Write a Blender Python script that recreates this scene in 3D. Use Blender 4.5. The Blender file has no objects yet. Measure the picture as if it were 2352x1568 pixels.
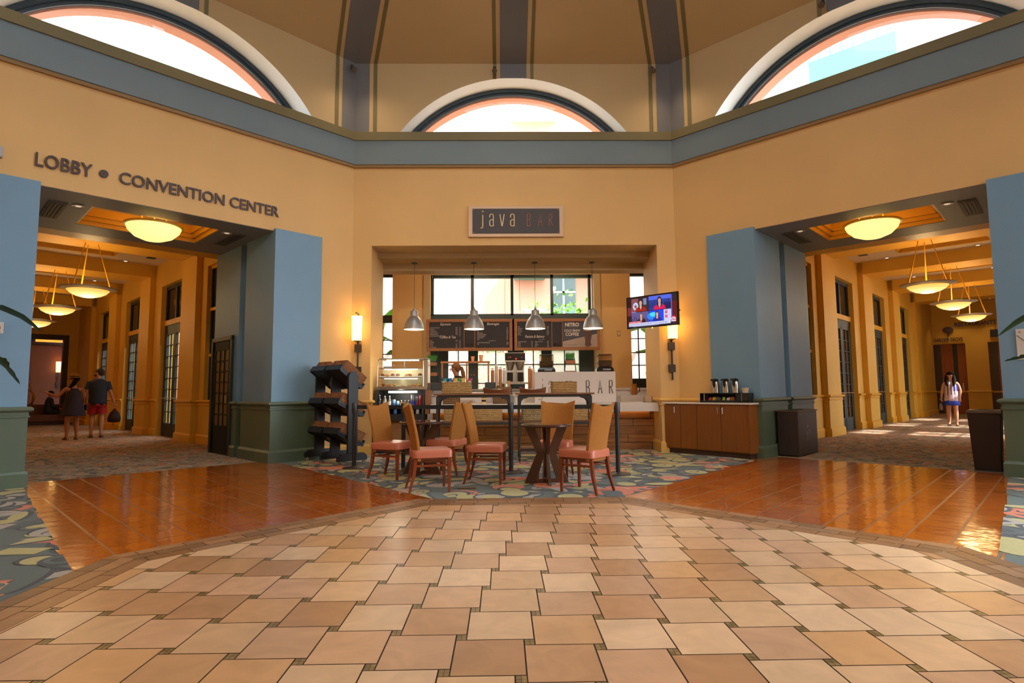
import bpy, bmesh, math, random
from math import sin, cos, pi, radians, sqrt, atan2
from mathutils import Vector, Matrix
random.seed(7)
SC = bpy.context.scene
C = SC.collection
q = sqrt(.5)
DM = 10.896

# ---------------------------------------------------------------- camera, world, exposure
cam_d = bpy.data.cameras.new('camera')
cam = bpy.data.objects.new('camera', cam_d); C.objects.link(cam)
cam_d.sensor_width = 36; cam_d.lens = 1324.41 / 2352 * 36; cam_d.clip_end = 200
def set_cam():
    pit, rol, yaw = radians(4.890), radians(-0.458), radians(-0.978)
    cy, sy = cos(yaw), sin(yaw)
    f = Vector((-sy*cos(pit), cy*cos(pit), sin(pit))); r = Vector((cy, sy, 0)); u = r.cross(f)
    r2 = cos(rol)*r + sin(rol)*u; u2 = -sin(rol)*r + cos(rol)*u
    m = Matrix((( r2.x, u2.x, -f.x, -0.254), (r2.y, u2.y, -f.y, 0.0), (r2.z, u2.z, -f.z, 1.168), (0, 0, 0, 1)))
    cam.matrix_world = m
set_cam()
SC.camera = cam
SC.view_settings.view_transform = 'Standard'; SC.view_settings.look = 'None'
SC.view_settings.gamma = 1; SC.view_settings.use_curve_mapping = False
SC.view_settings.exposure = 0.0
SC.cycles.max_bounces = 7; SC.cycles.diffuse_bounces = 4; SC.cycles.glossy_bounces = 3
SC.cycles.transmission_bounces = 4; SC.cycles.transparent_max_bounces = 10
SC.cycles.sample_clamp_indirect = 3.0
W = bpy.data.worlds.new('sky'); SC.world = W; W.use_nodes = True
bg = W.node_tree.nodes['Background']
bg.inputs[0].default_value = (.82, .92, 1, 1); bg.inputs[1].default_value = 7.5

# sky with a brighter east side, added to light the left wall
_n = W.node_tree.nodes; _l = W.node_tree.links
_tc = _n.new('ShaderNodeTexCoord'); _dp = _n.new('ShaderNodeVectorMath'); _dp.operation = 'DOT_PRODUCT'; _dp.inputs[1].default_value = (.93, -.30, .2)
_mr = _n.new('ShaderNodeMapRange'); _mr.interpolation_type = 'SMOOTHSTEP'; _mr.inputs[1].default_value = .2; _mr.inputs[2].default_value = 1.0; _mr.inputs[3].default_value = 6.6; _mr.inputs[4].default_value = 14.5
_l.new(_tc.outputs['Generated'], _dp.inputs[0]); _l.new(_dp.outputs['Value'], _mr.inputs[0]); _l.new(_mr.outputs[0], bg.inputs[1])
sl = bpy.data.lights.new('sun', 'SUN'); sl.energy = 12; sl.color = (1, .95, .88); sl.angle = radians(1.5)
so = bpy.data.objects.new('sun', sl); C.objects.link(so)
so.matrix_world = Vector((-q*cos(radians(42)), q*cos(radians(42)), -sin(radians(42)))).to_track_quat('-Z', 'Y').to_matrix().to_4x4()

def area(name, mat, sx, sy, energy, col):
    l = bpy.data.lights.new(name, 'AREA'); l.shape = 'RECTANGLE'; l.size = sx; l.size_y = sy
    l.energy = energy; l.color = col
    o = bpy.data.objects.new(name, l); C.objects.link(o); o.matrix_world = mat
    return o
def point(name, loc, energy, col, rad=.08, parent=None):
    l = bpy.data.lights.new(name, 'POINT'); l.energy = energy; l.color = col; l.shadow_soft_size = rad
    o = bpy.data.objects.new(name, l); C.objects.link(o); o.location = loc
    if parent: o.parent = parent
    return o
def spot(name, loc, energy, col, ang=100, blend=.6, rad=.05, tgt=(0, 0, -1)):
    l = bpy.data.lights.new(name, 'SPOT'); l.energy = energy; l.color = col; l.shadow_soft_size = rad
    l.spot_size = radians(ang); l.spot_blend = blend
    o = bpy.data.objects.new(name, l); C.objects.link(o)
    o.matrix_world = Matrix.Translation(loc) @ Vector(tgt).to_track_quat('-Z', 'Y').to_matrix().to_4x4()
    return o
def aim(loc, d, up=(0, 0, 1)):
    d = Vector(d).normalized(); z = -d; x = Vector(up).cross(z).normalized(); y = z.cross(x)
    return Matrix(((x.x, y.x, z.x, loc[0]), (x.y, y.y, z.y, loc[1]), (x.z, y.z, z.z, loc[2]), (0, 0, 0, 1)))

# ---------------------------------------------------------------- frames of the eight sides (s along the wall, v outwards, z up)
def frame(o, d, n):
    return Matrix(((d[0], n[0], 0, o[0]), (d[1], n[1], 0, o[1]), (0, 0, 1, 0), (0, 0, 0, 1)))
A2 = 3.1 + 6.2*q
FR = {'north': frame((-3.1, DM), (1, 0), (0, 1)),
      'northwest': frame((-3.1, DM), (-q, -q), (-q, q)),
      'northeast': frame((3.1, DM), (q, -q), (q, q)),
      'west': frame((-A2, DM-6.2*q), (0, -1), (-1, 0)),
      'east': frame((A2, DM-6.2*q), (0, -1), (1, 0)),
      'southwest': frame((-A2, DM-6.2*q-6.2), (q, -q), (-q, -q)),
      'southeast': frame((A2, DM-6.2*q-6.2), (-q, -q), (q, -q)),
      'south': frame((3.1, DM-2*A2), (-1, 0), (0, -1))}
NW, NE, NO = FR['northwest'], FR['northeast'], FR['north']

# ---------------------------------------------------------------- materials
MATS = {}
def L(c):   # sRGB 0-255 -> linear
    return tuple(((x/255)/12.92 if x/255 <= .04045 else (((x/255)+.055)/1.055)**2.4) for x in c)
def mat(name, col, rough=.6, metal=0, var=0, scale=3, bump=0, bscale=60, spec=.5, coat=0, emit=None, es=1, stretch=None, col2=None, alpha=1, sheen=0, trans=0):
    if name in MATS: return MATS[name]
    m = bpy.data.materials.new(name); m.use_nodes = True; nt = m.node_tree; n = nt.nodes; b = n['Principled BSDF']
    c = tuple(col) + (1,)
    b.inputs['Base Color'].default_value = c; b.inputs['Roughness'].default_value = rough
    b.inputs['Metallic'].default_value = metal; b.inputs['Specular IOR Level'].default_value = spec
    b.inputs['Coat Weight'].default_value = coat; b.inputs['Alpha'].default_value = alpha
    b.inputs['Transmission Weight'].default_value = trans
    if sheen: b.inputs['Sheen Weight'].default_value = sheen
    if emit: b.inputs['Emission Color'].default_value = tuple(emit)+(1,); b.inputs['Emission Strength'].default_value = es
    if var or bump:
        tc = n.new('ShaderNodeTexCoord'); mp = n.new('ShaderNodeMapping'); nt.links.new(tc.outputs['Object'], mp.inputs[0])
        if stretch: mp.inputs['Scale'].default_value = stretch
    if var:
        nz = n.new('ShaderNodeTexNoise'); nz.inputs['Scale'].default_value = scale; nz.inputs['Detail'].default_value = 5
        nt.links.new(mp.outputs[0], nz.inputs['Vector'])
        r = n.new('ShaderNodeValToRGB'); r.color_ramp.elements[0].position = .3; r.color_ramp.elements[1].position = .7
        lo = tuple(x*(1-var) for x in col) if col2 is None else tuple(col2)
        r.color_ramp.elements[0].color = lo+(1,); r.color_ramp.elements[1].color = c
        nt.links.new(nz.outputs[0], r.inputs[0]); nt.links.new(r.outputs[0], b.inputs['Base Color'])
    if bump:
        nb = n.new('ShaderNodeTexNoise'); nb.inputs['Scale'].default_value = bscale; nt.links.new(mp.outputs[0], nb.inputs['Vector'])
        bp = n.new('ShaderNodeBump'); bp.inputs['Strength'].default_value = bump; bp.inputs['Distance'].default_value = .02
        nt.links.new(nb.outputs[0], bp.inputs['Height']); nt.links.new(bp.outputs[0], b.inputs['Normal'])
    MATS[name] = m
    return m
def mat_attr(name, rough=.6, emit=0, coat=0, mottle=0, mscale=6, bump=0, bscale=40, spec=.5, sheen=0):
    if name in MATS: return MATS[name]
    m = bpy.data.materials.new(name); m.use_nodes = True; nt = m.node_tree; n = nt.nodes; b = n['Principled BSDF']
    a = n.new('ShaderNodeVertexColor'); a.layer_name = 'Col'; out = a.outputs[0]
    tc = n.new('ShaderNodeTexCoord')
    if mottle:
        nz = n.new('ShaderNodeTexNoise'); nz.inputs['Scale'].default_value = mscale; nz.inputs['Detail'].default_value = 8
        nz.inputs['Distortion'].default_value = 1.2
        nt.links.new(tc.outputs['Object'], nz.inputs['Vector'])
        mr = n.new('ShaderNodeMapRange'); mr.inputs[1].default_value = .3; mr.inputs[2].default_value = .7
        mr.inputs[3].default_value = 1-mottle; mr.inputs[4].default_value = 1+mottle*.6
        nt.links.new(nz.outputs[0], mr.inputs[0])
        mx = n.new('ShaderNodeVectorMath'); mx.operation = 'SCALE'
        nt.links.new(out, mx.inputs[0]); nt.links.new(mr.outputs[0], mx.inputs['Scale']); out = mx.outputs[0]
    nt.links.new(out, b.inputs['Base Color'])
    b.inputs['Roughness'].default_value = rough; b.inputs['Coat Weight'].default_value = coat; b.inputs['Coat Roughness'].default_value = .05
    b.inputs['Specular IOR Level'].default_value = spec
    if sheen: b.inputs['Sheen Weight'].default_value = sheen
    if emit:
        nt.links.new(out, b.inputs['Emission Color']); b.inputs['Emission Strength'].default_value = emit
        b.inputs['Base Color'].default_value = (0, 0, 0, 1)
        for l in list(b.inputs['Base Color'].links): nt.links.remove(l)
    if bump:
        nb = n.new('ShaderNodeTexNoise'); nb.inputs['Scale'].default_value = bscale; nt.links.new(tc.outputs['Object'], nb.inputs['Vector'])
        bp = n.new('ShaderNodeBump'); bp.inputs['Strength'].default_value = bump; bp.inputs['Distance'].default_value = .01
        nt.links.new(nb.outputs[0], bp.inputs['Height']); nt.links.new(bp.outputs[0], b.inputs['Normal'])
        if coat: nt.links.new(bp.outputs[0], b.inputs['Coat Normal'])
    MATS[name] = m
    return m
def glass_mat(name, tint=(1, 1, 1), gloss=.03, rough=.0):
    if name in MATS: return MATS[name]
    m = bpy.data.materials.new(name); m.use_nodes = True; nt = m.node_tree; n = nt.nodes
    n.remove(n['Principled BSDF']); out = n['Material Output']
    t = n.new('ShaderNodeBsdfTransparent'); t.inputs[0].default_value = tuple(tint)+(1,)
    g = n.new('ShaderNodeBsdfGlossy'); g.inputs['Roughness'].default_value = rough
    mx = n.new('ShaderNodeMixShader'); mx.inputs[0].default_value = gloss
    nt.links.new(t.outputs[0], mx.inputs[1]); nt.links.new(g.outputs[0], mx.inputs[2]); nt.links.new(mx.outputs[0], out.inputs[0])
    MATS[name] = m
    return m
def frosted_mat(name, col=(.9, .93, .95)):
    if name in MATS: return MATS[name]
    m = bpy.data.materials.new(name); m.use_nodes = True; nt = m.node_tree; n = nt.nodes
    n.remove(n['Principled BSDF']); out = n['Material Output']
    t = n.new('ShaderNodeBsdfTranslucent'); t.inputs[0].default_value = tuple(col)+(1,)
    d = n.new('ShaderNodeBsdfTransparent'); d.inputs[0].default_value = (.9, .93, .95, 1)
    mx = n.new('ShaderNodeMixShader'); mx.inputs[0].default_value = .3
    nt.links.new(t.outputs[0], mx.inputs[1]); nt.links.new(d.outputs[0], mx.inputs[2]); nt.links.new(mx.outputs[0], out.inputs[0])
    MATS[name] = m
    return m

YEL = mat('wall_paint_yellow', (.72, .44, .17), .55, var=.06, scale=1.2, bump=.05, bscale=200, spec=.35)
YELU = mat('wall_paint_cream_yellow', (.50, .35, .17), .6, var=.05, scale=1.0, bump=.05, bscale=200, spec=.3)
YELD = mat('trim_paint_golden', (.72, .42, .11), .4, var=.04, scale=2, spec=.5)
COR = mat('corridor_paint_gold', (.74, .41, .045), .5, var=.06, scale=1.5, bump=.04, bscale=200)
CORD = mat('corridor_trim_gold', (.74, .385, .03), .4)
BLUE = mat('paint_slate_blue', (.165, .295, .42), .5, var=.05, scale=2, bump=.05, bscale=200)
BLUEG = mat('paint_slate_grey', (.21, .23, .245), .5, var=.05, scale=2, bump=.05, bscale=200)
GREEN = mat('paint_sage_green', (.085, .12, .075), .4, var=.05, scale=3, spec=.5)
OLIVE = mat('paint_olive', (.16, .125, .045), .55, var=.05, scale=3)
CREAM = mat('arch_reveal_cream', (.88, .89, .87), .6, var=.03, scale=3)
MAUVE = mat('ceiling_pale_plaster', (.62, .50, .40), .7, var=.03, scale=2)
DKGREEN = mat('window_frame_dark_green', (.012, .028, .028), .45)
DKFRAME = mat('arch_frame_steel_blue', (.03, .055, .085), .35)
BLACK = mat('matte_black', (.012, .012, .014), .5)
BLACKG = mat('gloss_black', (.01, .01, .012), .2)
STEEL = mat('brushed_steel', (.55, .53, .5), .28, 1, var=.1, scale=30)
CHROME = mat('chrome', (.8, .8, .8), .1, 1)
GUN = mat('gunmetal', (.045, .042, .042), .5, .5)
PEWTER = mat('pewter_lampshade', (.36, .35, .34), .38, .55, spec=.6)
WOODF = mat('reclaimed_plank_wood', L((168, 108, 52)), .5, var=.5, scale=2.2, stretch=(1, 1, 9))
WOODC = mat('cabinet_wood_veneer', L((136, 78, 26)), .42, var=.2, scale=3, stretch=(9, 9, .6), spec=.5)
WOODT = mat('walnut_table', L((82, 48, 30)), .35, var=.35, scale=5, stretch=(1, 1, .3), coat=.3)
WOODL = mat('cherry_chair_leg', L((128, 52, 20)), .3, var=.25, scale=8, coat=.4)
WOODM = mat('menu_board_oak', L((160, 98, 45)), .5, var=.25, scale=4, stretch=(1, 1, 4))
WOODK = mat('console_top_wood', L((128, 80, 48)), .5, var=.3, scale=4, stretch=(1, 6, 1))
LEATHER = mat('salmon_leather', L((190, 108, 82)), .35, var=.08, scale=6, bump=.08, bscale=120, spec=.5)
WEAVE = mat('tan_woven_back', L((186, 122, 56)), .85, var=.3, scale=110, bump=.6, bscale=260, spec=.2)
WHITE = mat('white_laminate', (.74, .67, .64), .35, var=.03, scale=2)
WHITEP = mat('white_plain', (.8, .79, .76), .5)
SLATE = mat('chalkboard', L((44, 40, 46)), .7, var=.1, scale=5)
SIGNBG = mat('sign_charcoal', L((58, 50, 56)), .5, var=.12, scale=3)
SIGNFR = mat('sign_taupe_metal', L((190, 158, 130)), .4, .2)
LETTER = mat('bronze_lettering', L((84, 68, 66)), .4, .4)
LEAF = mat('banana_leaf_green', L((48, 82, 20)), .4, var=.35, scale=5, spec=.5)
LEAFB = mat('bright_foliage', L((110, 190, 40)), .5, var=.35, scale=5)
GLASS = glass_mat('clear_glass')
GLASSD = glass_mat('dark_tinted_glass', (.10, .13, .17), .12)
FROST = frosted_mat('frosted_glass')
SKIN = mat('skin', L((196, 138, 104)), .5, var=.06, scale=20)
SKIN2 = mat('skin_warm', L((176, 112, 74)), .5, var=.06, scale=20)

# ---------------------------------------------------------------- mesh builder
class M:
    def __init__(s): s.v = []; s.f = []; s.c = None
    def add(s, vs, fs, col=None):
        o = len(s.v); s.v += [tuple(x) for x in vs]; s.f += [tuple(i+o for i in f) for f in fs]
        if col is not None:
            if s.c is None: s.c = []
            s.c += [col]*len(fs)
        return s
    def box(s, x0, x1, y0, y1, z0, z1, col=None):
        vs = [(x, y, z) for z in (z0, z1) for y in (y0, y1) for x in (x0, x1)]
        return s.add(vs, [(0, 2, 3, 1), (4, 5, 7, 6), (0, 1, 5, 4), (2, 6, 7, 3), (0, 4, 6, 2), (1, 3, 7, 5)], col)
    def quad(s, a, b, c, d, col=None): return s.add([a, b, c, d], [(0, 1, 2, 3)], col)
    def poly(s, pts, col=None): return s.add(pts, [tuple(range(len(pts)))], col)
    def prism(s, pts, fn, a, b, col=None):   # pts 2D outline, fn(u, w, t) -> xyz
        n = len(pts); vs = [fn(p[0], p[1], a) for p in pts] + [fn(p[0], p[1], b) for p in pts]
        fs = [tuple(range(n)), tuple(range(2*n-1, n-1, -1))] + [(i, (i+1) % n, (i+1) % n+n, i+n) for i in range(n)]
        return s.add(vs, fs, col)
    def lathe(s, prof, c=(0, 0, 0), n=24, cap=True, sx=1, sy=1):
        vs = []; k = len(prof)
        for i in range(n):
            a = 2*pi*i/n
            for r, z in prof: vs.append((c[0]+r*cos(a)*sx, c[1]+r*sin(a)*sy, c[2]+z))
        fs = [(i*k+j, ((i+1) % n)*k+j, ((i+1) % n)*k+j+1, i*k+j+1) for i in range(n) for j in range(k-1)]
        if cap:
            if prof[0][0] > 1e-5: fs.append(tuple(i*k for i in range(n))[::-1])
            if prof[-1][0] > 1e-5: fs.append(tuple(i*k+k-1 for i in range(n)))
        return s.add(vs, fs)
    def loft(s, rings, cap=True, closed=False):
        n = len(rings[0]); vs = [p for r in rings for p in r]; R = len(rings)
        fs = [(i*n+j, i*n+(j+1) % n, ((i+1) % R)*n+(j+1) % n, ((i+1) % R)*n+j) for i in range(R if closed else R-1) for j in range(n)]
        if cap and not closed: fs += [tuple(range(n))[::-1], tuple((R-1)*n+j for j in range(n))]
        return s.add(vs, fs)
    def tube(s, pts, r, n=8, cap=True, closed=False):
        pts = [Vector(p) for p in pts]; rings = []; prev = None; N = len(pts)
        for i, p in enumerate(pts):
            if closed: d = pts[(i+1) % N]-pts[i-1]
            else: d = (pts[min(i+1, N-1)]-pts[max(i-1, 0)])
            d = d.normalized()
            u = prev if prev is not None else (Vector((0, 0, 1)) if abs(d.z) < .9 else Vector((1, 0, 0)))
            x = u.cross(d); x = x.normalized() if x.length > 1e-6 else d.orthogonal().normalized()
            y = d.cross(x); prev = y
            rr = r[i] if isinstance(r, (list, tuple)) else r
            rings.append([p + x*rr*cos(2*pi*k/n) + y*rr*sin(2*pi*k/n) for k in range(n)])
        return s.loft(rings, cap, closed)
    def ell(s, c, rx, ry, rz, n=14, m=8):
        prof = [(sin(pi*j/m), -cos(pi*j/m)) for j in range(m+1)]
        vs = []; fs = []
        for i in range(n):
            a = 2*pi*i/n
            for r, z in prof: vs.append((c[0]+rx*r*cos(a), c[1]+ry*r*sin(a), c[2]+rz*z))
        k = m+1
        fs = [(i*k+j, ((i+1) % n)*k+j, ((i+1) % n)*k+j+1, i*k+j+1) for i in range(n) for j in range(m)]
        return s.add(vs, fs)
    def xf(s, T):
        s.v = [tuple(T @ Vector(p)) for p in s.v]; return s
    def build(s, name, m, parent=None, smooth=False, bevel=0, T=None, label=None, loc=None, keep=False):
        if T is not None: s.xf(T)
        me = bpy.data.meshes.new(name)
        me.from_pydata(s.v, [], s.f)
        bm = bmesh.new(); bm.from_mesh(me)
        if not keep:
            bmesh.ops.remove_doubles(bm, verts=bm.verts, dist=1e-5)
            bmesh.ops.recalc_face_normals(bm, faces=bm.faces)
        if bevel:
            es = [e for e in bm.edges if len(e.link_faces) == 2 and e.calc_face_angle(0) > .5]
            bmesh.ops.bevel(bm, geom=es, offset=bevel, segments=2, profile=.5, affect='EDGES', clamp_overlap=True)
        bm.to_mesh(me); bm.free()
        if s.c is not None and keep:
            at = me.color_attributes.new('Col', 'FLOAT_COLOR', 'CORNER'); i = 0
            for p in me.polygons:
                c = s.c[p.index]
                for k in p.loop_indices: at.data[k].color = (c[0], c[1], c[2], 1)
        if smooth:
            for p in me.polygons: p.use_smooth = True
            if smooth != 'all': me.set_sharp_from_angle(angle=radians(40))
        me.materials.append(m)
        o = bpy.data.objects.new(name, me); C.objects.link(o)
        if parent: o.parent = parent
        if loc: o.location = loc
        if label: o['label'] = label
        return o
def text_mesh(txt, size, depth=.0, sx=1, align='CENTER', shear=0, offset=0, spacing=1):
    cu = bpy.data.curves.new('t', 'FONT'); cu.body = txt; cu.size = size; cu.extrude = depth; cu.align_x = align
    cu.shear = shear; cu.offset = offset; cu.space_character = spacing; cu.resolution_u = 3
    o = bpy.data.objects.new('t', cu); C.objects.link(o)
    dg = bpy.context.evaluated_depsgraph_get(); me = bpy.data.meshes.new_from_object(o.evaluated_get(dg))
    vs = [(v.co.x*sx, v.co.y, v.co.z) for v in me.vertices]; fs = [tuple(p.vertices) for p in me.polygons]
    bpy.data.objects.remove(o); bpy.data.curves.remove(cu); bpy.data.meshes.remove(me)
    return vs, fs
def wallT(o, x, up=(0, 0, 1)):    # text plane: x reading direction, y up, z out
    x = Vector(x).normalized(); y = Vector(up); z = x.cross(y)
    return Matrix(((x.x, y.x, z.x, o[0]), (x.y, y.y, z.y, o[1]), (x.z, y.z, z.z, o[2]), (0, 0, 0, 1)))
def thing(name, label, cat, loc=(0, 0, 0), rot=0, group=None):
    o = bpy.data.objects.new(name, None); C.objects.link(o); o.location = loc; o.rotation_euler = (0, 0, rot)
    o.empty_display_size = .1
    return tag(o, label, cat, group)
def tag(o, label, cat, group=None, kind=None):
    o['label'] = label; o['category'] = cat
    if group: o['group'] = group
    if kind: o['kind'] = kind
    return o
def struct(o): o['kind'] = 'structure'; return o
def dup(root, loc=None, rot=None, label=None, group=None):
    r = root.copy(); C.objects.link(r)
    if loc is not None: r.location = loc
    if rot is not None: r.rotation_euler = (0, 0, rot)
    if label: r['label'] = label
    if group: r['group'] = group
    for ch in list(root.children):
        c = ch.copy(); C.objects.link(c); c.parent = r
        for g in ch.children:
            d = g.copy(); C.objects.link(d); d.parent = c
    return r
def clip(poly, region):
    out = list(poly); n = len(region)
    ar = sum(region[i][0]*region[(i+1) % n][1]-region[(i+1) % n][0]*region[i][1] for i in range(n))
    sg = 1 if ar > 0 else -1
    for i in range(n):
        a, b = region[i], region[(i+1) % n]
        def d(p): return sg*((b[0]-a[0])*(p[1]-a[1])-(b[1]-a[1])*(p[0]-a[0]))
        inp = out; out = []
        for k in range(len(inp)):
            p, r = inp[k-1], inp[k]; dp, dr = d(p), d(r)
            if (dp >= 0) != (dr >= 0):
                t = dp/(dp-dr); out.append((p[0]+t*(r[0]-p[0]), p[1]+t*(r[1]-p[1])))
            if dr >= 0: out.append(r)
        if not out: return []
    return out
def area2(p): return abs(sum(p[i-1][0]*p[i][1]-p[i][0]*p[i-1][1] for i in range(len(p))))/2
# ---------------------------------------------------------------- floor
OUT = [(-3.1, 4.33), (-1.2, 6.41), (1.12, 6.41), (3.13, 4.27), (3.13, 2.1), (1.2, .0), (-1.2, .0), (-3.1, 2.1)]
def inset(poly, d):
    n = len(poly); res = []
    for i in range(n):
        a, b, c = Vector(poly[i-1]), Vector(poly[i]), Vector(poly[(i+1) % n])
        e1 = (b-a).normalized(); e2 = (c-b).normalized()
        n1 = Vector((e1.y, -e1.x)); n2 = Vector((e2.y, -e2.x)); m = (n1+n2).normalized()
        res.append(tuple(b + m*(d/m.dot(n1))))
    return res
INN = inset(OUT, .36)
slab = M(); slab.box(-40, 40, -12, 40, -.3, 0)
floor = struct(slab.build('floor', mat('screed_dark', L((86, 62, 44)), .8)))
def shrink(p, d):
    c = Vector((sum(x for x, _ in p)/len(p), sum(y for _, y in p)/len(p))); return p
# large stone tiles with small mosaic squares
TILEC = [(206, 168, 128), (196, 152, 110), (214, 178, 140), (186, 142, 104), (202, 160, 124), (210, 172, 134), (178, 134, 96), (198, 156, 122), (216, 182, 146), (204, 158, 112)]
rt = random.Random(3)
tm = M(); g = .0035
w, h, w2, h2 = .320, .345, .049, .0615
for i in range(-26, 27):
    for j in range(-26, 27):
        tx = -.161 + i*w - j*w2; ty = 2.821 - i*h2 - j*h
        if not (-3.6 < tx < 3.6 and -.5 < ty < 7): continue
        p = [(tx+g, ty-h2-g), (tx+w-g, ty-h2-g), (tx+w-g, ty-h2-h+g), (tx+g, ty-h2-h+g)]
        p = clip(p, INN); c = L(rt.choice(TILEC)); k = rt.uniform(.92, 1.06); c = tuple(x*k for x in c)
        if p and area2(p) > 1e-5: tm.poly([(x, y, .004) for x, y in p], c)
        for a in range(2):
            for b_ in range(2):
                x0 = tx+g+a*(w2-g)/2; y0 = ty-g-b_*(h2-g)/2
                p = clip([(x0, y0), (x0+w2/2-g, y0), (x0+w2/2-g, y0-h2/2+g), (x0, y0-h2/2+g)], INN)
                if p and area2(p) > 1e-6: tm.poly([(x, y, .004) for x, y in p], L(rt.choice([(128, 104, 62), (140, 116, 74), (112, 94, 56)])))
tm.build('stone_tile', mat_attr('stone_tile_glaze', .32, mottle=.13, mscale=5, bump=.04, bscale=30, spec=.5), floor, keep=True)
gm = M(); gm.poly([(x, y, .002) for x, y in INN]); gm.build('tile_grout', mat('grout_brown', L((58, 42, 30)), .9), floor)
# brick border ring
bm_ = M(); gb = M(); gb.poly([(x, y, .0018) for x, y in OUT])
for i in range(8):
    a, b = Vector(OUT[i]), Vector(OUT[(i+1) % 8]); ai, bi = Vector(INN[i]), Vector(INN[(i+1) % 8])
    e = (b-a).normalized(); nn = Vector((e.y, -e.x)); reg = [tuple(a), tuple(b), tuple(bi), tuple(ai)]
    for r_ in range(3):
        t = -rt.uniform(0, .25)
        while t < (b-a).length:
            ln = rt.uniform(.24, .34)
            pts = [a+e*(t+.003)+nn*(r_*.12+.003), a+e*(t+ln-.003)+nn*(r_*.12+.003), a+e*(t+ln-.003)+nn*(r_*.12+.117), a+e*(t+.003)+nn*(r_*.12+.117)]
            p = clip([tuple(x) for x in pts], reg); t += ln
            if p and area2(p) > 1e-5: bm_.poly([(x, y, .0045) for x, y in p], L(rt.choice([(150, 108, 74), (138, 98, 62), (162, 120, 84), (128, 94, 66), (146, 112, 84)])))
bm_.build('border_brick', mat_attr('border_stone', .4, mottle=.12, mscale=7), floor, keep=True)
# terracotta bands
tc = M(); tg = M()
for nm in ('northwest', 'northeast', 'southwest', 'southeast'):
    F = FR[nm]; reg = [(1.36, .3), (1.63, -4.9), (4.93, -4.9), (4.64, .3)]
    if nm[:5] == 'south': reg = [(1.55, .3), (1.55, -4.4), (4.65, -4.4), (4.65, .3)]
    def P(p, z, F=F): v = F @ Vector((p[0], p[1], z)); return tuple(v)
    tg.poly([P(p, .0006) for p in reg])
    for i in range(14):
        s0 = 1.1 + i*.292; off = rt.uniform(0, .1)
        for j in range(-18, 3):
            v0 = j*.29 + off*.3
            p = clip([(s0+.012, v0+.005), (s0+.281, v0+.005), (s0+.281, v0+.285), (s0+.012, v0+.285)], reg)
            if p and area2(p) > 1e-4: tc.poly([P(x, .0014) for x in p], L(rt.choice([(184, 94, 26), (174, 88, 22), (192, 100, 30), (176, 84, 22), (186, 96, 34)])))
tc.build('terracotta_tile', mat_attr('terracotta_glazed', .16, coat=.6, mottle=.1, mscale=9, bump=.25, bscale=7, spec=.6), floor, keep=True)
tg.build('terracotta_grout', mat('grout_terracotta', L((150, 96, 56)), .35, coat=.4), floor)
# patterned carpet
CR = [(-1.02, 6.41), (1.06, 6.41), (4.2, 9.87), (3.1, 10.9), (2.74, 11.55), (-2.74, 11.55), (-3.1, 10.9), (-4.1, 9.95)]
CW = [(-3.1, 3.97), (-6.3, 7.5), (-7.48, 6.5), (-7.48, .3), (-6.2, -.6), (-3.1, 2.6)]
CE = [(-x, y) for x, y in CW]
cp = M(); rc = random.Random(11)
NAVY, SLT, GRY, OLV, ORG, SAL, MID = [L(c) for c in ((26, 34, 40), (66, 80, 74), (156, 146, 134), (168, 158, 96), (196, 102, 62), (196, 132, 98), (52, 64, 66))]
def disc(cx, cy, rx, ry, an, n=26):
    return [(cx+rx*cos(t)*cos(an)-ry*sin(t)*sin(an), cy+rx*cos(t)*sin(an)+ry*sin(t)*cos(an)) for t in [2*pi*k/n for k in range(n)]]
def rect(cx, cy, a, b, an):
    return [(cx+x*cos(an)-y*sin(an), cy+x*sin(an)+y*cos(an)) for x, y in ((-a, -b), (a, -b), (a, b), (-a, b))]
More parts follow.
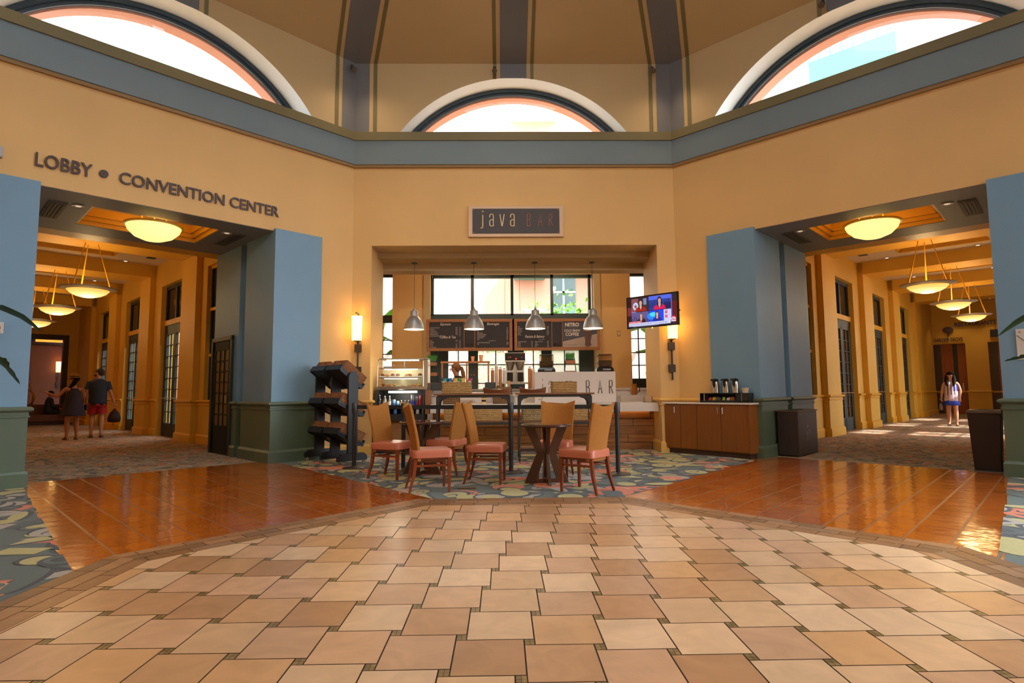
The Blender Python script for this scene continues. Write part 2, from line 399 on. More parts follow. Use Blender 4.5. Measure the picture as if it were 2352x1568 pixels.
for reg, cnt in ((CR, 820), (CW, 760), (CE, 500)):
    cp.poly([(x, y, .0008) for x, y in reg], SLT); z = .0009
    xs = [p[0] for p in reg]; ys = [p[1] for p in reg]
    def put(poly, c):
        global z
        p = clip(poly, reg); z += 2e-6
        if p and area2(p) > 1e-5: cp.poly([(x, y, z) for x, y in p], c)
    for k in range(cnt):
        x, y, an = rc.uniform(min(xs), max(xs)), rc.uniform(min(ys), max(ys)), rc.uniform(0, 2*pi); r = rc.uniform(.11, .215)
        t = rc.random(); ox, oy = cos(an), sin(an)
        if t < .30:        # pale disc hugged by a dark crescent
            c_ = OLV if rc.random() < .6 else GRY
            put(disc(x-ox*r*.24, y-oy*r*.24, r*1.2, r*1.0, an), NAVY); put(disc(x, y, r*1.05, r*.84, an), c_)
            if rc.random() < .4: put(disc(x+ox*r*.3, y+oy*r*.3, r*.45, r*.36, an), NAVY); put(disc(x+ox*r*.42, y+oy*r*.42, r*.36, r*.28, an), c_)
        elif t < .50:      # dark ring with a pale or slate core
            put(disc(x, y, r*1.2, r*1.05, an), NAVY); put(disc(x+r*.2*ox, y+r*.2*oy, r*.86, r*.74, an), rc.choice([GRY, SLT, MID, OLV]))
            put(disc(x+r*.2*ox, y+r*.2*oy, r*.55, r*.5, an), NAVY if rc.random() < .4 else OLV)
        elif t < .60:      # orange disc with an off-centre core
            put(disc(x, y, r*1.2, r*1.1, an), ORG); put(disc(x+r*.3*ox, y+r*.3*oy, r*.62, r*.55, an), rc.choice([NAVY, SAL, NAVY])); put(disc(x+r*.42*ox, y+r*.42*oy, r*.4, r*.34, an), rc.choice([GRY, SLT, ORG]))
        elif t < .68:
            a_ = rc.choice([0, pi/4, .2]); put(rect(x, y, r*.85, r*.8, a_), ORG if rc.random() < .75 else GRY); put(rect(x, y, r*.35, r*.3, a_), rc.choice([SAL, NAVY, SLT]))
        elif t < .80:
            put(rect(x, y, r*.9, r*.5, rc.choice([0, .8, 1.57])), rc.choice([GRY, SLT, MID, OLV]))
        else:              # long thin swoosh
            put(disc(x, y, r*1.9, r*.5, an), NAVY); put(disc(x-oy*.035, y+ox*.035, r*1.8, r*.46, an), rc.choice([SLT, OLV, GRY, MID]))
cp.build('patterned_carpet', mat_attr('carpet_weave', .95, mottle=.15, mscale=60, bump=.3, bscale=300, spec=.15, sheen=.2), floor, keep=True)
# corridor carpet
def hall_carpet():
    m = bpy.data.materials.new('hall_carpet'); m.use_nodes = True; nt = m.node_tree; n = nt.nodes; b = n['Principled BSDF']
    tcn = n.new('ShaderNodeTexCoord'); vo = n.new('ShaderNodeTexVoronoi'); vo.inputs['Scale'].default_value = 8
    nz = n.new('ShaderNodeTexNoise'); nz.inputs['Scale'].default_value = 3; nz.inputs['Detail'].default_value = 3
    ad = n.new('ShaderNodeVectorMath'); ad.operation = 'ADD'; nt.links.new(tcn.outputs['Object'], ad.inputs[0]); nt.links.new(nz.outputs['Color'], ad.inputs[1])
    nt.links.new(tcn.outputs['Object'], nz.inputs['Vector']); nt.links.new(ad.outputs[0], vo.inputs['Vector'])
    sp = n.new('ShaderNodeSeparateColor'); nt.links.new(vo.outputs['Color'], sp.inputs[0])
    r = n.new('ShaderNodeValToRGB'); r.color_ramp.interpolation = 'CONSTANT'
    cols = [(104, 98, 86), (172, 146, 120), (146, 130, 110), (196, 118, 76), (162, 140, 106), (120, 112, 98), (178, 154, 132)]
    while len(r.color_ramp.elements) < 7: r.color_ramp.elements.new(.5)
    for i, c in enumerate(cols):
        r.color_ramp.elements[i].position = (0, .14, .36, .55, .64, .8, .9)[i]; r.color_ramp.elements[i].color = L(c)+(1,)
    nt.links.new(sp.outputs[0], r.inputs[0]); nt.links.new(r.outputs[0], b.inputs['Base Color'])
    b.inputs['Roughness'].default_value = .9; b.inputs['Specular IOR Level'].default_value = .2
    return m
HC = hall_carpet(); hm = M()
for F in (NW, NE):
    c = [tuple(F @ Vector(p)) for p in ((.3, .3, .001), (5.9, .3, .001), (5.9, 24, .001), (.3, 24, .001))]
    hm.poly(c)
hm.build('hall_carpet', HC, floor)

# ---------------------------------------------------------------- sweep of a profile along a wall line (room on the right hand of the path)
def sweep(mb, path, prof, F):
    n = len(path); rows = []
    for i in range(n):
        p = Vector(path[i]); ds = []
        if i > 0: ds.append((p-Vector(path[i-1])).normalized())
        if i < n-1: ds.append((Vector(path[i+1])-p).normalized())
        ns = [Vector((d.y, -d.x)) for d in ds]
        m = ns[0] if len(ns) == 1 else (ns[0]+ns[1]).normalized(); k = 1 if len(ns) == 1 else 1/max(.3, m.dot(ns[0]))
        rows.append([F @ Vector((p.x+m.x*o*k, p.y+m.y*o*k, z)) for o, z in prof])
    vs = [p for r in rows for p in r]; k = len(prof)
    fs = [(i*k+j, (i+1)*k+j, (i+1)*k+(j+1) % k, i*k+(j+1) % k) for i in range(n-1) for j in range(k)]
    fs += [tuple(range(k)), tuple((n-1)*k+j for j in range(k))]
    mb.add(vs, fs)
RAIL = [(0, .865), (.02, .865), (.02, .875), (.035, .88), (.035, .90), (.022, .905), (.022, .945), (.05, .955), (.066, .972), (.066, .99), (.05, 1.008), (0, 1.015)]
BASE = [(0, 0), (.05, 0), (.05, .17), (.03, .2), (.018, .21), (0, .215)]
PANEL = [(0, .2), (.016, .2), (.016, .87), (0, .87)]

# ---------------------------------------------------------------- walls of the octagon
ARC_R, ARC_Z = 2.776, 4.544
def arch_pts(R, zc, zb, n=36):
    a0 = math.asin((zb-zc)/R); return [(3.1+R*cos(a), zc+R*sin(a)) for a in [pi-a0-(pi-2*a0)*k/n for k in range(n+1)]]
def lower_wall(nm, holes):
    F = FR[nm]; m = M(); zt = 6.12
    hs = [h for h in holes if h]
    if not hs: m.box(-.1, 6.3, 0, .3, 0, zt)
    for (a, b, z) in hs:
        m.box(-.12, a, 0, .3, 0, zt); m.box(b, 6.32, 0, .3, 0, zt); m.box(a, b, 0, .3, z, zt)
    return struct(m.build('wall_'+nm, YEL, T=F))
for nm in FR:
    lower_wall(nm, [(.359, 5.841, 3.958)] if nm == 'north' else [(.4, 5.8, 5.2)] if nm == 'east' else ([(1.5, 4.7, 3.955)] if nm in ('northwest', 'northeast') else []))
for nm in FR:      # drum wall with arched opening
    F = FR[nm]; pts = [(-.2, 6.12)] + arch_pts(ARC_R, ARC_Z, 6.12) + [(6.4, 6.12), (6.4, 7.75), (-.2, 7.75)]
    m = M(); m.prism(pts, lambda a, b, t: (a, t, b), 0, .5)
    o = struct(m.build('wall_upper_'+nm, YELU, T=F))
    r = M(); A = arch_pts(ARC_R-.002, ARC_Z, 6.13)
    for i in range(len(A)-1):
        r.quad((A[i][0], -.004, A[i][1]), (A[i+1][0], -.004, A[i+1][1]), (A[i+1][0], .5, A[i+1][1]), (A[i][0], .5, A[i][1]))
    r.build('arch_reveal', CREAM, o, smooth=True, T=F)
    for R1, R0, v0, v1, mt in ((2.774, 2.70, .40, .50, DKFRAME), (2.70, 2.645, .43, .48, DKFRAME)):
        f = M(); B1, B0 = arch_pts(R1, ARC_Z, 6.1), arch_pts(R0, ARC_Z, 6.1)
        for i in range(len(B1)-1):
            a, b, c, d = B1[i], B1[i+1], B0[i+1], B0[i]
            f.add([(a[0], v0, a[1]), (b[0], v0, b[1]), (c[0], v0, c[1]), (d[0], v0, d[1]), (a[0], v1, a[1]), (b[0], v1, b[1]), (c[0], v1, c[1]), (d[0], v1, d[1])],
                  [(0, 1, 2, 3), (4, 7, 6, 5), (3, 2, 6, 7), (0, 4, 5, 1)])
        f.build('arch_frame', mt, o, T=F)
    gl = M(); gl.poly([(a, .46, b) for a, b in arch_pts(2.67, ARC_Z, 6.12)]); gl.build('arch_pane', GLASS, o, T=F)
    e = M(); E1, E0 = arch_pts(2.66, ARC_Z, 6.1), arch_pts(2.62, ARC_Z, 6.1)
    e.loft([[(a[0], .5, a[1]), (a[0], .75, a[1]), (b[0], .75, b[1]), (b[0], .5, b[1])] for a, b in zip(E1, E0)], cap=False)
    e.build('arch_outer_lip', mat('salmon_stucco', L((214, 150, 122)), .8), o, T=F)
    m4 = F @ Vector((3.1, .8, 6.75)); d = (F.to_3x3() @ Vector((0, -1, 0)))
    a_ = area('sky_portal', aim(m4, d), 4.8, 1.5, 1, (1, 1, 1)); a_.data.cycles.is_portal = True
# unseen glazing added in the east side to daylight the left wall
FE = FR['east']; ge = struct(bpy.data.objects.new('window_50', None)); C.objects.link(ge)
m = M()
for s_ in (.4, 1.75, 3.1, 4.45, 5.8): m.box(s_-.05, s_+.05, .1, .2, 0, 5.2)
for z_ in (.05, 2.6, 5.15): m.box(.4, 5.8, .1, .2, z_-.05, z_+.05)
m.build('window_frame', DKGREEN, ge, T=FE)
m = M(); m.quad((.4, .15, 0), (5.8, .15, 0), (5.8, .15, 5.2), (.4, .15, 5.2)); m.build('window_pane', GLASS, ge, T=FE)
a_ = area('sky_portal', aim(FE @ Vector((3.1, .5, 2.6)), (-1, 0, 0)), 5.5, 5.3, 1, (1, 1, 1)); a_.data.cycles.is_portal = True
def ring(name, prof, mt):
    m = M()
    for nm in FR:
        F = FR[nm]; k = len(prof)
        a = [F @ Vector((-.41421*v, v, z)) for v, z in prof]; b = [F @ Vector((6.2+.41421*v, v, z)) for v, z in prof]
        m.add(a+b, [(j, (j+1) % k, (j+1) % k+k, j+k) for j in range(k)])
    return struct(m.build(name, mt))
ring('trim_1', [(0.02, 5.53), (-.09, 5.53), (-.09, 6.015), (.02, 6.015)], mat('cornice_slate_blue', (.155, .20, .225), .5, var=.05, scale=2))
ring('trim_2', [(0.55, 6.0), (-.115, 6.0), (-.115, 6.166), (.55, 6.166)], OLIVE)
ring('trim_3', [(0.02, 5.485), (-.05, 5.485), (-.065, 5.535), (.02, 5.535)], mat('cornice_underside_shade', (.30, .19, .08), .6))  # brown strip: shading under the cornice put into the colour
# dome slopes
SL = .608
m = M()
for nm in FR:
    F = FR[nm]; vv = [0.02, -5.7]
    a = [F @ Vector((-.41421*v, v, 7.61-v*SL)) for v in vv]; b = [F @ Vector((6.2+.41421*v, v, 7.61-v*SL)) for v in vv]
    a2 = [p+Vector((0, 0, .25)) for p in a]; b2 = [p+Vector((0, 0, .25)) for p in b]
    m.add(a+b+a2+b2, [(0, 2, 3, 1), (4, 5, 7, 6), (1, 3, 7, 5), (0, 4, 6, 2)])
ceiling = struct(m.build('ceiling', YELU))
m = M(); sk = M()
pr = [F_ @ Vector((-.41421*-5.7, -5.7, 11.08)) for F_ in [FR[k] for k in ('north', 'northeast', 'east', 'southeast', 'south', 'southwest', 'west', 'northwest')]]
cxy = Vector((0, DM-A2, 11.1)); R8 = (A2-5.7)/cos(pi/8)
sk.poly([(cxy.x+R8*cos(pi/8+k*pi/4), cxy.y+R8*sin(pi/8+k*pi/4), 11.1) for k in range(8)])
sk.build('added_skylight_pane', GLASS, ceiling)  # unseen glazed top, added to bring sky light down into the hall
a_ = area('sky_portal', aim((0, DM-A2, 11.2), (0, 0, -1), (0, 1, 0)), 3.6, 3.6, 1, (1, 1, 1)); a_.data.cycles.is_portal = True
# painted stripes on drum and slopes
def stripes(nm, k0):
    F = FR[nm]
    def strip(a, b, mt, name, parent, hip, z0=6.166):
        # a,b: distance from corner (hip) or s positions (centre)
        for sgn in ((0, 1) if hip else (0,)):
            m = M()
            def s_(x, v): return (x - .41421*v) if not sgn else (6.2 - x + .41421*v)
            if not hip: s_ = lambda x, v: x
            e = -.006
            m.add([(s_(a, e), e, z0), (s_(b, e), e, z0), (s_(b, e), e, 7.61), (s_(a, e), e, 7.61)], [(0, 1, 2, 3)])
            vs = [(s_(a, e), e, 7.605), (s_(b, e), e, 7.605), (s_(b, -5.7), -5.7, 7.605+5.7*SL), (s_(a, -5.7), -5.7, 7.605+5.7*SL)]
            m.add(vs, [(0, 1, 2, 3)])
            m.build(name, mt, parent, T=F)
    par = bpy.data.objects['wall_upper_'+nm]
    strip(0, .275, mat('stripe_slate', (.135, .13, .13), .6), 'blue_stripe', par, True)
    strip(.35, .425, OLIVE, 'olive_stripe', par, True)
    zc = ARC_Z+ARC_R+.0
    strip(2.84, 3.36, mat('stripe_slate', (.135, .13, .13), .6), 'blue_stripe', par, False, zc-.01)
    strip(2.70, 2.765, OLIVE, 'olive_stripe', par, False, zc-.03)
    strip(3.435, 3.50, OLIVE, 'olive_stripe', par, False, zc-.03)
for nm in FR: stripes(nm, 0)
# wall wainscot pieces
def trimset(path, F, dark, n):
    c = {'g': (GREEN, GREEN, GREEN), 'y': (YELD, YELD, YEL), 'c': (CORD, CORD, COR)}[dark]
    for prof, mt, nm in ((RAIL, c[0], 'trim'), (BASE, c[1], 'baseboard'), (PANEL, c[2], 'wainscot')):
        m = M(); sweep(m, path, prof, F)
        struct(m.build(nm+'_'+str(n), mt))
trimset([(0, 0), (.345, 0), (.345, .9)], NO, 'y', 10)
trimset([(5.855, .9), (5.855, 0), (6.2, 0)], NO, 'y', 11)
for k, F in ((0, NW), (1, NE)):
    trimset([(0, 0), (.666, 0)], F, 'y', 12+k)
    trimset([(5.534, 0), (6.2, 0)], F, 'y', 14+k)
    foot = [(.666, .1), (.666, -.07), (1.526, -.07), (1.526, 1.15), (1.40, 1.15), (1.40, 1.42), (1.526, 1.42), (1.526, 2.67), (.6, 2.67), (.6, .1)]
    footb = [(6.2-s, v) for s, v in foot]
    for nm_, ft in (('inner', foot), ('outer', footb)):
        m = M(); m.prism(ft, lambda a, b, t: (a, b, t), 0, 3.984)
        struct(m.build('wall_gateway_'+nm_, BLUE, T=F))
    p1 = [(.666, 0), (.666, -.07), (1.526, -.07), (1.526, 1.15), (1.40, 1.15), (1.40, 1.42), (1.526, 1.42), (1.526, 1.60 if k == 0 else 2.67)]
    trimset(p1, F, 'g', 16+k)
    p2 = [(6.2-s, v) for s, v in reversed([(.666, 0), (.666, -.07), (1.526, -.07), (1.526, 1.15), (1.40, 1.15), (1.40, 1.42), (1.526, 1.42), (1.526, 2.67)])]
    trimset(p2, F, 'g', 18+k)
    # blue soffit with golden coffer
    m = M(); z0, z1 = 3.955, 4.30
    m.box(1.42, 4.78, .012, .58, z0-.006, z1); m.box(1.3, 4.9, 1.85, 2.5, z0, z1); m.box(1.3, 2.2, .58, 1.85, z0, z1); m.box(4.0, 4.9, .58, 1.85, z0, z1)
    sof = struct(m.build('ceiling_gateway', BLUEG, T=F))
    m = M()
    for d_, za, zb in ((0, 3.96, 4.03), (.05, 4.03, 4.10), (.10, 4.10, 4.24)):
        m.box(2.2, 4.0, .58, .60+d_, za, zb); m.box(2.2, 4.0, 1.83-d_, 1.85, za, zb); m.box(2.2, 2.22+d_, .58, 1.85, za, zb); m.box(3.98-d_, 4.0, .58, 1.85, za, zb)
    m.build('coffer_moulding', CORD, sof, T=F)
    m = M(); m.box(2.2, 4.0, .58, 1.85, 4.24, 4.28); m.build('coffer_plate', MAUVE, sof, T=F)
    m = M(); m.box(.6, 5.6, 2.5, 2.95, 3.958, 5.3); struct(m.build('ceiling_beam', CORD, T=F))

# ---------------------------------------------------------------- corridors
WIN = [(6.95, 8.75), (10.9, 12.7), (14.9, 16.7)]
PIL = [(5.4, 6.5), (9.4, 10.45), (13.4, 14.45), (17.4, 18.45)]
VE = [20.6, 22.0]
DOORM = {}
def glazed_door(F, s_in, v0, v1, lower, upper, idx, flip, gold):
    sg = -1 if not flip else 1      # wall lies towards sg
    d = bpy.data.objects.new('door_%d' % idx, None); C.objects.link(d); struct(d)
    a0, a1 = s_in+sg*.12, s_in+sg*.19
    lo, hi = min(a0, a1), max(a0, a1)
    m = M()
    m.box(lo, hi, v0, v0+.09, 0, 4.2); m.box(lo, hi, v1-.09, v1, 0, 4.2); m.box(lo, hi, v0, v1, 4.1, 4.2)
    vm = (v0+v1)/2; m.box(lo, hi, vm-.06, vm+.06, 3.2, 4.2); m.box(lo, hi, v0, v1, 2.92, 3.08)
    m.build('door_frame', DKGREEN, d, T=F)
    m = M(); m.box(lo-.03, hi+.03, v0, v1, 3.08, 3.22); m.build('transom_bar', gold, d, T=F)
    for (a, b) in ((v0+.09, vm), (vm, v1-.09)):
        m = M(); m.box(lo, hi, a, a+.11, 0, 2.92); m.box(lo, hi, b-.11, b, 0, 2.92); m.box(lo, hi, a, b, 0, .36); m.box(lo, hi, a, b, 2.82, 2.92)
        mid = (a+b)/2; m.box(lo+.01, hi-.01, mid-.012, mid+.012, .36, 2.82)
        for r_ in range(1, 8): z = .36+r_*2.46/8; m.box(lo+.01, hi-.01, a+.11, b-.11, z-.01, z+.01)
        lf = m.build('door_leaf', DKGREEN, d, T=F)
        xo = (hi if not flip else lo); dx = .06 if not flip else -.06; hb = M(); hb.tube([(xo, a+.06, 1.04), (xo+dx, a+.08, 1.04), (xo+dx, b-.08, 1.04), (xo, b-.06, 1.04)], .014, 6); hb.build('push_bar', STEEL, lf, T=F)
        g_ = M(); x = (lo+hi)/2; g_.quad((x, a+.1, .34), (x, b-.1, .34), (x, b-.1, 2.84), (x, a+.1, 2.84)); g_.build('door_pane', lower, lf, T=F)
    g_ = M(); x = (lo+hi)/2; g_.quad((x, v0+.08, 3.2), (x, v1-.08, 3.2), (x, v1-.08, 4.12), (x, v0+.08, 4.12)); g_.build('transom_pane', upper, d, T=F)
    return d
di = 1
for k, F in ((0, NW), (1, NE)):
    vend = VE[k]
    for far in (0, 1):
        X = (lambda s: s) if not far else (lambda s: 6.2-s)
        m = M()
        def bx(a, b, v0, v1, z0, z1): m.box(min(X(a), X(b)), max(X(a), X(b)), v0, v1, z0, z1)
        wins = WIN
        # narrow window first, then the door bays
        bx(.45, .93, 2.6, 4.2, 0, 5.3); bx(.45, .93, 4.2, 5.05, 0, .95); bx(.45, .93, 4.2, 5.05, 4.22, 5.3)
        prev = 5.05
        for (a, b) in wins:
            bx(.45, .93, prev, a, 0, 5.3); bx(.45, .93, a, b, 4.2, 5.3); prev = b
        bx(.45, .93, prev, vend, 0, 5.3)
        for (a, b) in PIL:
            if a < vend-1: bx(.92, 1.07, a, b, 0, 4.9)
        struct(m.build('wall_corridor_'+('near' if not far else 'far'), COR, T=F))
        # trim runs between openings
        runs = [[(.93, 2.68), (.93, 5.4), (1.07, 5.4), (1.07, 6.5), (.93, 6.5), (.93, 6.95)],
                [(.93, 8.75), (.93, 9.4), (1.07, 9.4), (1.07, 10.45), (.93, 10.45), (.93, 10.9)],
                [(.93, 12.7), (.93, 13.4), (1.07, 13.4), (1.07, 14.45), (.93, 14.45), (.93, 14.9)],
                [(.93, 16.7), (.93, 17.4), (1.07, 17.4), (1.07, 18.45), (.93, 18.45), (.93, vend)]]
        for i_, rn in enumerate(runs):
            p = [(X(s), v) for s, v in rn]
            if far: p = p[::-1]
            trimset(p, F, 'c', 20+k*20+far*10+i_)
        if far == 0:
            for w_ in wins:
                glazed_door(F, .93, w_[0], w_[1], GLASS if k == 0 else mat('dark_door_glass', (.14, .075, .035), .12), mat('dark_door_glass2', (.012, .014, .02), .1) , di, False, CORD); di += 1
            m = M(); x = .80
            m.box(x-.03, x+.03, 4.2, 4.26, .95, 4.22); m.box(x-.03, x+.03, 4.99, 5.05, .95, 4.22)
            wn = struct(m.build('window_%d' % (10+k), DKGREEN, T=F))
            m = M()
            for z_ in (.98, 2.07, 3.17, 4.2): m.box(x-.05, x+.05, 4.2, 5.05, z_-.035, z_+.035)
            m.build('window_bar', CORD, wn, T=F)
            m = M(); m.quad((x, 4.22, .95), (x, 5.02, .95), (x, 5.02, 4.2), (x, 4.22, 4.2)); m.build('window_pane', mat('navy_glass', (.02, .03, .05), .15), wn, T=F)
            if k == 0:
                for w_ in wins:
                    c = F @ Vector((.5, sum(w_)/2, 1.7)); d = F.to_3x3() @ Vector((1, 0, 0))
                    a_ = area('sky_portal', aim(c, d), 2.3, 3.4, 1, (1, 1, 1)); a_.data.cycles.is_portal = True
        else:
            for w_ in wins:
                if k == 1:
                    glazed_door(F, 5.27, w_[0], w_[1], GLASS, GLASS, di, True, CORD); di += 1
                    c = F @ Vector((5.75, sum(w_)/2, 2)); d = F.to_3x3() @ Vector((-1, 0, 0))
                    a_ = area('sky_portal', aim(c, d), 2.3, 4.2, 1, (1, 1, 1)); a_.data.cycles.is_portal = True
                else:
                    m = M(); m.box(5.3, 5.6, w_[0]-.01, w_[1]+.01, 0, 4.21); struct(m.build('wall_corridor_infill', COR, T=F))
            m = M(); m.box(5.3, 5.6, 4.19, 5.06, .94, 4.23); struct(m.build('wall_corridor_infill', COR, T=F))
    # ceiling with bays
    m = M(); mg = M(); mc = M(); bays = [(2.95, 5.4), (6.5, 9.4), (10.45, 13.4), (14.45, 17.4), (18.45, vend)]
    for (a, b) in bays:
        if b > vend: b = vend
        c = (a+b)/2; hv = min(.85, (b-a)/2-.3)
        m.box(.45, 5.75, a, c-hv, 4.9, 5.0); m.box(.45, 5.75, c+hv, b, 4.9, 5.0); m.box(.45, 2.1, c-hv, c+hv, 4.9, 5.0); m.box(4.1, 5.75, c-hv, c+hv, 4.9, 5.0)
        for d_, za, zb in ((0, 4.9, 4.96), (.05, 4.96, 5.02), (.1, 5.02, 5.12)):
            mg.box(2.1, 4.1, c-hv, c-hv+.02+d_, za, zb); mg.box(2.1, 4.1, c+hv-.02-d_, c+hv, za, zb); mg.box(2.1, 2.12+d_, c-hv, c+hv, za, zb); mg.box(4.08-d_, 4.1, c-hv, c+hv, za, zb)
        mc.box(2.1, 4.1, c-hv, c+hv, 5.12, 5.2)
    m.box(.45, 5.75, 2.95, vend, 5.22, 5.3)
    ce = struct(m.build('ceiling_corridor', MAUVE, T=F)); mg.build('coffer_moulding', CORD, ce, T=F); mc.build('coffer_plate', MAUVE, ce, T=F)
    m = M()
    for (a, b) in PIL:
        if a < vend-1: m.box(.9, 5.3, a, b, 4.55, 4.92)
    struct(m.build('ceiling_beams', COR, T=F))
# right-hand corridor end wall with two doorways
m = M(); v = 22.0
m.box(.4, .82, v, v+.3, 0, 5.3); m.box(.82, 2.08, v, v+.3, 3.1, 5.3); m.box(2.08, 2.85, v, v+.3, 0, 5.3); m.box(2.85, 3.9, v, v+.3, 3.1, 5.3); m.box(3.9, 5.8, v, v+.3, 0, 5.3)
m.box(1.85, 3.0, v-.06, v, 0, 3.15) if False else None
struct(m.build('wall_corridor_end', COR, T=NE))
trimset([(2.08, v+.25), (2.08, v), (2.85, v), (2.85, v+.25)], NE, 'c', 70); trimset([(.8, v), (.82, v), (.82, v+.25)], NE, 'c', 71)
trimset([(3.9, v+.25), (3.9, v), (5.4, v)], NE, 'c', 72)
DW = mat('door_honey_wood', L((168, 84, 26)), .4, var=.3, scale=3, stretch=(6, 6, .6)); DWD = mat('door_dark_panel', L((70, 52, 30)), .4)
for (a, b, n_) in ((.82, 2.08, 30), (2.85, 3.9, 31)):
    m = M(); m.box(a, b, v+.2, v+.26, 0, 3.1); d = struct(m.build('door_%d' % n_, DW, T=NE))
    m = M(); m.box(a+.02, a+(b-a)*.28, v+.17, v+.2, .02, 3.08); m.build('door_panel', DWD, d, T=NE)
    m = M(); m.box(a+(b-a)*.62, a+(b-a)*.75, v+.18, v+.2, .9, 3.08); m.build('door_light', mat('door_glass_strip', (.03, .03, .02), .15), d, T=NE)
    m = M(); m.box(a, b, v+.17, v+.2, .93, 1.0); m.build('door_rail', CORD, d, T=NE)
    m = M(); m.box(b-.2, b-.16, v+.12, v+.17, 1.0, 1.35); m.build('door_handle', STEEL, d, T=NE)
# left-hand corridor opens into a brown lobby
LB = mat('lobby_brown_wall', L((120, 60, 22)), .55, var=.1, scale=1.5); LBD = mat('lobby_dark_wood', L((52, 22, 10)), .45, var=.3, scale=3)
v = 20.6
m = M(); m.box(.4, 1.25, v, v+.3, 0, 5.3); m.box(1.25, 5.8, v, v+.3, 3.65, 5.3); struct(m.build('wall_lobby_front', COR, T=NW))
m = M(); m.box(1.25, 1.42, v-.02, v+.32, 0, 3.65); m.box(1.42, 5.6, v-.02, v+.32, 3.45, 3.65); struct(m.build('trim_80', LBD, T=NW))
m = M(); m.box(-2, 8, 25, 25.3, 0, 5.3); m.box(-2, -1.7, 20.9, 25, 0, 5.3); m.box(7.7, 8, 20.9, 25, 0, 5.3); struct(m.build('wall_lobby_back', LB, T=NW))
m = M(); m.box(-2, 8, 20.6, 25.3, 5.0, 5.3); struct(m.build('ceiling_lobby', LB, T=NW))
m = M(); m.box(2.2, 3.6, 24.8, 25, 0, 3.3); m.box(.2, .5, 24.8, 25, 0, 3.3); struct(m.build('trim_81', LBD, T=NW))
m = M(); m.box(.7, 2.0, 24.7, 24.95, 3.5, 3.95); o = struct(m.build('trim_82', LBD, T=NW))
m = M(); m.box(.85, 1.9, 24.66, 24.7, 3.62, 3.86); m.build('transom_light', mat('transom_glow', L((200, 130, 40)), .5, emit=L((255, 170, 60)), es=1.2), o, T=NW)
# side door in the left gateway
d = bpy.data.objects.new('door_40', None); C.objects.link(d); struct(d)
m = M(); x0, x1 = 1.50, 1.55
m.box(x0, x1+.02, 1.62, 1.70, 0, 2.26); m.box(x0, x1+.02, 2.62, 2.70, 0, 2.26); m.box(x0, x1+.02, 1.62, 2.70, 2.18, 2.26); m.build('door_frame', DKGREEN, d, T=NW)
m = M(); m.box(x0, x1, 1.70, 1.82, .0, 2.18); m.box(x0, x1, 2.5, 2.62, 0, 2.18); m.box(x0, x1, 1.7, 2.62, 0, .55); m.box(x0, x1, 1.7, 2.62, 2.0, 2.18)
for i in range(1, 3): m.box(x0, x1, 1.82+i*.227-.01, 1.82+i*.227+.01, .55, 2.0)
for i in range(1, 7): m.box(x0, x1, 1.82, 2.5, .55+i*.207-.01, .55+i*.207+.01)
m.build('door_leaf', mat('door_dark_green', (.008, .013, .012), .6, spec=.2), d, T=NW)
m = M(); m.box(1.5, 1.535, 1.82, 2.5, .55, 2.0); m.build('door_pane', mat('lit_door_pane', L((110, 84, 48)), .3), d, T=NW)
m = M(); m.tube([(1.55, 1.78, .98), (1.60, 1.78, .98), (1.60, 1.78, 1.12), (1.55, 1.78, 1.12)], .01); m.build('door_handle', STEEL, d, T=NW)

# ---------------------------------------------------------------- bar alcove
m = M()   # jambs
m.box(-3.3, -2.743, DM+.05, 12.0, 0, 4.3); m.box(2.743, 3.3, DM+.05, 12.0, 0, 4.3)
struct(m.build('wall_alcove_jambs', YEL))
m = M(); m.box(-2.8, 2.8, DM+.02, 11.45, 3.954, 4.3); m.box(-2.8, 2.8, 11.45, 11.97, 3.842, 4.3); m.box(-2.8, 2.8, 11.97, 12.34, 3.693, 4.4)
struct(m.build('ceiling_alcove_steps', YELU))
m = M(); m.box(-6.2, 6.2, 12.34, 14.9, 4.25, 4.5); struct(m.build('ceiling_bar', MAUVE))
m = M(); YB = 14.4
for (a, b) in ((-3.6, -3.32), (-2.95, -2.03), (2.03, 2.93), (3.4, 3.7)):
    m.box(a, b, 14.1, YB+.15, 0, 4.25)
m.box(-3.6, 3.7, YB-.02, YB+.15, 4.06, 4.25); m.box(-3.6, -3.3, 12, YB, 0, 4.25); m.box(3.4, 3.7, 12, YB, 0, 4.25); m.box(-3.6, -3.2, 11.7, 12.1, 0, 4.3); m.box(3.2, 3.7, 11.7, 12.1, 0, 4.3)
struct(m.build('wall_bar_back', YEL))
m = M(); m.box(-2.18, -2.02, 14.06, 14.1, 0, 4.2); m.box(2.02, 2.18, 14.06, 14.1, 0, 4.2); struct(m.build('trim_90', YELU))
# window wall
wn = bpy.data.objects.new('window_1', None); C.objects.link(wn); struct(wn)
m = M(); y0, y1 = YB-.08, YB+.04
for x in (-2.0, -1.0, 0, 1.0, 1.95): m.box(x-.035, x+.035, y0, y1, 3.05, 4.08)
m.box(-2.03, 2.03, y0, y1, 4.0, 4.08); m.box(-2.03, 2.03, y0, y1, 2.93, 3.09); m.build('window_frame', DKGREEN, wn)
m = M(); m.quad((-2, YB, 3.05), (2, YB, 3.05), (2, YB, 4.05), (-2, YB, 4.05)); m.build('window_pane', GLASS, wn)
m = M()
for (a, b) in ((-2.03, -1.60), (-1.10, -.86), (.0-.12, .28), (.72, .98), (1.66, 2.03)): m.box(a, b, y0, y1, 0, 2.95)
m.box(-2.03, 2.03, y0, y1, 2.17, 2.95); m.box(-2.03, 2.03, y0, y1, 0, .5)
for z in (1.82, 1.36, .9): m.box(-2, 2, y0+.03, y1-.03, z-.012, z+.012)
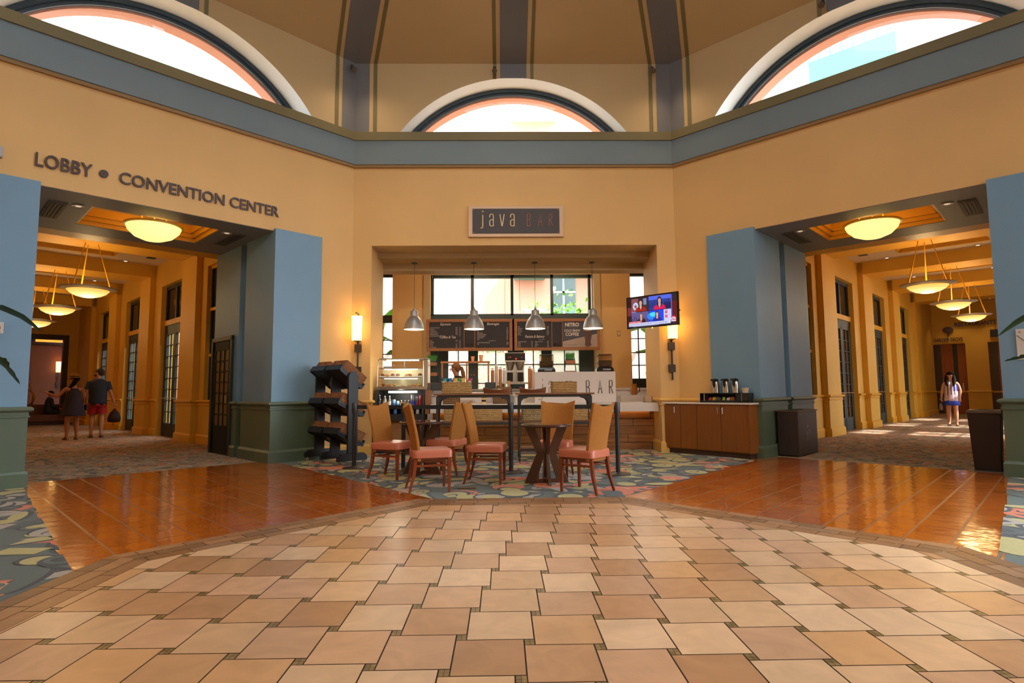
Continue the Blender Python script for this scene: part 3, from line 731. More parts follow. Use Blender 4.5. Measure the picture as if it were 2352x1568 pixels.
for x in (-1.35, -.42, .52, 1.30): m.box(x-.012, x+.012, y0+.03, y1-.03, .5, 2.2)
m.build('french_window_frame', DKGREEN, wn)
m = M(); m.quad((-2, YB, .4), (2, YB, .4), (2, YB, 2.2), (-2, YB, 2.2)); m.build('frosted_pane', FROST, wn)
for n_, (a, b) in ((2, (-3.32, -2.95)), (3, (2.93, 3.4))):
    m = M(); m.box(a, b, y0, y1, 2.88, 3.07); m.box(a, b, y0, y1, 4.03, 4.1); m.box(a, a+.02, y0, y1, 0, 4.1); m.box(b-.03, b, y0, y1, 0, 4.1); m.box(a, b, y0, y1, 0, 1.45)
    for z in (2.45, 2.1, 1.78): m.box(a, b, y0+.03, y1-.03, z-.012, z+.012)
    xm = a+.09 if n_ == 2 else (a+b)/2; m.box(xm-.012, xm+.012, y0+.03, y1-.03, 1.4, 2.9)
    o = struct(m.build('window_%d' % n_, DKGREEN))
    m = M(); m.quad((a, YB, 2.1), (b, YB, 2.1), (b, YB, 4.05), (a, YB, 4.05)); m.build('window_pane', GLASS, o)
    m = M(); m.quad((a, YB, 1.4), (b, YB, 1.4), (b, YB, 2.1), (a, YB, 2.1)); m.build('frosted_pane', FROST, o)
for c_, sx, sz in (((0, YB+.3, 3.55), 4.1, 1.1), ((0, YB+.3, 1.4), 4.1, 1.8), ((-3.13, YB+.3, 2.8), .4, 2.7), ((3.15, YB+.3, 2.8), .5, 2.7)):
    a_ = area('sky_portal', aim(c_, (0, -1, 0)), sx, sz, 1, (1, 1, 1)); a_.data.cycles.is_portal = True
# ---------------------------------------------------------------- wall lettering and signs
def wall_letters(name, txt, size, T, mt, label, sx=1.0, depth=.012, offset=.0, spacing=1.0, align='CENTER', cat='sign'):
    vs, fs = text_mesh(txt, size, depth, sx, align, offset=offset, spacing=spacing)
    m = M(); m.add(vs, fs); o = m.build(name, mt, T=T); return tag(o, label, cat)
dL = NW.to_3x3() @ Vector((-1, 0, 0)); dR = NE.to_3x3() @ Vector((1, 0, 0))
LT = wallT(NW @ Vector((4.44, -.02, 4.20)), dL)
wall_letters('wall_lettering', 'LOBBY', .262, LT, LETTER, 'raised dark lettering reading LOBBY above the left passage', .78, offset=.003, spacing=1.02)
m = M(); m.lathe([(.055, 0), (.055, .03)], n=20); T_ = wallT(NW @ Vector((3.985, 0, 4.29)), dL) @ Matrix.Identity(4)
tag(m.build('lettering_dot', LETTER, T=T_), 'round dark dot between LOBBY and CONVENTION on the left wall', 'sign')
wall_letters('wall_lettering', 'CONVENTION CENTER', .245, wallT(NW @ Vector((2.635, -.02, 4.205)), dL), LETTER, 'raised dark lettering reading CONVENTION CENTER above the left passage', .90, offset=.003)
wall_letters('wall_lettering', 'RESTAURANTS', .27, wallT(NE @ Vector((2.47, 21.93, 3.84)), dR), LETTER, 'dark lettering reading RESTAURANTS on the far right corridor end wall', .80, offset=.006)
wall_letters('wall_lettering', 'GARDEN GROVE', .21, wallT(NE @ Vector((1.50, 21.93, 3.22)), dR), LETTER, 'dark two word lettering over the wooden door, below a tree emblem', .58, offset=.006, spacing=1.15)
t = thing('tree_emblem', 'dark tree shaped emblem above the lettering over the wooden door', 'sign', tuple(NE @ Vector((1.52, 21.93, 3.42))), radians(-45))
m = M(); rr = random.Random(2)
for k in range(10): a = 2*pi*k/10; m.ell((.13*cos(a), 0, .30+.09*sin(a)), .07, .02, .06, 8, 6)
m.ell((0, 0, .3), .16, .02, .11, 10, 6); m.build('crown', LETTER, t)
m = M(); m.tube([(0, 0, 0), (0, 0, .25)], .025, 6); m.build('trunk', LETTER, t)
# hanging sign by the second doorway, plaques on the outer pilasters
t = thing('hanging_sign', 'small dark hanging sign over the second doorway of the right corridor', 'sign', tuple(NE @ Vector((3.35, 21.9, 3.3))), radians(-45))
m = M(); m.box(-.38, .38, -.03, .03, 0, .32); m.build('sign_panel', GUN, t)
for x in (-.2, .2):
    m = M(); m.tube([(x, 0, .3), (x, 0, .42)], .01, 6); m.build('bracket', GUN, t)
def plaque(F, s, z, wd, ht, label, dirx):
    o = F @ Vector((s, -.075, z)); T = wallT(o, dirx)
    t = thing('wall_plaque', label, 'sign'); t.matrix_world = T
    m = M(); m.box(-wd/2, wd/2, -ht/2, ht/2, 0, .012); m.build('plate', mat('plaque_off_white', (.62, .58, .52), .4), t, bevel=.003)
    for x in (-1, 1):
        for y in (-1, 1): m = M(); m.lathe([(.012, .012), (.012, .018), (.006, .02)], (x*(wd/2-.04), y*(ht/2-.04), 0), 10); m.build('standoff', STEEL, t)
    return t
p = plaque(NE, 5.11, 1.72, .52, .40, 'large pale plaque with a thin diagonal line on the right pilaster', dR)
m = M(); m.tube([(-.25, .12, .014), (-.02, -.14, .014)], .003, 5); m.build('cable_line', GUN, p)
p = plaque(NW, 5.06, 2.01, .22, .145, 'small white notice on the blue pilaster at the left edge', dL)
m = M(); m.box(.05, .08, -.04, .02, .012, .014); m.box(.05, .09, -.055, -.05, .012, .014); m.build('red_print', mat('print_red', L((150, 40, 40)), .5), p)
t = thing('wall_speaker', 'small grey box fixed high on the left wall beside LOBBY', 'speaker', tuple(NW @ Vector((5.17, -.06, 4.26))), radians(45))
m = M(); m.box(-.1, .1, -.05, .05, -.07, .07); m.build('housing', mat('grey_box', (.4, .4, .4), .5), t, bevel=.01)
m = M(); m.box(-.03, .03, .05, .07, -.03, .03); m.build('wall_bracket', GUN, t)
# java BAR stroke lettering
def glyph(ch):
    if ch == 'j': return [[(.15, .98), (.15, 0), (.13, -.12), (.05, -.16), (-.02, -.14)]]
    if ch == 'a': return [[(0, .72), (0, .88), (.05, .97), (.15, 1), (.25, .97), (.28, .88), (.28, 0), (.22, .03)], [(.28, .52), (.15, .54), (.03, .48), (0, .38), (0, .12), (.05, .03), (.14, 0), (.24, .03), (.28, .12)]]
    if ch == 'v': return [[(0, 1), (.14, 0), (.16, 0), (.30, 1)]]
    if ch == 'B': return [[(0, 0), (0, 1), (.16, 1), (.22, .93), (.22, .62), (.16, .53), (.02, .5), (.16, .47), (.22, .38), (.22, .08), (.16, 0), (0, 0)]]
    if ch == 'A': return [[(0, 0), (.14, 1), (.28, 0)], [(.06, .35), (.22, .35)]]
    if ch == 'R': return [[(0, 0), (0, 1), (.18, 1), (.22, .93), (.22, .6), (.16, .52), (0, .5)], [(.1, .5), (.26, 0)]]
def letters(t, spec, T, r, mt, name):
    for k in spec: strokes([k], T, r).build(name, mt, t)
def strokes(spec, T, r, flat=.4):
    m = M()
    for ch, x, y, h, w in spec:
        for ln in glyph(ch): m.tube([(x+a*w, y+b*h, 0) for a, b in ln], r, 6)
        if ch == 'j': m.ell((x+.15*w, y+1.28*h, 0), r*1.9, r*1.9, r*1.9, 10, 6)
    m.xf(T); return m
t = thing('shop_sign', 'dark rectangular sign with thin spaced letters in a pale frame above the alcove', 'sign', (.026, DM-.03, 4.412))
m = M(); m.box(-.915, .915, -.03, .03, -.305, .305); m.build('frame', SIGNFR, t, bevel=.008)
m = M(); m.box(-.835, .835, -.042, -.028, -.24, .245); m.build('panel', SIGNBG, t)
TT = Matrix(((1, 0, 0, 0), (0, 0, -1, -.046), (0, 1, 0, 0), (0, 0, 0, 1)))
letters(t, [('j', -.675, -.10, .225, .25), ('a', -.505, -.10, .235, .25), ('v', -.31, -.10, .235, .28), ('a', -.105, -.10, .235, .25)], TT, .0095, mat('letter_gold_metal', L((224, 194, 150)), .4, .2), 'gold_letter')
letters(t, [('B', .215, -.10, .24, .25), ('A', .43, -.10, .24, .24), ('R', .635, -.10, .24, .25)], TT, .0068, mat('letter_copper', L((160, 92, 68)), .4, .2), 'copper_letter')
for x in (-.81, .81):
    for z in (-.22, .225):
        m = M(); m.ell((x, -.046, z), .012, .006, .012, 8, 6); m.build('screw', CHROME, t)

# ---------------------------------------------------------------- lamps
SHADE = mat('sconce_shade_glow', (.9, .8, .6), .5, emit=L((255, 205, 110)), es=4.5)
def sconce(loc, rot, label, cat='wall lamp', hgt=.45):
    t = thing('wall_sconce', label, cat, loc, rot)
    m = M(); m.lathe([(.088, 0), (.10, hgt)], (0, -.15, 0), 20, cap=False); sh = m.build('lamp_shade', SHADE, t, smooth=True)
    m = M(); m.tube([(0, -.05, -.78), (0, -.05, hgt+.06), (-.03, -.11, hgt+.07)], .017, 6); m.build('rod', GUN, t)
    for z in (-.14, -.56):
        m = M(); m.box(-.06, .06, -.07, 0, z-.07, z+.07); m.build('bracket_plate', mat('rust_brown_iron', (.05, .035, .03), .5, .4), t)
    m = M(); m.box(-.05, .05, -.17, -.02, -.02, .0); m.build('shade_holder', GUN, t)
    return t
s1 = sconce((-2.965, DM, 2.13), 0, 'glowing wall sconce on a dark rod left of the bar alcove')
s2 = sconce((2.955, DM, 2.13), 0, 'glowing wall sconce on a dark rod right of the alcove behind the television')
s3 = sconce(tuple(NW @ Vector((.98, 24.98, 2.22))), radians(45), 'distant glowing wall sconce on the brown lobby wall at left', hgt=.5)
# bar pendants
def pendant(loc, label):
    t = thing('pendant_lamp', label, 'pendant lamp', loc, 0, 'pewter pendants over the bar counter')
    m = M(); m.lathe([(.02, .0), (.205, .0), (.20, .045), (.185, .11), (.158, .175), (.122, .23), (.092, .262), (.082, .27), (.082, .365), (.074, .378), (.04, .385), (.018, .42), (.012, .45)][1:], n=28, cap=False); m.build('lamp_shade', PEWTER, t, smooth=True)
    m = M(); m.lathe([(.198, .004), (.19, .045), (.174, .11), (.145, .175), (.11, .225), (.0, .25)], n=28, cap=False); m.build('shade_lining', mat('white_enamel_lit', (.9, .85, .75), .5), t, smooth=True)
    m = M(); m.ell((0, 0, .09), .05, .05, .065, 12, 8); m.build('bulb', mat('bulb_glow', (1, .9, .7), .5, emit=(1, .80, .5), es=14), t)
    m = M(); m.tube([(0, 0, .44), (0, 0, 1.35)], .004, 5); m.build('cord', BLACK, t)
    m = M(); m.lathe([(.06, 1.35), (.058, 1.365), (.01, 1.375)][::1], n=16); m.build('ceiling_rose', GUN, t)
    return t
YP = 11.6
for i, (x, lb) in enumerate(((-2.03, 'first from the left, before the narrow window'), (-.82, 'second from the left, before the Espresso menu board'), (.42, 'third from the left, before the Paninis menu board'), (1.59, 'rightmost, nearest the television'))):
    if i == 0: p0 = pendant((x, YP, 2.415), 'domed pewter pendant lamp, '+lb)
    else: dup(p0, (x, YP, 2.415), None, 'domed pewter pendant lamp, '+lb)
    point('pendant_light', (x, YP, 2.36), 9, (1, .75, .45), .1)
# corridor bowl pendants
BOWL = mat('alabaster_bowl_glow', (.9, .7, .4), .5, emit=L((255, 190, 60)), es=2.4)
def bowl_glow():
    m = bpy.data.materials.new('alabaster_glow'); m.use_nodes = True; nt = m.node_tree; n = nt.nodes; b = n['Principled BSDF']
    tc_ = n.new('ShaderNodeTexCoord'); sp = n.new('ShaderNodeSeparateXYZ'); nt.links.new(tc_.outputs['Object'], sp.inputs[0])
    r = n.new('ShaderNodeValToRGB'); r.color_ramp.elements[0].color = (1, .80, .33, 1); r.color_ramp.elements[1].color = (1, .38, .02, 1)
    mr = n.new('ShaderNodeMapRange'); mr.inputs[1].default_value = -.22; mr.inputs[2].default_value = 0
    nt.links.new(sp.outputs[2], mr.inputs[0]); nt.links.new(mr.outputs[0], r.inputs[0]); nt.links.new(r.outputs[0], b.inputs['Emission Color'])
    b.inputs['Emission Strength'].default_value = 1.25; b.inputs['Base Color'].default_value = (.8, .6, .3, 1); b.inputs['Roughness'].default_value = .4
    return m
BG = bowl_glow()
def bowl(loc, rot, label, grp):
    t = thing('bowl_pendant', label, 'pendant lamp', loc, rot, grp)
    m = M(); m.lathe([(.0, -.20), (.12, -.19), (.24, -.155), (.34, -.10), (.41, -.02), (.41, 0)], n=32, cap=False); m.build('glass_bowl', BG, t, smooth=True)
    m = M(); m.lathe([(.40, -.03), (.46, -.012), (.54, .01), (.55, .02), (.47, .035), (.40, .02), (.40, -.03)], n=32, cap=False); m.build('rim', mat('bowl_rim_stone', (.36, .31, .25), .6), t, smooth=True)
    for k in range(3):
        a = radians(100+120*k); m = M(); m.tube([(.42*cos(a), .42*sin(a), .02), (.12*cos(a), .12*sin(a), 1.1)], [.018, .008], 6); m.build('rod', CORD, t)
    m = M(); m.lathe([(.14, 1.08), (.14, 1.13), (.05, 1.14)], n=16); m.build('ceiling_rose', CORD, t)
    return t
spots_ = [(6.0, 'nearest'), (10.03, 'second'), (14.07, 'third')]
bw = None
for k, F, sd in ((0, NW, 'left'), (1, NE, 'right')):
    for v, wd in spots_:
        lc = tuple(F @ Vector((3.1, v, 3.52))); lb = '%s glowing bowl pendant of the %s corridor' % (wd, sd)
        if bw is None: bw = bowl(lc, radians(45), lb, 'bowl pendants along the corridors'); 
        else: dup(bw, lc, radians(45 if k == 0 else -45), lb)
        point('bowl_light', tuple(F @ Vector((3.1, v, 3.62))), 24, (1, .68, .30), .25)
        point('bowl_light_down', tuple(F @ Vector((3.1, v, 3.22))), 20, (1, .68, .30), .2)
# flush bowls, vents and downlights in the gateways
DM_ = mat('flush_bowl_glow', (.9, .7, .4), .5, emit=L((255, 226, 130)), es=1.5)
def flush(F, sd):
    t = thing('flush_ceiling_light', 'large glowing half bowl under the coffer of the %s gateway' % sd, 'ceiling light', tuple(F @ Vector((3.1, .95 if sd == 'right' else .95, 3.90))))
    m = M(); m.lathe([(0, -.24), (.15, -.225), (.28, -.17), (.37, -.08), (.40, .0)], n=30, cap=False); m.build('glass_bowl', DM_, t, smooth=True)
    m = M(); m.lathe([(.39, -.01), (.43, 0), (.43, .02), (.39, .02), (.39, -.01)], n=30, cap=False); m.build('rim', CORD, t)
    for a in (0, 2.1, 4.2):
        m = M(); m.tube([(.2*cos(a), .2*sin(a), .0), (.2*cos(a), .2*sin(a), .35)], .012, 6); m.build('rod', CORD, t)
    point('flush_light', tuple(F @ Vector((3.1, .95, 4.02))), 6, (1, .55, .15), .2)
flush(NW, 'left'); flush(NE, 'right')
def vent(F, s, v, rot, label, z=3.955):
    t = thing('ceiling_vent', label, 'air vent', tuple(F @ Vector((s, v, z))), 0, 'air vents of the passages')
    t.matrix_world = F @ Matrix.Translation((s, v, z)) if F is NE else Matrix.Translation(F @ Vector((s, v, z))) @ Matrix.Rotation(radians(45), 4, 'Z') @ Matrix.Diagonal((-1, 1, 1, 1))
    t.matrix_world = Matrix.Translation(F @ Vector((s, v, z))) @ Matrix.Rotation(radians(45 if F is NW else -45), 4, 'Z')
    m = M(); m.box(-.11, .11, -.5, .5, -.012, -.002); m.build('vent_plate', mat('vent_grey', (.12, .11, .10), .6), t)
    for i in range(4):
        m = M(); m.box(-.08+i*.047, -.06+i*.047, -.45, .45, -.018, -.011); m.build('slot', BLACK, t)
    return t
vent(NW, 1.85, 1.15, 0, 'slotted air vent in the left gateway ceiling near the blue column'); vent(NW, 4.38, 1.2, 0, 'slotted air vent in the left gateway ceiling at the outer side')
vent(NE, 1.85, 1.15, 0, 'slotted air vent in the right gateway ceiling near the blue column'); vent(NE, 4.38, 1.2, 0, 'slotted air vent in the right gateway ceiling at the outer side')
vent(NW, 1.35, 7.9, 0, 'slotted air vent in the plaster ceiling of the left corridor', 4.9); vent(NE, 1.35, 7.9, 0, 'slotted air vent in the plaster ceiling of the right corridor', 4.9)
def downlight(F, s, v, z, label):
    KK = (z < 4)
    t = thing('downlight', label, 'ceiling light', tuple(F @ Vector((s, v, z))), 0, 'recessed downlights in the passages')
    m = M(); m.lathe([(.045, -.004), (.08, -.004), (.085, -.01), (.08, -.014), (.05, -.01)], n=18); m.build('trim_ring', mat('downlight_ring', (.5, .42, .35), .4), t)
    m = M(); m.lathe([(.0, -.012), (.04, -.012), (.042, -.01)], n=14); m.build('lens', mat('downlight_lens_%d' % (z < 4), (1, .9, .7), .4, emit=(1, .85, .6), es=(.5 if z < 4 else 2.2)), t)
dn = [('nearer bay', 9.2), ('farther bay', 13.2)]
for F, sd in ((NW, 'left'), (NE, 'right')):
    for w_, v in dn:
        for s in (1.75, 3.8):
            downlight(F, s, v, 4.9, 'small round downlight, %s of the %s corridor, %s row' % (w_, sd, 'window side' if s < 3 else 'inner'))
    for s in (2.05, 4.15): downlight(F, s, .7, 3.955, 'small round downlight beside the coffer of the %s gateway, %s end' % (sd, 'inner' if s < 3 else 'outer'))
for s in (1.9, 3.1): downlight(NE, s, 21.2, 4.89, 'round lit downlight over the RESTAURANTS lettering, %s' % ('left one' if s < 3 else 'right one'))
spot('restaurants_light', tuple(NE @ Vector((1.9, 21.2, 4.8))), 40, (1, .72, .4), 90); spot('restaurants_light', tuple(NE @ Vector((3.1, 21.2, 4.8))), 40, (1, .72, .4), 90)
# spot heads round the drum
def spothead(F, s, label, i):
    t = thing('spot_head', label, 'spotlight'); t.matrix_world = Matrix.Translation(F @ Vector((s, -.07, 7.47)))
    m = M(); m.tube([(0, .0, .03), (0, -.0, -.02)], .03, 10); m.build('knuckle', GUN, t)
    d = (F.to_3x3() @ Vector((0, -1, -.8))).normalized()
    m = M(); m.tube([Vector((0, 0, -.02)), Vector((0, 0, -.02))+d*.12], [.035, .05], 12); m.build('lamp_can', mat('spot_can_bronze', (.12, .09, .07), .4, .5), t)
for F, s, lb in ((NW, .12, 'small dark spot head at the corner stripe left of the centre arch'), (NO, 2.73, 'small dark spot head on the olive stripe above the centre arch'), (NO, 5.84, 'small dark spot head right of the centre arch'), (NE, 2.81, 'small dark spot head above the right arch')):
    spothead(F, s, lb, 0)
# ---------------------------------------------------------------- seating
def dining_chair(loc, rot, label):
    t = thing('dining_chair', label, 'chair', loc, rot, 'chairs at the bistro tables')
    # seat
    m = M(); rings = []
    for z, k in ((.395, .97), (.40, 1.0), (.455, 1.0), (.475, .985), (.487, .95), (.492, .85)):
        r = []
        for i in range(32):
            a = 2*pi*i/32; c, s = cos(a), sin(a); e = .22
            x = .235*k*(abs(c)**e)*(1 if c > 0 else -1); y = (.228+.012*c)*k*(abs(s)**e)*(1 if s > 0 else -1)
            r.append((x, y, z))
        rings.append(r)
    m.loft(rings); m.build('seat', LEATHER, t, smooth=True)
    # wrap-over woven back, curved in plan, leaning back
    m = M(); nu, nz = 14, 12; fr = []; bk = []
    for j in range(nz+1):
        f = j/nz; z = .36+.61*f; hw = .205+.018*f+.018*f*f; lean = -.20-.015*f-.10*f*f
        a = []; b = []
        for i in range(nu+1):
            u = -1+2*i/nu; top = .055*u*u*max(0, f-.7)/.3
            cur = .045*u*u
            th = .040-.010*f
            a.append((lean+cur+th/2*(1), u*hw, z+top)); b.append((lean+cur-th/2, u*hw*1.02, z+top))
        fr.append(a); bk.append(b)
    rings = [fr[j]+bk[j][::-1] for j in range(nz+1)]
    m.loft(rings); m.build('backrest', WEAVE, t, smooth=True, bevel=.006)
    for sx, sy in ((1, 1), (1, -1)):
        m = M(); m.loft([[(sx*.195+a*w_, sy*.195+b*w_, z) for a, b in ((-1, -1), (1, -1), (1, 1), (-1, 1))] for z, w_ in ((0, .013), (.39, .021), (.40, .021))]); m.build('leg', WOODL, t)
    for sy in (1, -1):
        m = M(); m.loft([[(x+a*w_, sy*y_+b*w_, z) for a, b in ((-1, -1), (1, -1), (1, 1), (-1, 1))] for z, w_, x, y_ in ((0, .012, -.27, .20), (.2, .017, -.215, .185), (.40, .02, -.19, .175))]); m.build('leg', WOODL, t)
    for sy in (1, -1):
        m = M(); m.box(-.205, .2, sy*.19-.008, sy*.19+.008, .295, .32); m.build('stretcher', WOODL, t)
    m = M(); m.tube([(-.2+.09*(1-u*u), u*.19, .307) for u in [k/5-1 for k in range(11)]], .010, 6); m.build('back_stretcher', WOODL, t)
    m = M(); m.box(-.18, .2, -.18, .18, .37, .395); m.build('seat_rail', WOODL, t)
    return t
CH = [((-1.76, 8.04), -23, 'tan woven chair at the far left, its back towards the bread rack'),
      ((-1.12, 6.99), 15, 'tan woven chair nearest the camera at the left table'),
      ((-1.06, 8.40), 157, 'tan woven chair behind the left table, facing left, before the lower baskets'),
      ((-.455, 7.54), -7.6, 'tan woven chair standing in the gap between the two tables'),
      ((.45, 7.90), -106, 'tan woven chair behind the right table, facing the camera'),
      ((.70, 6.82), 141, 'tan woven chair at the front right, seen from behind')]
ch0 = dining_chair((CH[0][0][0], CH[0][0][1], .001), radians(CH[0][1]), CH[0][2])
for (x, y), r, lb in CH[1:]: dup(ch0, (x, y, .0045), radians(r), lb)
def bistro_table(loc, rot, label):
    t = thing('bistro_table', label, 'table', loc, rot, 'round bistro tables')
    m = M(); m.lathe([(.20, .708), (.305, .71), (.325, .72), (.325, .737), (.318, .742), (.0, .742)], n=48); m.build('tabletop', WOODT, t, smooth=True)
    m = M(); m.lathe([(.0, .7425), (.30, .7425), (.312, .744), (.312, .748), (.0, .7485)], n=48, cap=False); m.build('glass_top', mat('table_glass', (.05, .04, .04), .04, spec=.8, coat=1), t, smooth=True)
    leg = [(.12, 0), (.285, 0), (.262, .06), (.125, .37), (.275, .71), (.145, .71), (.02, .37), (.12, .07)]
    for k in range(4):
        a = k*pi/2
        m = M(); c, s = cos(a), sin(a); w_ = .018
        m.prism(leg, lambda u, z, q_: (u*c-q_*s, u*s+q_*c, z), -w_, w_); m.build('leg', WOODT, t, bevel=.002)
    m = M(); m.box(-.26, .26, -.017, .017, .001, .055); m.box(-.017, .017, -.26, .26, .001, .055); m.build('foot_bar', WOODT, t)
    m = M(); m.box(-.006, .006, -.29, -.275, .0, .34) ; m.xf(Matrix.Identity(4)); m = M(); m.tube([(0, -.272, .02), (0, -.115, .36), (0, -.13, .42)], .007, 6); m.build('chrome_edge', CHROME, t)
    return t
t0 = bistro_table((-1.40, 8.32, .001), radians(-14), 'round dark wooden bistro table at left, among four chairs')
dup(t0, (.30, 7.44, .001), radians(4), 'round dark wooden bistro table at right, its crossed legs in full view')

# ---------------------------------------------------------------- queue barrier
def stanchion(loc, label, to=None):
    t = thing('barrier_post', label, 'queue post', loc, 0, 'black belt barrier posts')
    m = M(); m.lathe([(0, .0), (.172, .0), (.172, .012), (.15, .022), (.05, .034), (.032, .04)][1:], n=32); m.build('base', mat('post_base_brown', (.035, .028, .026), .45), t, smooth=True)
    m = M(); m.lathe([(.031, .03), (.031, .88)], n=20); m.build('post', BLACK, t, smooth=True)
    m = M(); m.lathe([(.04, .84), (.043, .86), (.043, .99), (.038, 1.0), (.0, 1.002)], n=20); m.build('belt_head', mat('head_black_plastic', (.02, .02, .022), .4), t, smooth=True)
    if to:
        d = Vector(to)-Vector(loc); n = d.cross(Vector((0, 0, 1))).normalized()*.003; m = M()
        a, b = d.normalized()*.04, d-d.normalized()*.04
        vs = []
        for s in (0, .5, 1):
            p = a.lerp(b, s)
            for z in (.905, .965):
                for k in (-1, 1): vs.append((p.x+n.x*k, p.y+n.y*k, z))
        m.add(vs, [(0, 4, 6, 2), (4, 8, 10, 6), (1, 3, 7, 5), (5, 7, 11, 9), (0, 1, 5, 4), (4, 5, 9, 8), (2, 6, 7, 3), (6, 10, 11, 7), (0, 2, 3, 1), (8, 9, 11, 10)])
        m.build('belt', mat('belt_black_fabric', (.012, .012, .013), .8), t)
    return t
SP = [(-2.55, 9.05, .001), (-1.75, 8.80, .001), (-.138, 8.36, .001), (1.34, 8.08, .001)]
for i, lb in enumerate(('black barrier post standing against the bread rack', 'black barrier post behind the leftmost chair', 'black barrier post between the two wheeled consoles', 'black barrier post at the right end of the belt')):
    stanchion(SP[i], lb, SP[i+1] if i < 3 else None)

# ---------------------------------------------------------------- baskets
def basket_mat(name, ang=0, c1=(228, 182, 116), c2=(92, 60, 32)):
    m = bpy.data.materials.new(name); m.use_nodes = True; nt = m.node_tree; n = nt.nodes; b = n['Principled BSDF']
    tc_ = n.new('ShaderNodeTexCoord'); mp = n.new('ShaderNodeMapping'); mp.inputs['Rotation'].default_value = (0, ang, 0)
    wv_ = n.new('ShaderNodeTexWave'); wv_.wave_type = 'BANDS'; wv_.bands_direction = 'Z'; wv_.inputs['Scale'].default_value = 11; wv_.inputs['Distortion'].default_value = 7; wv_.inputs['Detail Scale'].default_value = 14
    nt.links.new(tc_.outputs['Object'], mp.inputs[0]); nt.links.new(mp.outputs[0], wv_.inputs['Vector'])
    nz = n.new('ShaderNodeTexNoise'); nz.inputs['Scale'].default_value = 48; nt.links.new(tc_.outputs['Object'], nz.inputs['Vector'])
    r = n.new('ShaderNodeValToRGB'); r.color_ramp.elements[0].color = L(c2)+(1,); r.color_ramp.elements[1].color = L(c1)+(1,); r.color_ramp.elements[0].position = .28; r.color_ramp.elements[1].position = .62
    mx = n.new('ShaderNodeMath'); mx.operation = 'MULTIPLY_ADD'; mx.inputs[1].default_value = .6; nt.links.new(wv_.outputs[1], mx.inputs[0]); 
    ml = n.new('ShaderNodeMath'); ml.operation = 'MULTIPLY'; ml.inputs[1].default_value = .6; nt.links.new(nz.outputs[0], ml.inputs[0]); nt.links.new(ml.outputs[0], mx.inputs[2])
    nt.links.new(mx.outputs[0], r.inputs[0]); nt.links.new(r.outputs[0], b.inputs['Base Color']); b.inputs['Roughness'].default_value = .75
    bp = n.new('ShaderNodeBump'); bp.inputs['Strength'].default_value = .9; bp.inputs['Distance'].default_value = .01; nt.links.new(mx.outputs[0], bp.inputs['Height']); nt.links.new(bp.outputs[0], b.inputs['Normal'])
    return m
SEAG = basket_mat('seagrass_weave', 0); SEAGD = basket_mat('seagrass_diagonal', .45, (196, 170, 118), (74, 52, 34)); WICK = basket_mat('wicker_brown', .1, (206, 142, 96), (84, 46, 28))
def basket_mesh(w, d, h, t=.016, flare=.0, dz=0):
    m = M()
    def rr(a, b, z, r=.03):
        pts = []
        for cx, cy, a0 in ((a-r, b-r, 0), (-a+r, b-r, pi/2), (-a+r, -b+r, pi), (a-r, -b+r, 1.5*pi)):
            for k in range(4): an = a0+k*pi/6; pts.append((cx+r*cos(an), cy+r*sin(an), z))
        return pts
    f = flare
    rings = [rr(w/2-f, d/2-f, 0)]
    N = 7
    for i in range(N):       # bulging rows of weave
        z0 = h*i/N; z1 = h*(i+1)/N; k = f*(1-(i+.5)/N)
        rings += [rr(w/2-k-.003, d/2-k-.003, z0+.001), rr(w/2-k+.007, d/2-k+.007, (z0+z1)/2), rr(w/2-k-.003, d/2-k-.003, z1-.001)]
    rings += [rr(w/2+.006, d/2+.006, h+.004), rr(w/2-t, d/2-t, h+.006), rr(w/2-t-f, d/2-t-f, .02)]
    m.loft(rings); return m
def basket(name, w, d, h, loc, rot, mt, label, grp):
    t = tag(basket_mesh(w, d, h).build(name, mt, smooth=True), label, 'basket', grp); t.location = loc; t.rotation_euler = (0, 0, rot); return t

# ---------------------------------------------------------------- wheeled consoles in front of the counter
def console(loc, label, W_=1.31):
    t = thing('wheeled_console', label, 'console table', loc, 0, 'industrial consoles in front of the counter')
    D_ = .42; x0 = W_/2-.055
    m = M(); m.box(-W_/2, W_/2, -D_/2, D_/2, 1.10, 1.128); m.build('tabletop', WOODK, t, bevel=.003)
    m = M(); m.box(-x0, x0, -D_/2+.03, D_/2-.03, 1.06, 1.10); m.build('apron', GUN, t)
    for sx in (-1, 1):
        for sy in (-1, 1):
            lg = M(); lg.box(sx*x0-.016, sx*x0+.016, sy*(D_/2-.05)-.016, sy*(D_/2-.05)+.016, .13, 1.08)
            lo = lg.build('leg', GUN, t)
            b_ = M(); pts = [(0, 0), (.13, 0), (.13, -.012), (.06, -.03), (.025, -.07), (.014, -.16), (0, -.16)]
            b_.prism(pts, lambda u, w_, q_: (sx*(x0-.012-u), sy*(D_/2-.05)+q_, 1.06+w_), -.012, .012); b_.build('corner_bracket', GUN, lo)
            c_ = M(); c_.tube([(sx*x0-.012, sy*(D_/2-.05), .048), (sx*x0+.012, sy*(D_/2-.05), .048)], .045, 14); c_.box(sx*x0-.02, sx*x0+.02, sy*(D_/2-.05)-.008, sy*(D_/2-.05)+.008, .05, .135)
            c_.build('caster', BLACK, lo)
    for z, nm_ in ((.64, 'shelf'), (.2, 'lower_shelf')):
        m = M(); m.box(-x0, x0, -D_/2+.03, D_/2-.03, z, z+.03); o = m.build(nm_, WOODK, t)
        m = M(); m.box(-x0, x0, -D_/2+.025, -D_/2+.045, z-.03, z+.012); m.box(-x0, x0, D_/2-.045, D_/2-.025, z-.03, z+.012); m.build('shelf_edge', GUN, o)
    return t
YC = 9.80
c0 = console((-.74, YC, .001), 'left dark framed console on casters with a wooden top')
dup(c0, (.62, YC, .001), None, 'right dark framed console on casters with a wooden top')
zt = 1.131
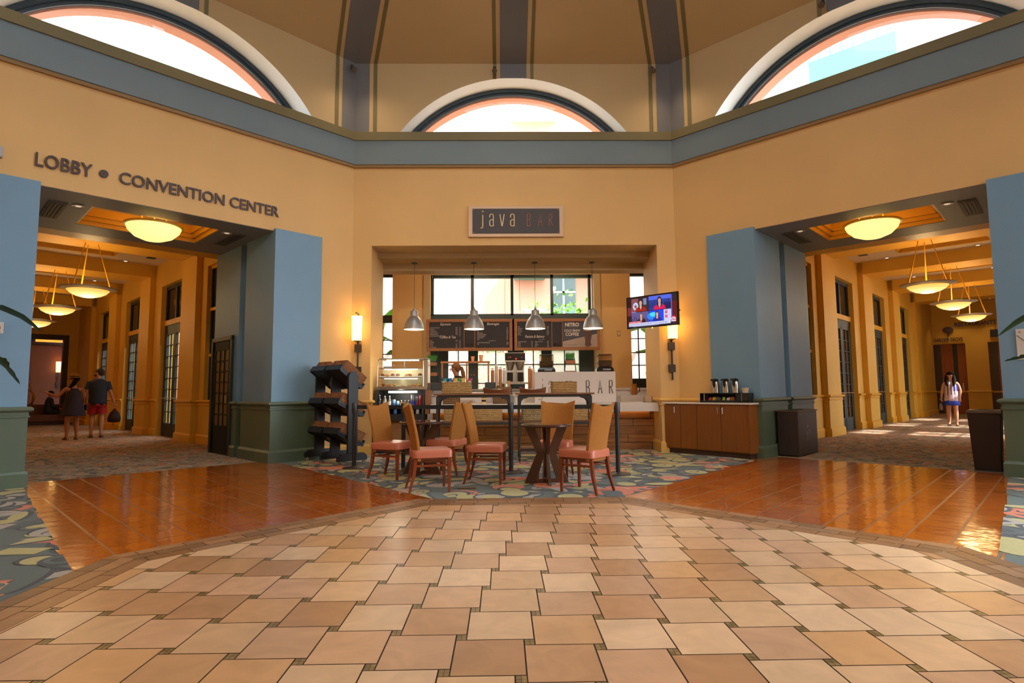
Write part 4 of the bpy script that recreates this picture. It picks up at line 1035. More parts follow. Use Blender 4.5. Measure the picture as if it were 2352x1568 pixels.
basket('woven_basket', .485, .30, .185, (-1.02, YC-.02, zt), 0, SEAG, 'seagrass basket full of snack packets on the left console top', 'seagrass baskets on the consoles')
basket('woven_basket', .42, .28, .18, (.78, YC-.02, zt), 0, SEAG, 'seagrass basket on the right console top before the white panel', 'seagrass baskets on the consoles')
for x, w_, mt, lb in ((-1.01, .44, SEAG, 'seagrass basket on the lower shelf of the left console, left one'), (-.50, .47, SEAG, 'seagrass basket on the lower shelf of the left console, right one'),
                      (.28, .42, SEAGD, 'diagonally woven basket on the lower shelf of the right console'), (.95, .45, SEAG, 'seagrass basket on the lower shelf at the right end')):
    basket('woven_basket', w_, .30, .225, (x, YC, .672), 0, mt, lb, 'seagrass baskets on the consoles')
# snack packets
pk = [(-.20, (20, 120, 84), 'green', .02), (-.215, (24, 84, 110), 'teal', -.05), (-.10, (30, 96, 180), 'blue', 0), (.04, (24, 130, 90), 'bright green', .02), (.115, (196, 156, 40), 'mustard', -.01), (-.04, (196, 150, 30), 'yellow', -.06), (.20, (150, 26, 66), 'crimson', .01)]
def packet(x, y, z, col, name, rot, label, w_=.075, h_=.16, grp='snack packets in the basket'):
    t = thing('snack_packet', label, 'packet', (x, y, z), rot, grp)
    m = M(); r_ = []
    for j in range(7):
        f = j/6; th = .022*sin(pi*f)**.6+.001
        r_.append([(a*w_/2, b*th, f*h_) for a, b in ((-1, 0), (-.5, -1), (.5, -1), (1, 0), (.5, 1), (-.5, 1))])
    m.loft(r_); o = m.build('pouch', mat('pack_'+name, L(col), .3), t, smooth=True)
    m = M(); m.box(-w_*.3, w_*.3, -.026, -.0235, h_*.45, h_*.66); m.build('printed_label', mat('pack_print', L((214, 220, 200)), .4), t)
    t.rotation_euler = (random.uniform(-.12, .12), random.uniform(-.15, .15), rot)
for i, (dx, col, nm_, dy) in enumerate(pk):
    packet(-1.02+dx, YC-.05+dy, zt+.10, col, nm_, random.uniform(-.2, .2), '%s snack packet standing in the basket on the left console' % nm_)
packet(.90, YC, zt+.06, (60, 30, 90), 'purple', .1, 'purple snack packet in the basket on the right console', .2, .13)
# boat shaped trays
def boat(loc, label):
    t = thing('boat_tray', label, 'tray', loc, 0, 'wooden boat trays on the consoles')
    m = M(); out = []; n = 16
    def row(k, z0, dz, inn):
        pts = []
        for i in range(n+1):
            u = -1+2*i/n; wd = (.085-inn)*(1-.55*u*u)*k; pts.append((u*(.225-inn)*(.82+.18*k), wd, z0+dz*u*u))
        for i in range(n, -1, -1):
            u = -1+2*i/n; wd = (.085-inn)*(1-.55*u*u)*k; pts.append((u*(.225-inn)*(.82+.18*k), -wd, z0+dz*u*u))
        return pts
    m.loft([row(.7, 0, .0, 0), row(.9, .03, .02, 0), row(1, .055, .045, 0), row(.96, .055, .045, .01), row(.66, .012, .004, .01)]); m.build('hull', mat('tray_brown_wood', L((120, 66, 36)), .5, var=.2, scale=8), t, smooth=True)
    return t
b0 = boat((-.355, YC-.04, zt), 'brown wooden boat tray with granola bars on the left console')
dup(b0, (.255, YC-.04, zt), None, 'brown wooden boat tray with small sweets on the right console')
rr = random.Random(4)
def bar_item(x, y, z, col, lw, rot, label, grp):
    m = M(); r_ = []
    for j in range(5): f = j/4; r_.append([(-lw/2+f*lw, a*.018*(.6+.4*sin(pi*f)), b*.011*(.3+.7*sin(pi*f))) for a, b in ((-1, 0), (-.5, -1), (.5, -1), (1, 0), (.5, 1), (-.5, 1))])
    m.loft(r_); o = m.build('wrapped_bar', mat('wrap_%d_%d_%d' % col, L(col), .3), smooth=True); o.location = (x, y, z); o.rotation_euler = (rr.uniform(-.1, .1), rr.uniform(-.12, .12), rot)
    return tag(o, label, 'wrapped bar', grp)
for i, (x, col, nm_) in enumerate(((-.47, (210, 190, 190), 'white'), (-.40, (120, 110, 110), 'grey'), (-.34, (226, 176, 50), 'yellow'), (-.29, (228, 206, 200), 'silver'), (-.24, (226, 150, 130), 'pink'), (-.36, (130, 160, 60), 'green'))):
    bar_item(x, YC-.04+rr.uniform(-.02, .02), zt+.05+.012*(i % 2), col, .11, rr.uniform(-.6, .6), '%s wrapped granola bar lying in the left boat tray' % nm_, 'granola bars in the left tray')
for i, (x, col, nm_) in enumerate(((.10, (206, 120, 110), 'red'), (.15, (180, 200, 190), 'pale blue'), (.20, (170, 190, 60), 'lime'), (.245, (210, 190, 180), 'white'), (.30, (206, 140, 110), 'orange'), (.34, (120, 150, 170), 'blue'), (.39, (150, 190, 190), 'aqua'))):
    bar_item(x, YC-.04+rr.uniform(-.02, .02), zt+.05+.012*(i % 2), col, .07, rr.uniform(-1, 1), '%s wrapped sweet lying in the right boat tray' % nm_, 'sweets in the right tray')

# ---------------------------------------------------------------- bread rack beside the left column
RKP = NW @ Vector((.745, -.80, .001))
RK = thing('bread_rack', 'black wooden three-post display rack on casters holding six wicker baskets', 'display rack', tuple(RKP), radians(-45))
RKM = Matrix.Translation(RKP) @ Matrix.Rotation(radians(-45), 4, 'Z')
RB = mat('rack_black_paint', (.013, .013, .017), .45, var=.2, scale=12, stretch=(1, 1, 6))
# local: x along the posts (towards camera), y: +y is the right/back side where the baskets tip down
for i, x in enumerate((-.54, 0, .54)):
    m = M(); pts = [(-.085, .12), (.085, .12), (.085, 1.43), (.05, 1.49), (0, 1.505), (-.05, 1.49), (-.085, 1.43)]
    m.prism(pts, lambda a, b, t: (x+t, a, b), -.022, .022); m.build('post', RB, RK)
    m = M(); pts = [(-.26, .07), (-.26, .14), (-.20, .19), (.20, .19), (.26, .14), (.26, .07)]
    m.prism(pts, lambda a, b, t: (x+t, a, b), -.03, .03); ft = m.build('foot', RB, RK)
    for sy in (-.22, .22):
        c_ = M(); c_.tube([(x-.012, sy, .032), (x+.012, sy, .032)], .031, 12); c_.box(x-.016, x+.016, sy-.01, sy+.01, .03, .075); c_.build('caster', CHROME, ft)
bks = []
for j, z in enumerate((1.40, .90, .42)):
    for i, x in enumerate((-.27, .27)):
        ang = radians(-38 if j == 0 else -26); T = Matrix.Translation((x, 0, z)) @ Matrix.Rotation(ang, 4, 'X')
        m = M(); m.box(-.24, .24, -.24, .24, -.02, 0); m.box(-.24, .24, -.26, -.24, -.03, .07); m.box(-.24, .24, .24, .26, -.03, .07)
        m.box(-.24, -.228, -.24, .24, -.04, .02); m.box(.228, .24, -.24, .24, -.04, .02)
        m.build('tray', RB, RK, T=T)
        lb = 'brown wicker basket in the bread rack, %s tier, %s one' % (('top', 'middle', 'bottom')[j], ('column side', 'camera side')[i])
        bo = tag(basket_mesh(.445, .46, .17).build('wicker_basket', WICK, smooth=True), lb, 'basket', 'wicker baskets in the bread rack')
        bo.matrix_world = RKM @ T @ Matrix.Translation((0, 0, .006)); bks.append(bo)
# ---------------------------------------------------------------- counter and its things
t = thing('service_counter', 'long coffee bar counter with a white slab top and reclaimed plank front', 'counter', (.15, 11.7, 0))
m = M(); m.box(-1.78, 2.58, -.25, .35, 0.0, .76); m.build('plank_front', WOODF, t)
m = M(); m.box(-1.78, 2.58, -.66, .42, .757, .922); m.box(-2.88, -1.78, -.08, .42, .757, .922); m.build('worktop', WHITE, t, bevel=.004)
m = M()
for z in (.14, .30, .46, .61): m.box(-1.78, 2.58, -.254, -.249, z-.004, z+.004)
rj = random.Random(5)
for k in range(5):
    for i in range(4): x = -1.2+i*1.1+rj.uniform(-.5, .5); m.box(x-.004, x+.004, -.254, -.249, .0+k*.155, .14+k*.155)
m.build('plank_gap', mat('gap_dark', (.02, .012, .006), .8), t)
zc = .924
m = M(); m.box(-1.7, 2.5, -.30, -.28, .745, .756); m.build('light_strip', mat('under_counter_led', (1, .6, .2), .4, emit=(1, .55, .15), es=5.0), t)
t = thing('counter_panel', 'white upright panel on the counter with thin spaced letters', 'sign panel', (1.18, 11.4, zc))
m = M(); m.box(-.80, .80, -.02, .02, 0, .61); m.build('board', WHITE, t, bevel=.003)
m = M(); m.box(-.80, .80, .02, .35, .56, .61); m.build('shelf', WHITE, t)
TT = Matrix(((1, 0, 0, 0), (0, 0, -1, -.024), (0, 1, 0, 0), (0, 0, 0, 1)))
letters(t, [('j', -.72, .11, .27, .5), ('a', -.52, .18, .25, .22), ('v', -.32, .18, .25, .24), ('a', -.12, .18, .25, .22)], TT, .006, mat('letter_olive', L((128, 110, 70)), .5), 'olive_letter')
letters(t, [('B', .22, .18, .255, .26), ('A', .455, .18, .255, .26), ('R', .675, .18, .255, .26)], TT, .008, mat('letter_brown', L((74, 50, 40)), .5), 'brown_letter')
zp = zc+.612
BEAN = mat('coffee_beans', L((46, 24, 14)), .5, bump=.8, bscale=60); HOP = glass_mat('hopper_glass', (.75, .68, .6), .12)
def grinder(loc, label):
    t = thing('coffee_grinder', label, 'coffee machine', loc, 0, 'bean hoppers on the white panel shelf')
    m = M(); m.loft([[(x*k, y*k*.75, z) for x, y in ((-.155, -.14), (.155, -.14), (.155, .14), (-.155, .14))] for z, k in ((0, 1.12), (.05, 1.1), (.09, .92), (.095, .9))]); bo = m.build('base', BLACKG, t, bevel=.008)
    vs, fs = text_mesh('Cimbali', .05, .002, 1.0, 'CENTER', shear=.3); m = M(); m.add(vs, fs); m.xf(Matrix(((1, 0, 0, .02), (0, 0, -1, -.125), (0, 1, 0, .03), (0, 0, 0, 1)))); m.build('maker_lettering', WHITEP, bo)
    m = M(); m.loft([[(x*k, y*k, z) for x, y in ((-.14, -.12), (.14, -.12), (.14, .12), (-.14, .12))] for z, k in ((.095, .93), (.14, .98), (.30, 1), (.335, .94))], cap=False); m.build('hopper', HOP, t, bevel=.0)
    m = M(); m.loft([[(x*k, y*k, z) for x, y in ((-.13, -.11), (.13, -.11), (.13, .11), (-.13, .11))] for z, k in ((.1, .9), (.14, .98), (.215, 1), (.225, .9))]); m.build('beans', BEAN, t)
    m = M(); m.box(-.135, .135, -.115, .115, .333, .35); m.build('lid', mat('lid_smoke', (.06, .045, .035), .2), t, bevel=.006)
    return t
g0 = grinder((.63, 11.58, zp), 'black bean grinder with a clear hopper at the left end of the white panel')
dup(g0, (1.80, 11.58, zp), None, 'black bean grinder with a clear hopper at the right end of the white panel')
# plant ladders
def grass(n, w_, h_, parent, name='grass_blades', mt=LEAFB, loc=(0, 0, 0), d_=.05):
    m = M(); r = random.Random(n)
    for i in range(n):
        x, y = r.uniform(-w_, w_), r.uniform(-d_, d_); hx = x*1.35+r.uniform(-.02, .02); hy = y+r.uniform(-.02, .02); z = h_*r.uniform(.75, 1.0)
        m.add([(x-.004, y, 0), (x+.004, y, 0), (hx, hy, z)], [(0, 1, 2)])
        m.add([(x, y-.004, 0), (x, y+.004, 0), (hx, hy, z)], [(0, 1, 2)])
    return m.build(name, mt, parent, loc=loc)
GRS = mat('wheatgrass', L((52, 140, 36)), .5, var=.3, scale=30)
def ladder_shelf(loc, label, tall, wd):
    t = thing('ladder_shelf', label, 'small shelf', loc)
    H = tall
    m = M()
    for sx in (-1, 1): m.tube([(sx*wd*.62, -.02, 0), (sx*wd*.36, .0, H)], .006, 6); m.tube([(sx*wd*.62, .14, 0), (sx*wd*.36, .02, H)], .006, 6)
    m.build('frame', BLACK, t)
    for i, f in enumerate((.04, .40, .76) if H > .6 else (.05, .62)):
        ww = wd*(.60-.25*f); m = M(); z = f*H
        m.box(-ww, ww, -.03, .11, z, z+.012); m.box(-ww, ww, -.035, -.025, z, z+.075); m.box(-ww, ww, .10, .11, z, z+.075)
        m.box(-ww, -ww+.01, -.03, .11, z, z+.07); m.box(ww-.01, ww, -.03, .11, z, z+.07); m.build('crate', mat('crate_wood', L((142, 88, 52)), .6, var=.2, scale=9), t)
    return t
l1 = ladder_shelf((-1.80, 12.75, 1.26), 'black framed ladder shelf with wooden crates behind the pastry case', .62, .23)
p = thing('grass_pot', 'small pot of bright green grass on the left ladder shelf', 'plant', (-1.80, 12.79, 1.262+.47+.085)); m = M(); m.box(-.085, .085, -.04, .04, -.06, .02); m.build('pot', BLACK, p); grass(260, .085, .15, p, mt=GRS, loc=(0, 0, .02))
l2 = ladder_shelf((1.20, 12.3, 1.26), 'black framed ladder shelf standing behind the white panel', .62, .25)
p = thing('grass_pot', 'small pot of bright green grass on the ladder behind the white panel', 'plant', (1.20, 12.34, 1.26+.47+.085)); m = M(); m.box(-.085, .085, -.04, .04, -.06, .02); m.build('pot', BLACK, p); grass(260, .075, .17, p, mt=GRS, loc=(0, 0, .02))
for i in range(3):
    o = M(); o.lathe([(.014, 0), (.016, .05), (.02, .055)], n=10); b = o.build('white_cup', WHITEP); b.location = (-1.88+i*.08, 12.77, 1.262+.40*.62+.013); tag(b, 'tiny white cup in the middle crate of the left ladder shelf', 'cup', 'cups on the ladder shelf')
# back counter with cabinets
t = thing('back_counter', 'pale back counter running below the bar windows', 'counter', (0, 13.3, 0))
m = M(); m.box(-3.15, 3.3, -.3, .35, 0, 1.17); m.build('cabinet', WHITE, t)
m = M(); m.box(-3.15, 3.3, -.34, .4, 1.17, 1.215); m.build('worktop', mat('back_top', (.55, .5, .47), .3), t)
for x in (-1.1, -.1, 1.0): 
    m = M(); m.box(x-.35, x+.1, -.315, -.3, .15, 1.1); m.build('cabinet_door', mat('cab_grey', (.30, .33, .37), .4), t)
# espresso brewer
t = thing('coffee_brewer', 'steel twin coffee brewer with black top panel on the back counter', 'coffee machine', (.03, 12.95, 1.215))
m = M(); m.box(-.225, .225, -.14, .16, .62, .795); top = m.build('control_head', BLACKG, t, bevel=.005)
m = M(); m.box(-.23, .23, -.15, .17, .60, .625); m.box(-.23, .23, -.15, .17, .79, .80); m.build('steel_band', STEEL, top)
for x, c, nm_ in ((-.15, (.8, .8, .8), 'w'), (.15, (.8, .8, .8), 'x')):
    m = M(); m.ell((x, -.15, .69), .014, .012, .014, 10, 6); m.build('knob', CHROME, top)
m = M(); m.ell((-.105, -.15, .70), .012, .008, .012, 8, 6); m.ell((.02, -.15, .66), .018, .014, .022, 8, 6); m.build('red_switch', mat('red_light', (.8, .05, .03), .4, emit=(1, .05, .03), es=.7), top)
m = M(); m.box(-.2, .2, .05, .16, .12, .6); m.build('back_plate', STEEL, t)
for x in (-.115, .115):
    m = M(); m.lathe([(.03, .38), (.05, .40), (.095, .55), (.10, .60)], (x, -.03, 0), 20); m.build('filter_basket', STEEL, t, smooth=True)
    m = M(); m.box(x-.085, x+.085, -.10, .08, .14, .40); u = m.build('urn', STEEL, t, bevel=.006)
    m = M(); m.box(x-.065, x+.065, -.112, -.10, .16, .36); m.build('gauge_panel', BLACKG, u)
    m = M(); m.tube([(x, -.11, .14), (x, -.14, .15), (x, -.15, .10)], .012, 8); m.build('tap', BLACK, u)
m = M(); m.box(-.15, .24, -.17, .1, .10, .14); m.build('drip_tray', STEEL, t)
for x in (-.13, .2):
    m = M(); m.tube([(x, -.1, 0), (x, -.1, .1)], .016, 8); m.build('foot', BLACK, t)
# cups, sleeves, glass frame
def cup_stack(loc, r, h, mt, label, n_=9, grp='stacks of cups at the bar'):
    t = thing('cup_stack', label, 'cup stack', loc, 0, grp)
    m = M(); prof = [(r*.75, 0)]
    for i in range(n_): z = h*i/n_; prof += [(r*.9, z+.004), (r, z+h/n_*.8), (r*.93, z+h/n_*.82)]
    m.lathe(prof, n=16); m.build('stacked_cups', mt, t, smooth=True)
    m = M(); m.lathe([(r*.5, h), (r*.75, h+.03), (r*.3, h+.04)], n=12); m.build('top_lid', WHITEP, t, smooth=True)
KRAFT = mat('kraft_cups', L((186, 124, 72)), .6); CUPW = mat('paper_cup', L((220, 190, 176)), .5)
for x, h, mt, lb in ((-.47, .42, KRAFT, 'tall brown stack of paper cups left of the brewer'), (-.385, .50, CUPW, 'tall pale stack of paper cups between the brown ones'), (-.30, .44, KRAFT, 'tall brown stack of paper cups right beside the pale stack'), (-.215, .42, mat('clear_cups', (.6, .58, .62), .3), 'grey plastic cup stack next to the brewer')):
    cup_stack((x, 12.75, 1.17+.045), .040, h, mt, lb)
for x, h, mt, lb in ((.36, .46, KRAFT, 'brown stack of paper cups right of the brewer'), (.44, .42, CUPW, 'pale stack of paper cups beside the left grinder')):
    cup_stack((x, 12.6+.35, 1.215), .043, h, mt, lb)
t = thing('food_shield', 'wooden framed glass screen behind the baskets', 'glass screen', (-1.03, 12.25, .0))
m = M(); m.box(-.53, .51, -.03, .13, 1.765, 1.80); m.build('top_shelf', WOODM, t)
for x in (-.50, .02, .48):
    m = M(); m.box(x-.016, x+.016, -.02, .02, 1.15, 1.765); m.build('upright', WOODM, t)
m = M(); m.quad((-.5, 0, 1.2), (.48, 0, 1.2), (.48, 0, 1.765), (-.5, 0, 1.765)); m.build('glass_pane', GLASS, t)
m = M(); m.box(-.5, .5, -.03, .05, 1.125, 1.15); m.box(-.55, .55, -.1, .12, .0, 1.125); m.build('screen_base', WHITE, t)
for k in (0, 1):
    m = M(); m.lathe([(.017, 0), (.017, .004)], n=12); m.xf(Matrix(((1, 0, 0, .12+k*.055), (0, 0, -1, -.002), (0, 1, 0, 1.51), (0, 0, 0, 1)))); m.build('glass_stud', mat('copper_stud', L((150, 90, 60)), .3, .6), t)
def tumbler(loc, r, h, label):
    o = M(); o.lathe([(0, .004), (r*.62, .004), (r*.62, 0), (r*.66, 0), (r, h), (r*.94, h), (r*.64, .01)][2:], n=18)
    b = o.build('paper_cup', mat('iced_cup', L((214, 140, 96)), .4), smooth=True); b.location = loc; tag(b, label, 'cup')
tumbler((-.885, 12.30, 1.801), .042, .105, 'shorter pinkish cup standing on the wooden framed screen'); tumbler((-.71, 12.30, 1.801), .045, .135, 'taller pinkish cup standing on the wooden framed screen')
# tills
def till(loc, rot, label):
    t = thing('till_screen', label, 'till', loc, rot)
    m = M(); T = Matrix.Translation((0, 0, .10)) @ Matrix.Rotation(radians(-14), 4, 'X'); m.box(-.11, .11, -.012, .02, -.02, .13); m.build('monitor', BLACK, t, T=T, bevel=.005)
    m = M(); m.box(-.05, .14, -.03, .12, 0, .07); m.build('stand', mat('till_grey', (.28, .27, .27), .4), t, bevel=.005)
    m = M(); m.box(-.13, .16, -.06, .14, -.012, .0); m.build('base_plate', STEEL, t)
till((-1.58, 11.62, .936+.175), radians(0), 'black till screen behind the snack basket')
till((-.50, 11.62, .936+.18), radians(0), 'black till screen behind the left boat tray')
t = thing('till_plinth', 'white raised ledge carrying the tills on the counter', 'ledge', (-1.0, 11.68, zc))
m = M(); m.box(-.76, 1.22, -.12, .2, .155, .175); m.build('ledge_top', WHITE, t)
for x in (-.68, -.36, .3, 1.1): 
    m = M(); m.box(x-.12 if x < 0 else x-.1, x+.1, -.06, .18, 0, .155); m.build('ledge_block', WHITE, t)
def crate(loc, label, w_, h_, stuff):
    t = thing('condiment_crate', label, 'crate', loc)
    m = M(); m.box(-w_/2, w_/2, -.07, -.06, 0, h_); m.box(-w_/2, w_/2, .06, .07, 0, h_); m.box(-w_/2, -w_/2+.01, -.07, .07, 0, h_); m.box(w_/2-.01, w_/2, -.07, .07, 0, h_); m.box(-w_/2, w_/2, -.07, .07, 0, .01); m.build('slatted_box', mat('crate_olive_wood', L((134, 96, 54)), .6, var=.2, scale=9), t)
    m = M()
    for z in (.05, .10): m.box(-w_/2-.001, w_/2+.001, -.072, -.069, z*h_/.15-.003, z*h_/.15+.003)
    for i in range(1, 6): x = -w_/2+w_*i/6; m.box(x-.002, x+.002, -.072, -.069, 0, h_)
    m.build('slat_gap', BLACK, t)
    for dx, c, hh, nm_ in stuff:
        m = M(); m.box(dx-.03, dx+.03, -.03, .03, .02, h_+hh); m.build(nm_, mat('cr_%d_%d_%d' % c, L(c), .5), t)
crate((-.24, 11.60, 1.10), 'wooden condiment crate with packets beside the till', .35, .15, [(-.10, (60, 90, 40), .03, 'packet_bundle'), (.0, (84, 60, 30), .06, 'packet_bundle'), (.11, (206, 140, 110), .12, 'packet_bundle')])
crate((-1.24, 11.25, zc), 'wooden crate of fruit cups on the counter under the left console top', .32, .14, [(-.08, (60, 50, 40), .02, 'packet_bundle'), (.08, (150, 170, 50), .02, 'packet_bundle')])
crate((-.27, 11.25, zc), 'wooden crate on the counter below the right part of the left console top', .33, .14, [(.03, (70, 110, 40), .025, 'packet_bundle')])
t = thing('striped_jar', 'small black and gold striped jar on the counter', 'jar', (-.62, 11.25, zc))
for i in range(4):
    m = M(); m.lathe([(.04, i*.038), (.045, i*.038+.019), (.04, i*.038+.038)], n=14); m.build('band', BLACKG if i % 2 else mat('pale_gold', L((230, 190, 120)), .3), t, smooth=True)
# small things right of the panel
t = thing('tea_jug', 'amber tea jug with a handle on the back ledge right of the panel', 'jug', (2.62, 12.6, 1.06))
m = M(); m.lathe([(.05, 0), (.075, .03), (.08, .10), (.055, .19), (.06, .23), (.065, .24)], n=18); m.build('jug_body', mat('amber_tea', L((150, 84, 20)), .12, coat=.8), t, smooth=True)
m = M(); m.tube([(.06, 0, .2), (.12, 0, .18), (.125, 0, .08), (.08, 0, .05)], .01, 8); m.build('handle', BLACK, t)
t = thing('side_ledge', 'white ledge unit behind the right end of the counter', 'ledge', (2.6, 12.6, 0)); m = M(); m.box(-.3, .6, -.15, .3, 0, 1.05); m.build('ledge_block', WHITE, t)
t = thing('napkin_holder', 'clear holder with napkins on the right end of the counter', 'napkin holder', (2.62, 11.38, zc))
m = M(); m.box(-.09, .07, -.05, .05, 0, .012); m.box(-.09, -.082, -.05, .05, 0, .11); m.box(.062, .07, -.05, .05, 0, .11); m.build('holder', STEEL, t)
m = M(); m.box(-.075, .055, -.04, .04, .012, .125); m.build('napkins', mat('napkin_paper', L((206, 176, 148)), .8), t)
t = thing('wooden_paddle', 'tall thin handle leaning at the right alcove window', 'utensil', (2.90, 12.45, 1.05)); m = M(); m.box(-.03, .035, -.02, .02, 0, .37); m.build('case', mat('mauve_case', L((110, 84, 76)), .5), t); m = M(); m.tube([(-.03, 0, .35), (-.045, 0, .50)], .01, 6); m.build('handle', BLACK, t)

# ---------------------------------------------------------------- menu boards
MT = mat('menu_lettering', L((206, 190, 186)), .6)
def put_text(m, txt, x, z, size, sx=.6, align='LEFT', shear=0, off=0):
    vs, fs = text_mesh(txt, size, 0, sx, align, shear=shear, offset=off); T = Matrix(((1, 0, 0, x), (0, 0, -1, -.034), (0, 1, 0, z), (0, 0, 0, 1)))
    if isinstance(m, list): n_ = M(); n_.add([T @ Vector(v) for v in vs], fs); m.append(n_)
    else: m.add([T @ Vector(v) for v in vs], fs)
def board(name, loc, label):
    t = thing(name, label, 'menu board', loc)
    m = M(); w_, h_, f = .985, .365, .065
    m.box(-w_, w_, -.04, .02, h_-f, h_); m.box(-w_, w_, -.04, .02, -h_, -h_+f); m.box(-w_, -w_+f, -.04, .02, -h_+f, h_-f); m.box(w_-f, w_, -.04, .02, -h_+f, h_-f); m.build('frame', WOODM, t, bevel=.003)
    m = M(); m.box(-w_+f-.01, w_-f+.01, -.025, .01, -h_+f-.01, h_-f+.01); m.build('slate', SLATE, t)
    for x in (-.85, .82):
        m = M(); m.tube([(x, 0, h_), (x, 0, 1.43)], .004, 5); m.build('hanging_wire', BLACK, t)
    return t
bx_ = board('menu_board', (-1.005, 13.2, 2.452), 'left chalkboard menu headed Espresso, Coffee & Tea and Beverages')
m = []
put_text(m, 'Espresso', -.55, .225, .085, .8, 'CENTER', .25, .001)
for i, (a, b, c) in enumerate((('CAPPUCCINO / CAFE LATTE', '$4.45', '4.95'), ('CAFE MOCHA', '$4.95', '5.25'), ('FLAVORED LATTE', '$4.95', '5.25'), ('CARAMEL MACCHIATO', '$4.95', '5.25'), ('ESPRESSO MACCHIATO', '$3.50', '3.95'), ('DOUBLE A SERVING OF FLAVORED SYRUP', '', '.95'))):
    z = .155-i*.0375; put_text(m, a, -.905, z, .032, .55); put_text(m, b, -.315, z, .034, .6); put_text(m, c, -.235, z, .034, .6)
put_text(m, 'Coffee & Tea', -.50, -.075, .085, .8, 'CENTER', .25, .001)
for i, (a, b, c) in enumerate((('COFFEE', '$2.65', '3.15'), ('COLD BREW', '', '4.75'), ('ICED TEA', '2.95', '3.25'), ('HOT TEA', '2.65', '3.15'), ('HOT CHOCOLATE', '$3.25', '3.75'))):
    z = -.145-i*.0365; put_text(m, a, -.905, z, .032, .55); put_text(m, b, -.315, z, .034, .6); put_text(m, c, -.235, z, .034, .6)
put_text(m, 'Beverages', .54, .225, .085, .8, 'CENTER', .25, .001)
for i, (a, c) in enumerate((('FOUNTAIN DRINKS', '3.25'), ('BOTTLED JUICE', '4.50'), ('MILK', '$2.50'), ('ENERGY DRINK', '$4.95'), ('FRESH JUICE / LEMONADE', '4.95'), ('BOTTLED SMOOTHIES', '5.25'), ('BOTTLED WATER', '3.95'), ('SODA', '3.25'))):
    z = .145-i*.0375; put_text(m, a, .18, z, .032, .55); put_text(m, c, .85, z, .034, .6)
put_text(m, 'AVAILABLE AFTER 11 A.M.', .45, -.145, .022, .6)
for i, (a, c) in enumerate((('WINE  BY THE GLASS OR THE BOTTLE', '$9.00'), ('BEER', '$7.50'))): put_text(m, a, .18, -.19-i*.035, .03, .55); put_text(m, c, .85, -.19-i*.035, .034, .6)
for n_ in m: n_.build('chalk_line', MT, bx_)
FR_ = mat('thin_copper_frame', L((190, 128, 84)), .4)
def java_column(t, x, colour1, colour2):
    m = M()
    for a, b in ((x-.125, x-.118), (x+.118, x+.125)): m.box(a, b, -.032, -.024, -.29, .295)
    m.box(x-.125, x+.125, -.032, -.024, -.297, -.29); m.box(x-.125, x+.125, -.032, -.024, .29, .297); m.build('inner_frame', FR_, t)
    m = M(); m.box(x-.118, x+.118, -.029, -.025, -.29, .29); m.build('inner_panel', SLATE if colour1[0] > 180 else SLATE, t)
    for nm_, cs, mt in (('lower_case_lettering', (('j', .15), ('a', .04), ('v', -.055), ('a', -.15)), colour1), ('capital_lettering', (('B', -.26),), colour2)):
        TT = Matrix(((1, 0, 0, x), (0, 0, -1, -.034), (0, 1, 0, 0), (0, 0, 0, 1)))
        sp = [(c, -.012, z, .075, .09) for c, z in cs] if nm_[0] == 'j' else [('B', -.075, -.265, .07, .12), ('A', -.018, -.265, .07, .12), ('R', .045, -.265, .07, .12)]
        letters(t, sp, TT, .003, mat('m_%s_%d' % (nm_, mt[0]), L(mt), .5), 'small_letter')
java_column(bx_, .0, (190, 128, 84), (120, 50, 40))
by_ = board('menu_board', (1.01, 13.2, 2.452), 'right chalkboard menu with Paninis & Bakery and a cold brew poster')
m = []; put_text(m, 'Cold Drinks', -.55, .225, .085, .8, 'CENTER', .25, .001)
for i, (a, c) in enumerate((('SODA', '$3.50'), ('ICED MOCHA', '4.95'), ('ICED CHAI', '4.25'), ('ICED LATTE', '$4.95'), ('LEMON', '$3.95'), ('MILK TEA', '3.95'))):
    z = .165-i*.0365; put_text(m, a, -.905, z, .032, .55); put_text(m, c, -.235, z, .034, .6)
put_text(m, 'Paninis & Bakery', -.52, -.075, .085, .78, 'CENTER', .25, .001); put_text(m, 'AVAILABLE AFTER 11 A.M.', -.43, -.125, .022, .6)
for i, (a, b, c, d_) in enumerate((('HAM & SWISS CROISSANT', '6.95', 'BREAD  EACH OR DUO', '$2.95'), ('MUFFINS', '4.25', 'SLICED', '3.95'), ('SCONES', '4.25', 'BROWNIE', '3.95'), ('DONUTS', '3.95', 'BARS', '$3.00'))):
    z = -.175-i*.0365; put_text(m, a, -.905, z, .031, .55); put_text(m, b, -.60, z, .034, .6); put_text(m, c, -.51, z, .031, .55); put_text(m, d_, -.235, z, .034, .6)
for n_ in m: n_.build('chalk_line', MT, by_)
java_column(by_, .0+.0, (140, 96, 66), (120, 50, 40))
m = M(); m.box(.13, .925, -.03, -.024, -.30, .30); m.build('poster', mat('poster_slate_blue', L((66, 66, 80)), .6), by_)
m = M(); m.add([(.13, -.032, -.295), (.925, -.032, -.295), (.925, -.032, .01), (.13, -.032, -.165)], [(0, 1, 2, 3)]); m.build('poster_table', mat('poster_grey', L((164, 146, 138)), .6), by_)
m = M(); put_text(m, 'NITRO', .345, .185, .115, .92, 'CENTER', 0, .004); put_text(m, 'COLD BREW', .345, .06, .075, .85, 'CENTER', 0, .001); put_text(m, 'COFFEE', .345, -.035, .105, .85, 'CENTER', 0, .002); m.build('poster_lettering', mat('poster_text', L((222, 208, 200)), .6), by_)
m = M(); put_text(m, 'infused', .345, .135, .055, .85, 'CENTER'); put_text(m, 'Try one today', .15, -.255, .058, .9); m.build('poster_small_lettering', mat('poster_text2', L((110, 98, 96)), .6), by_)
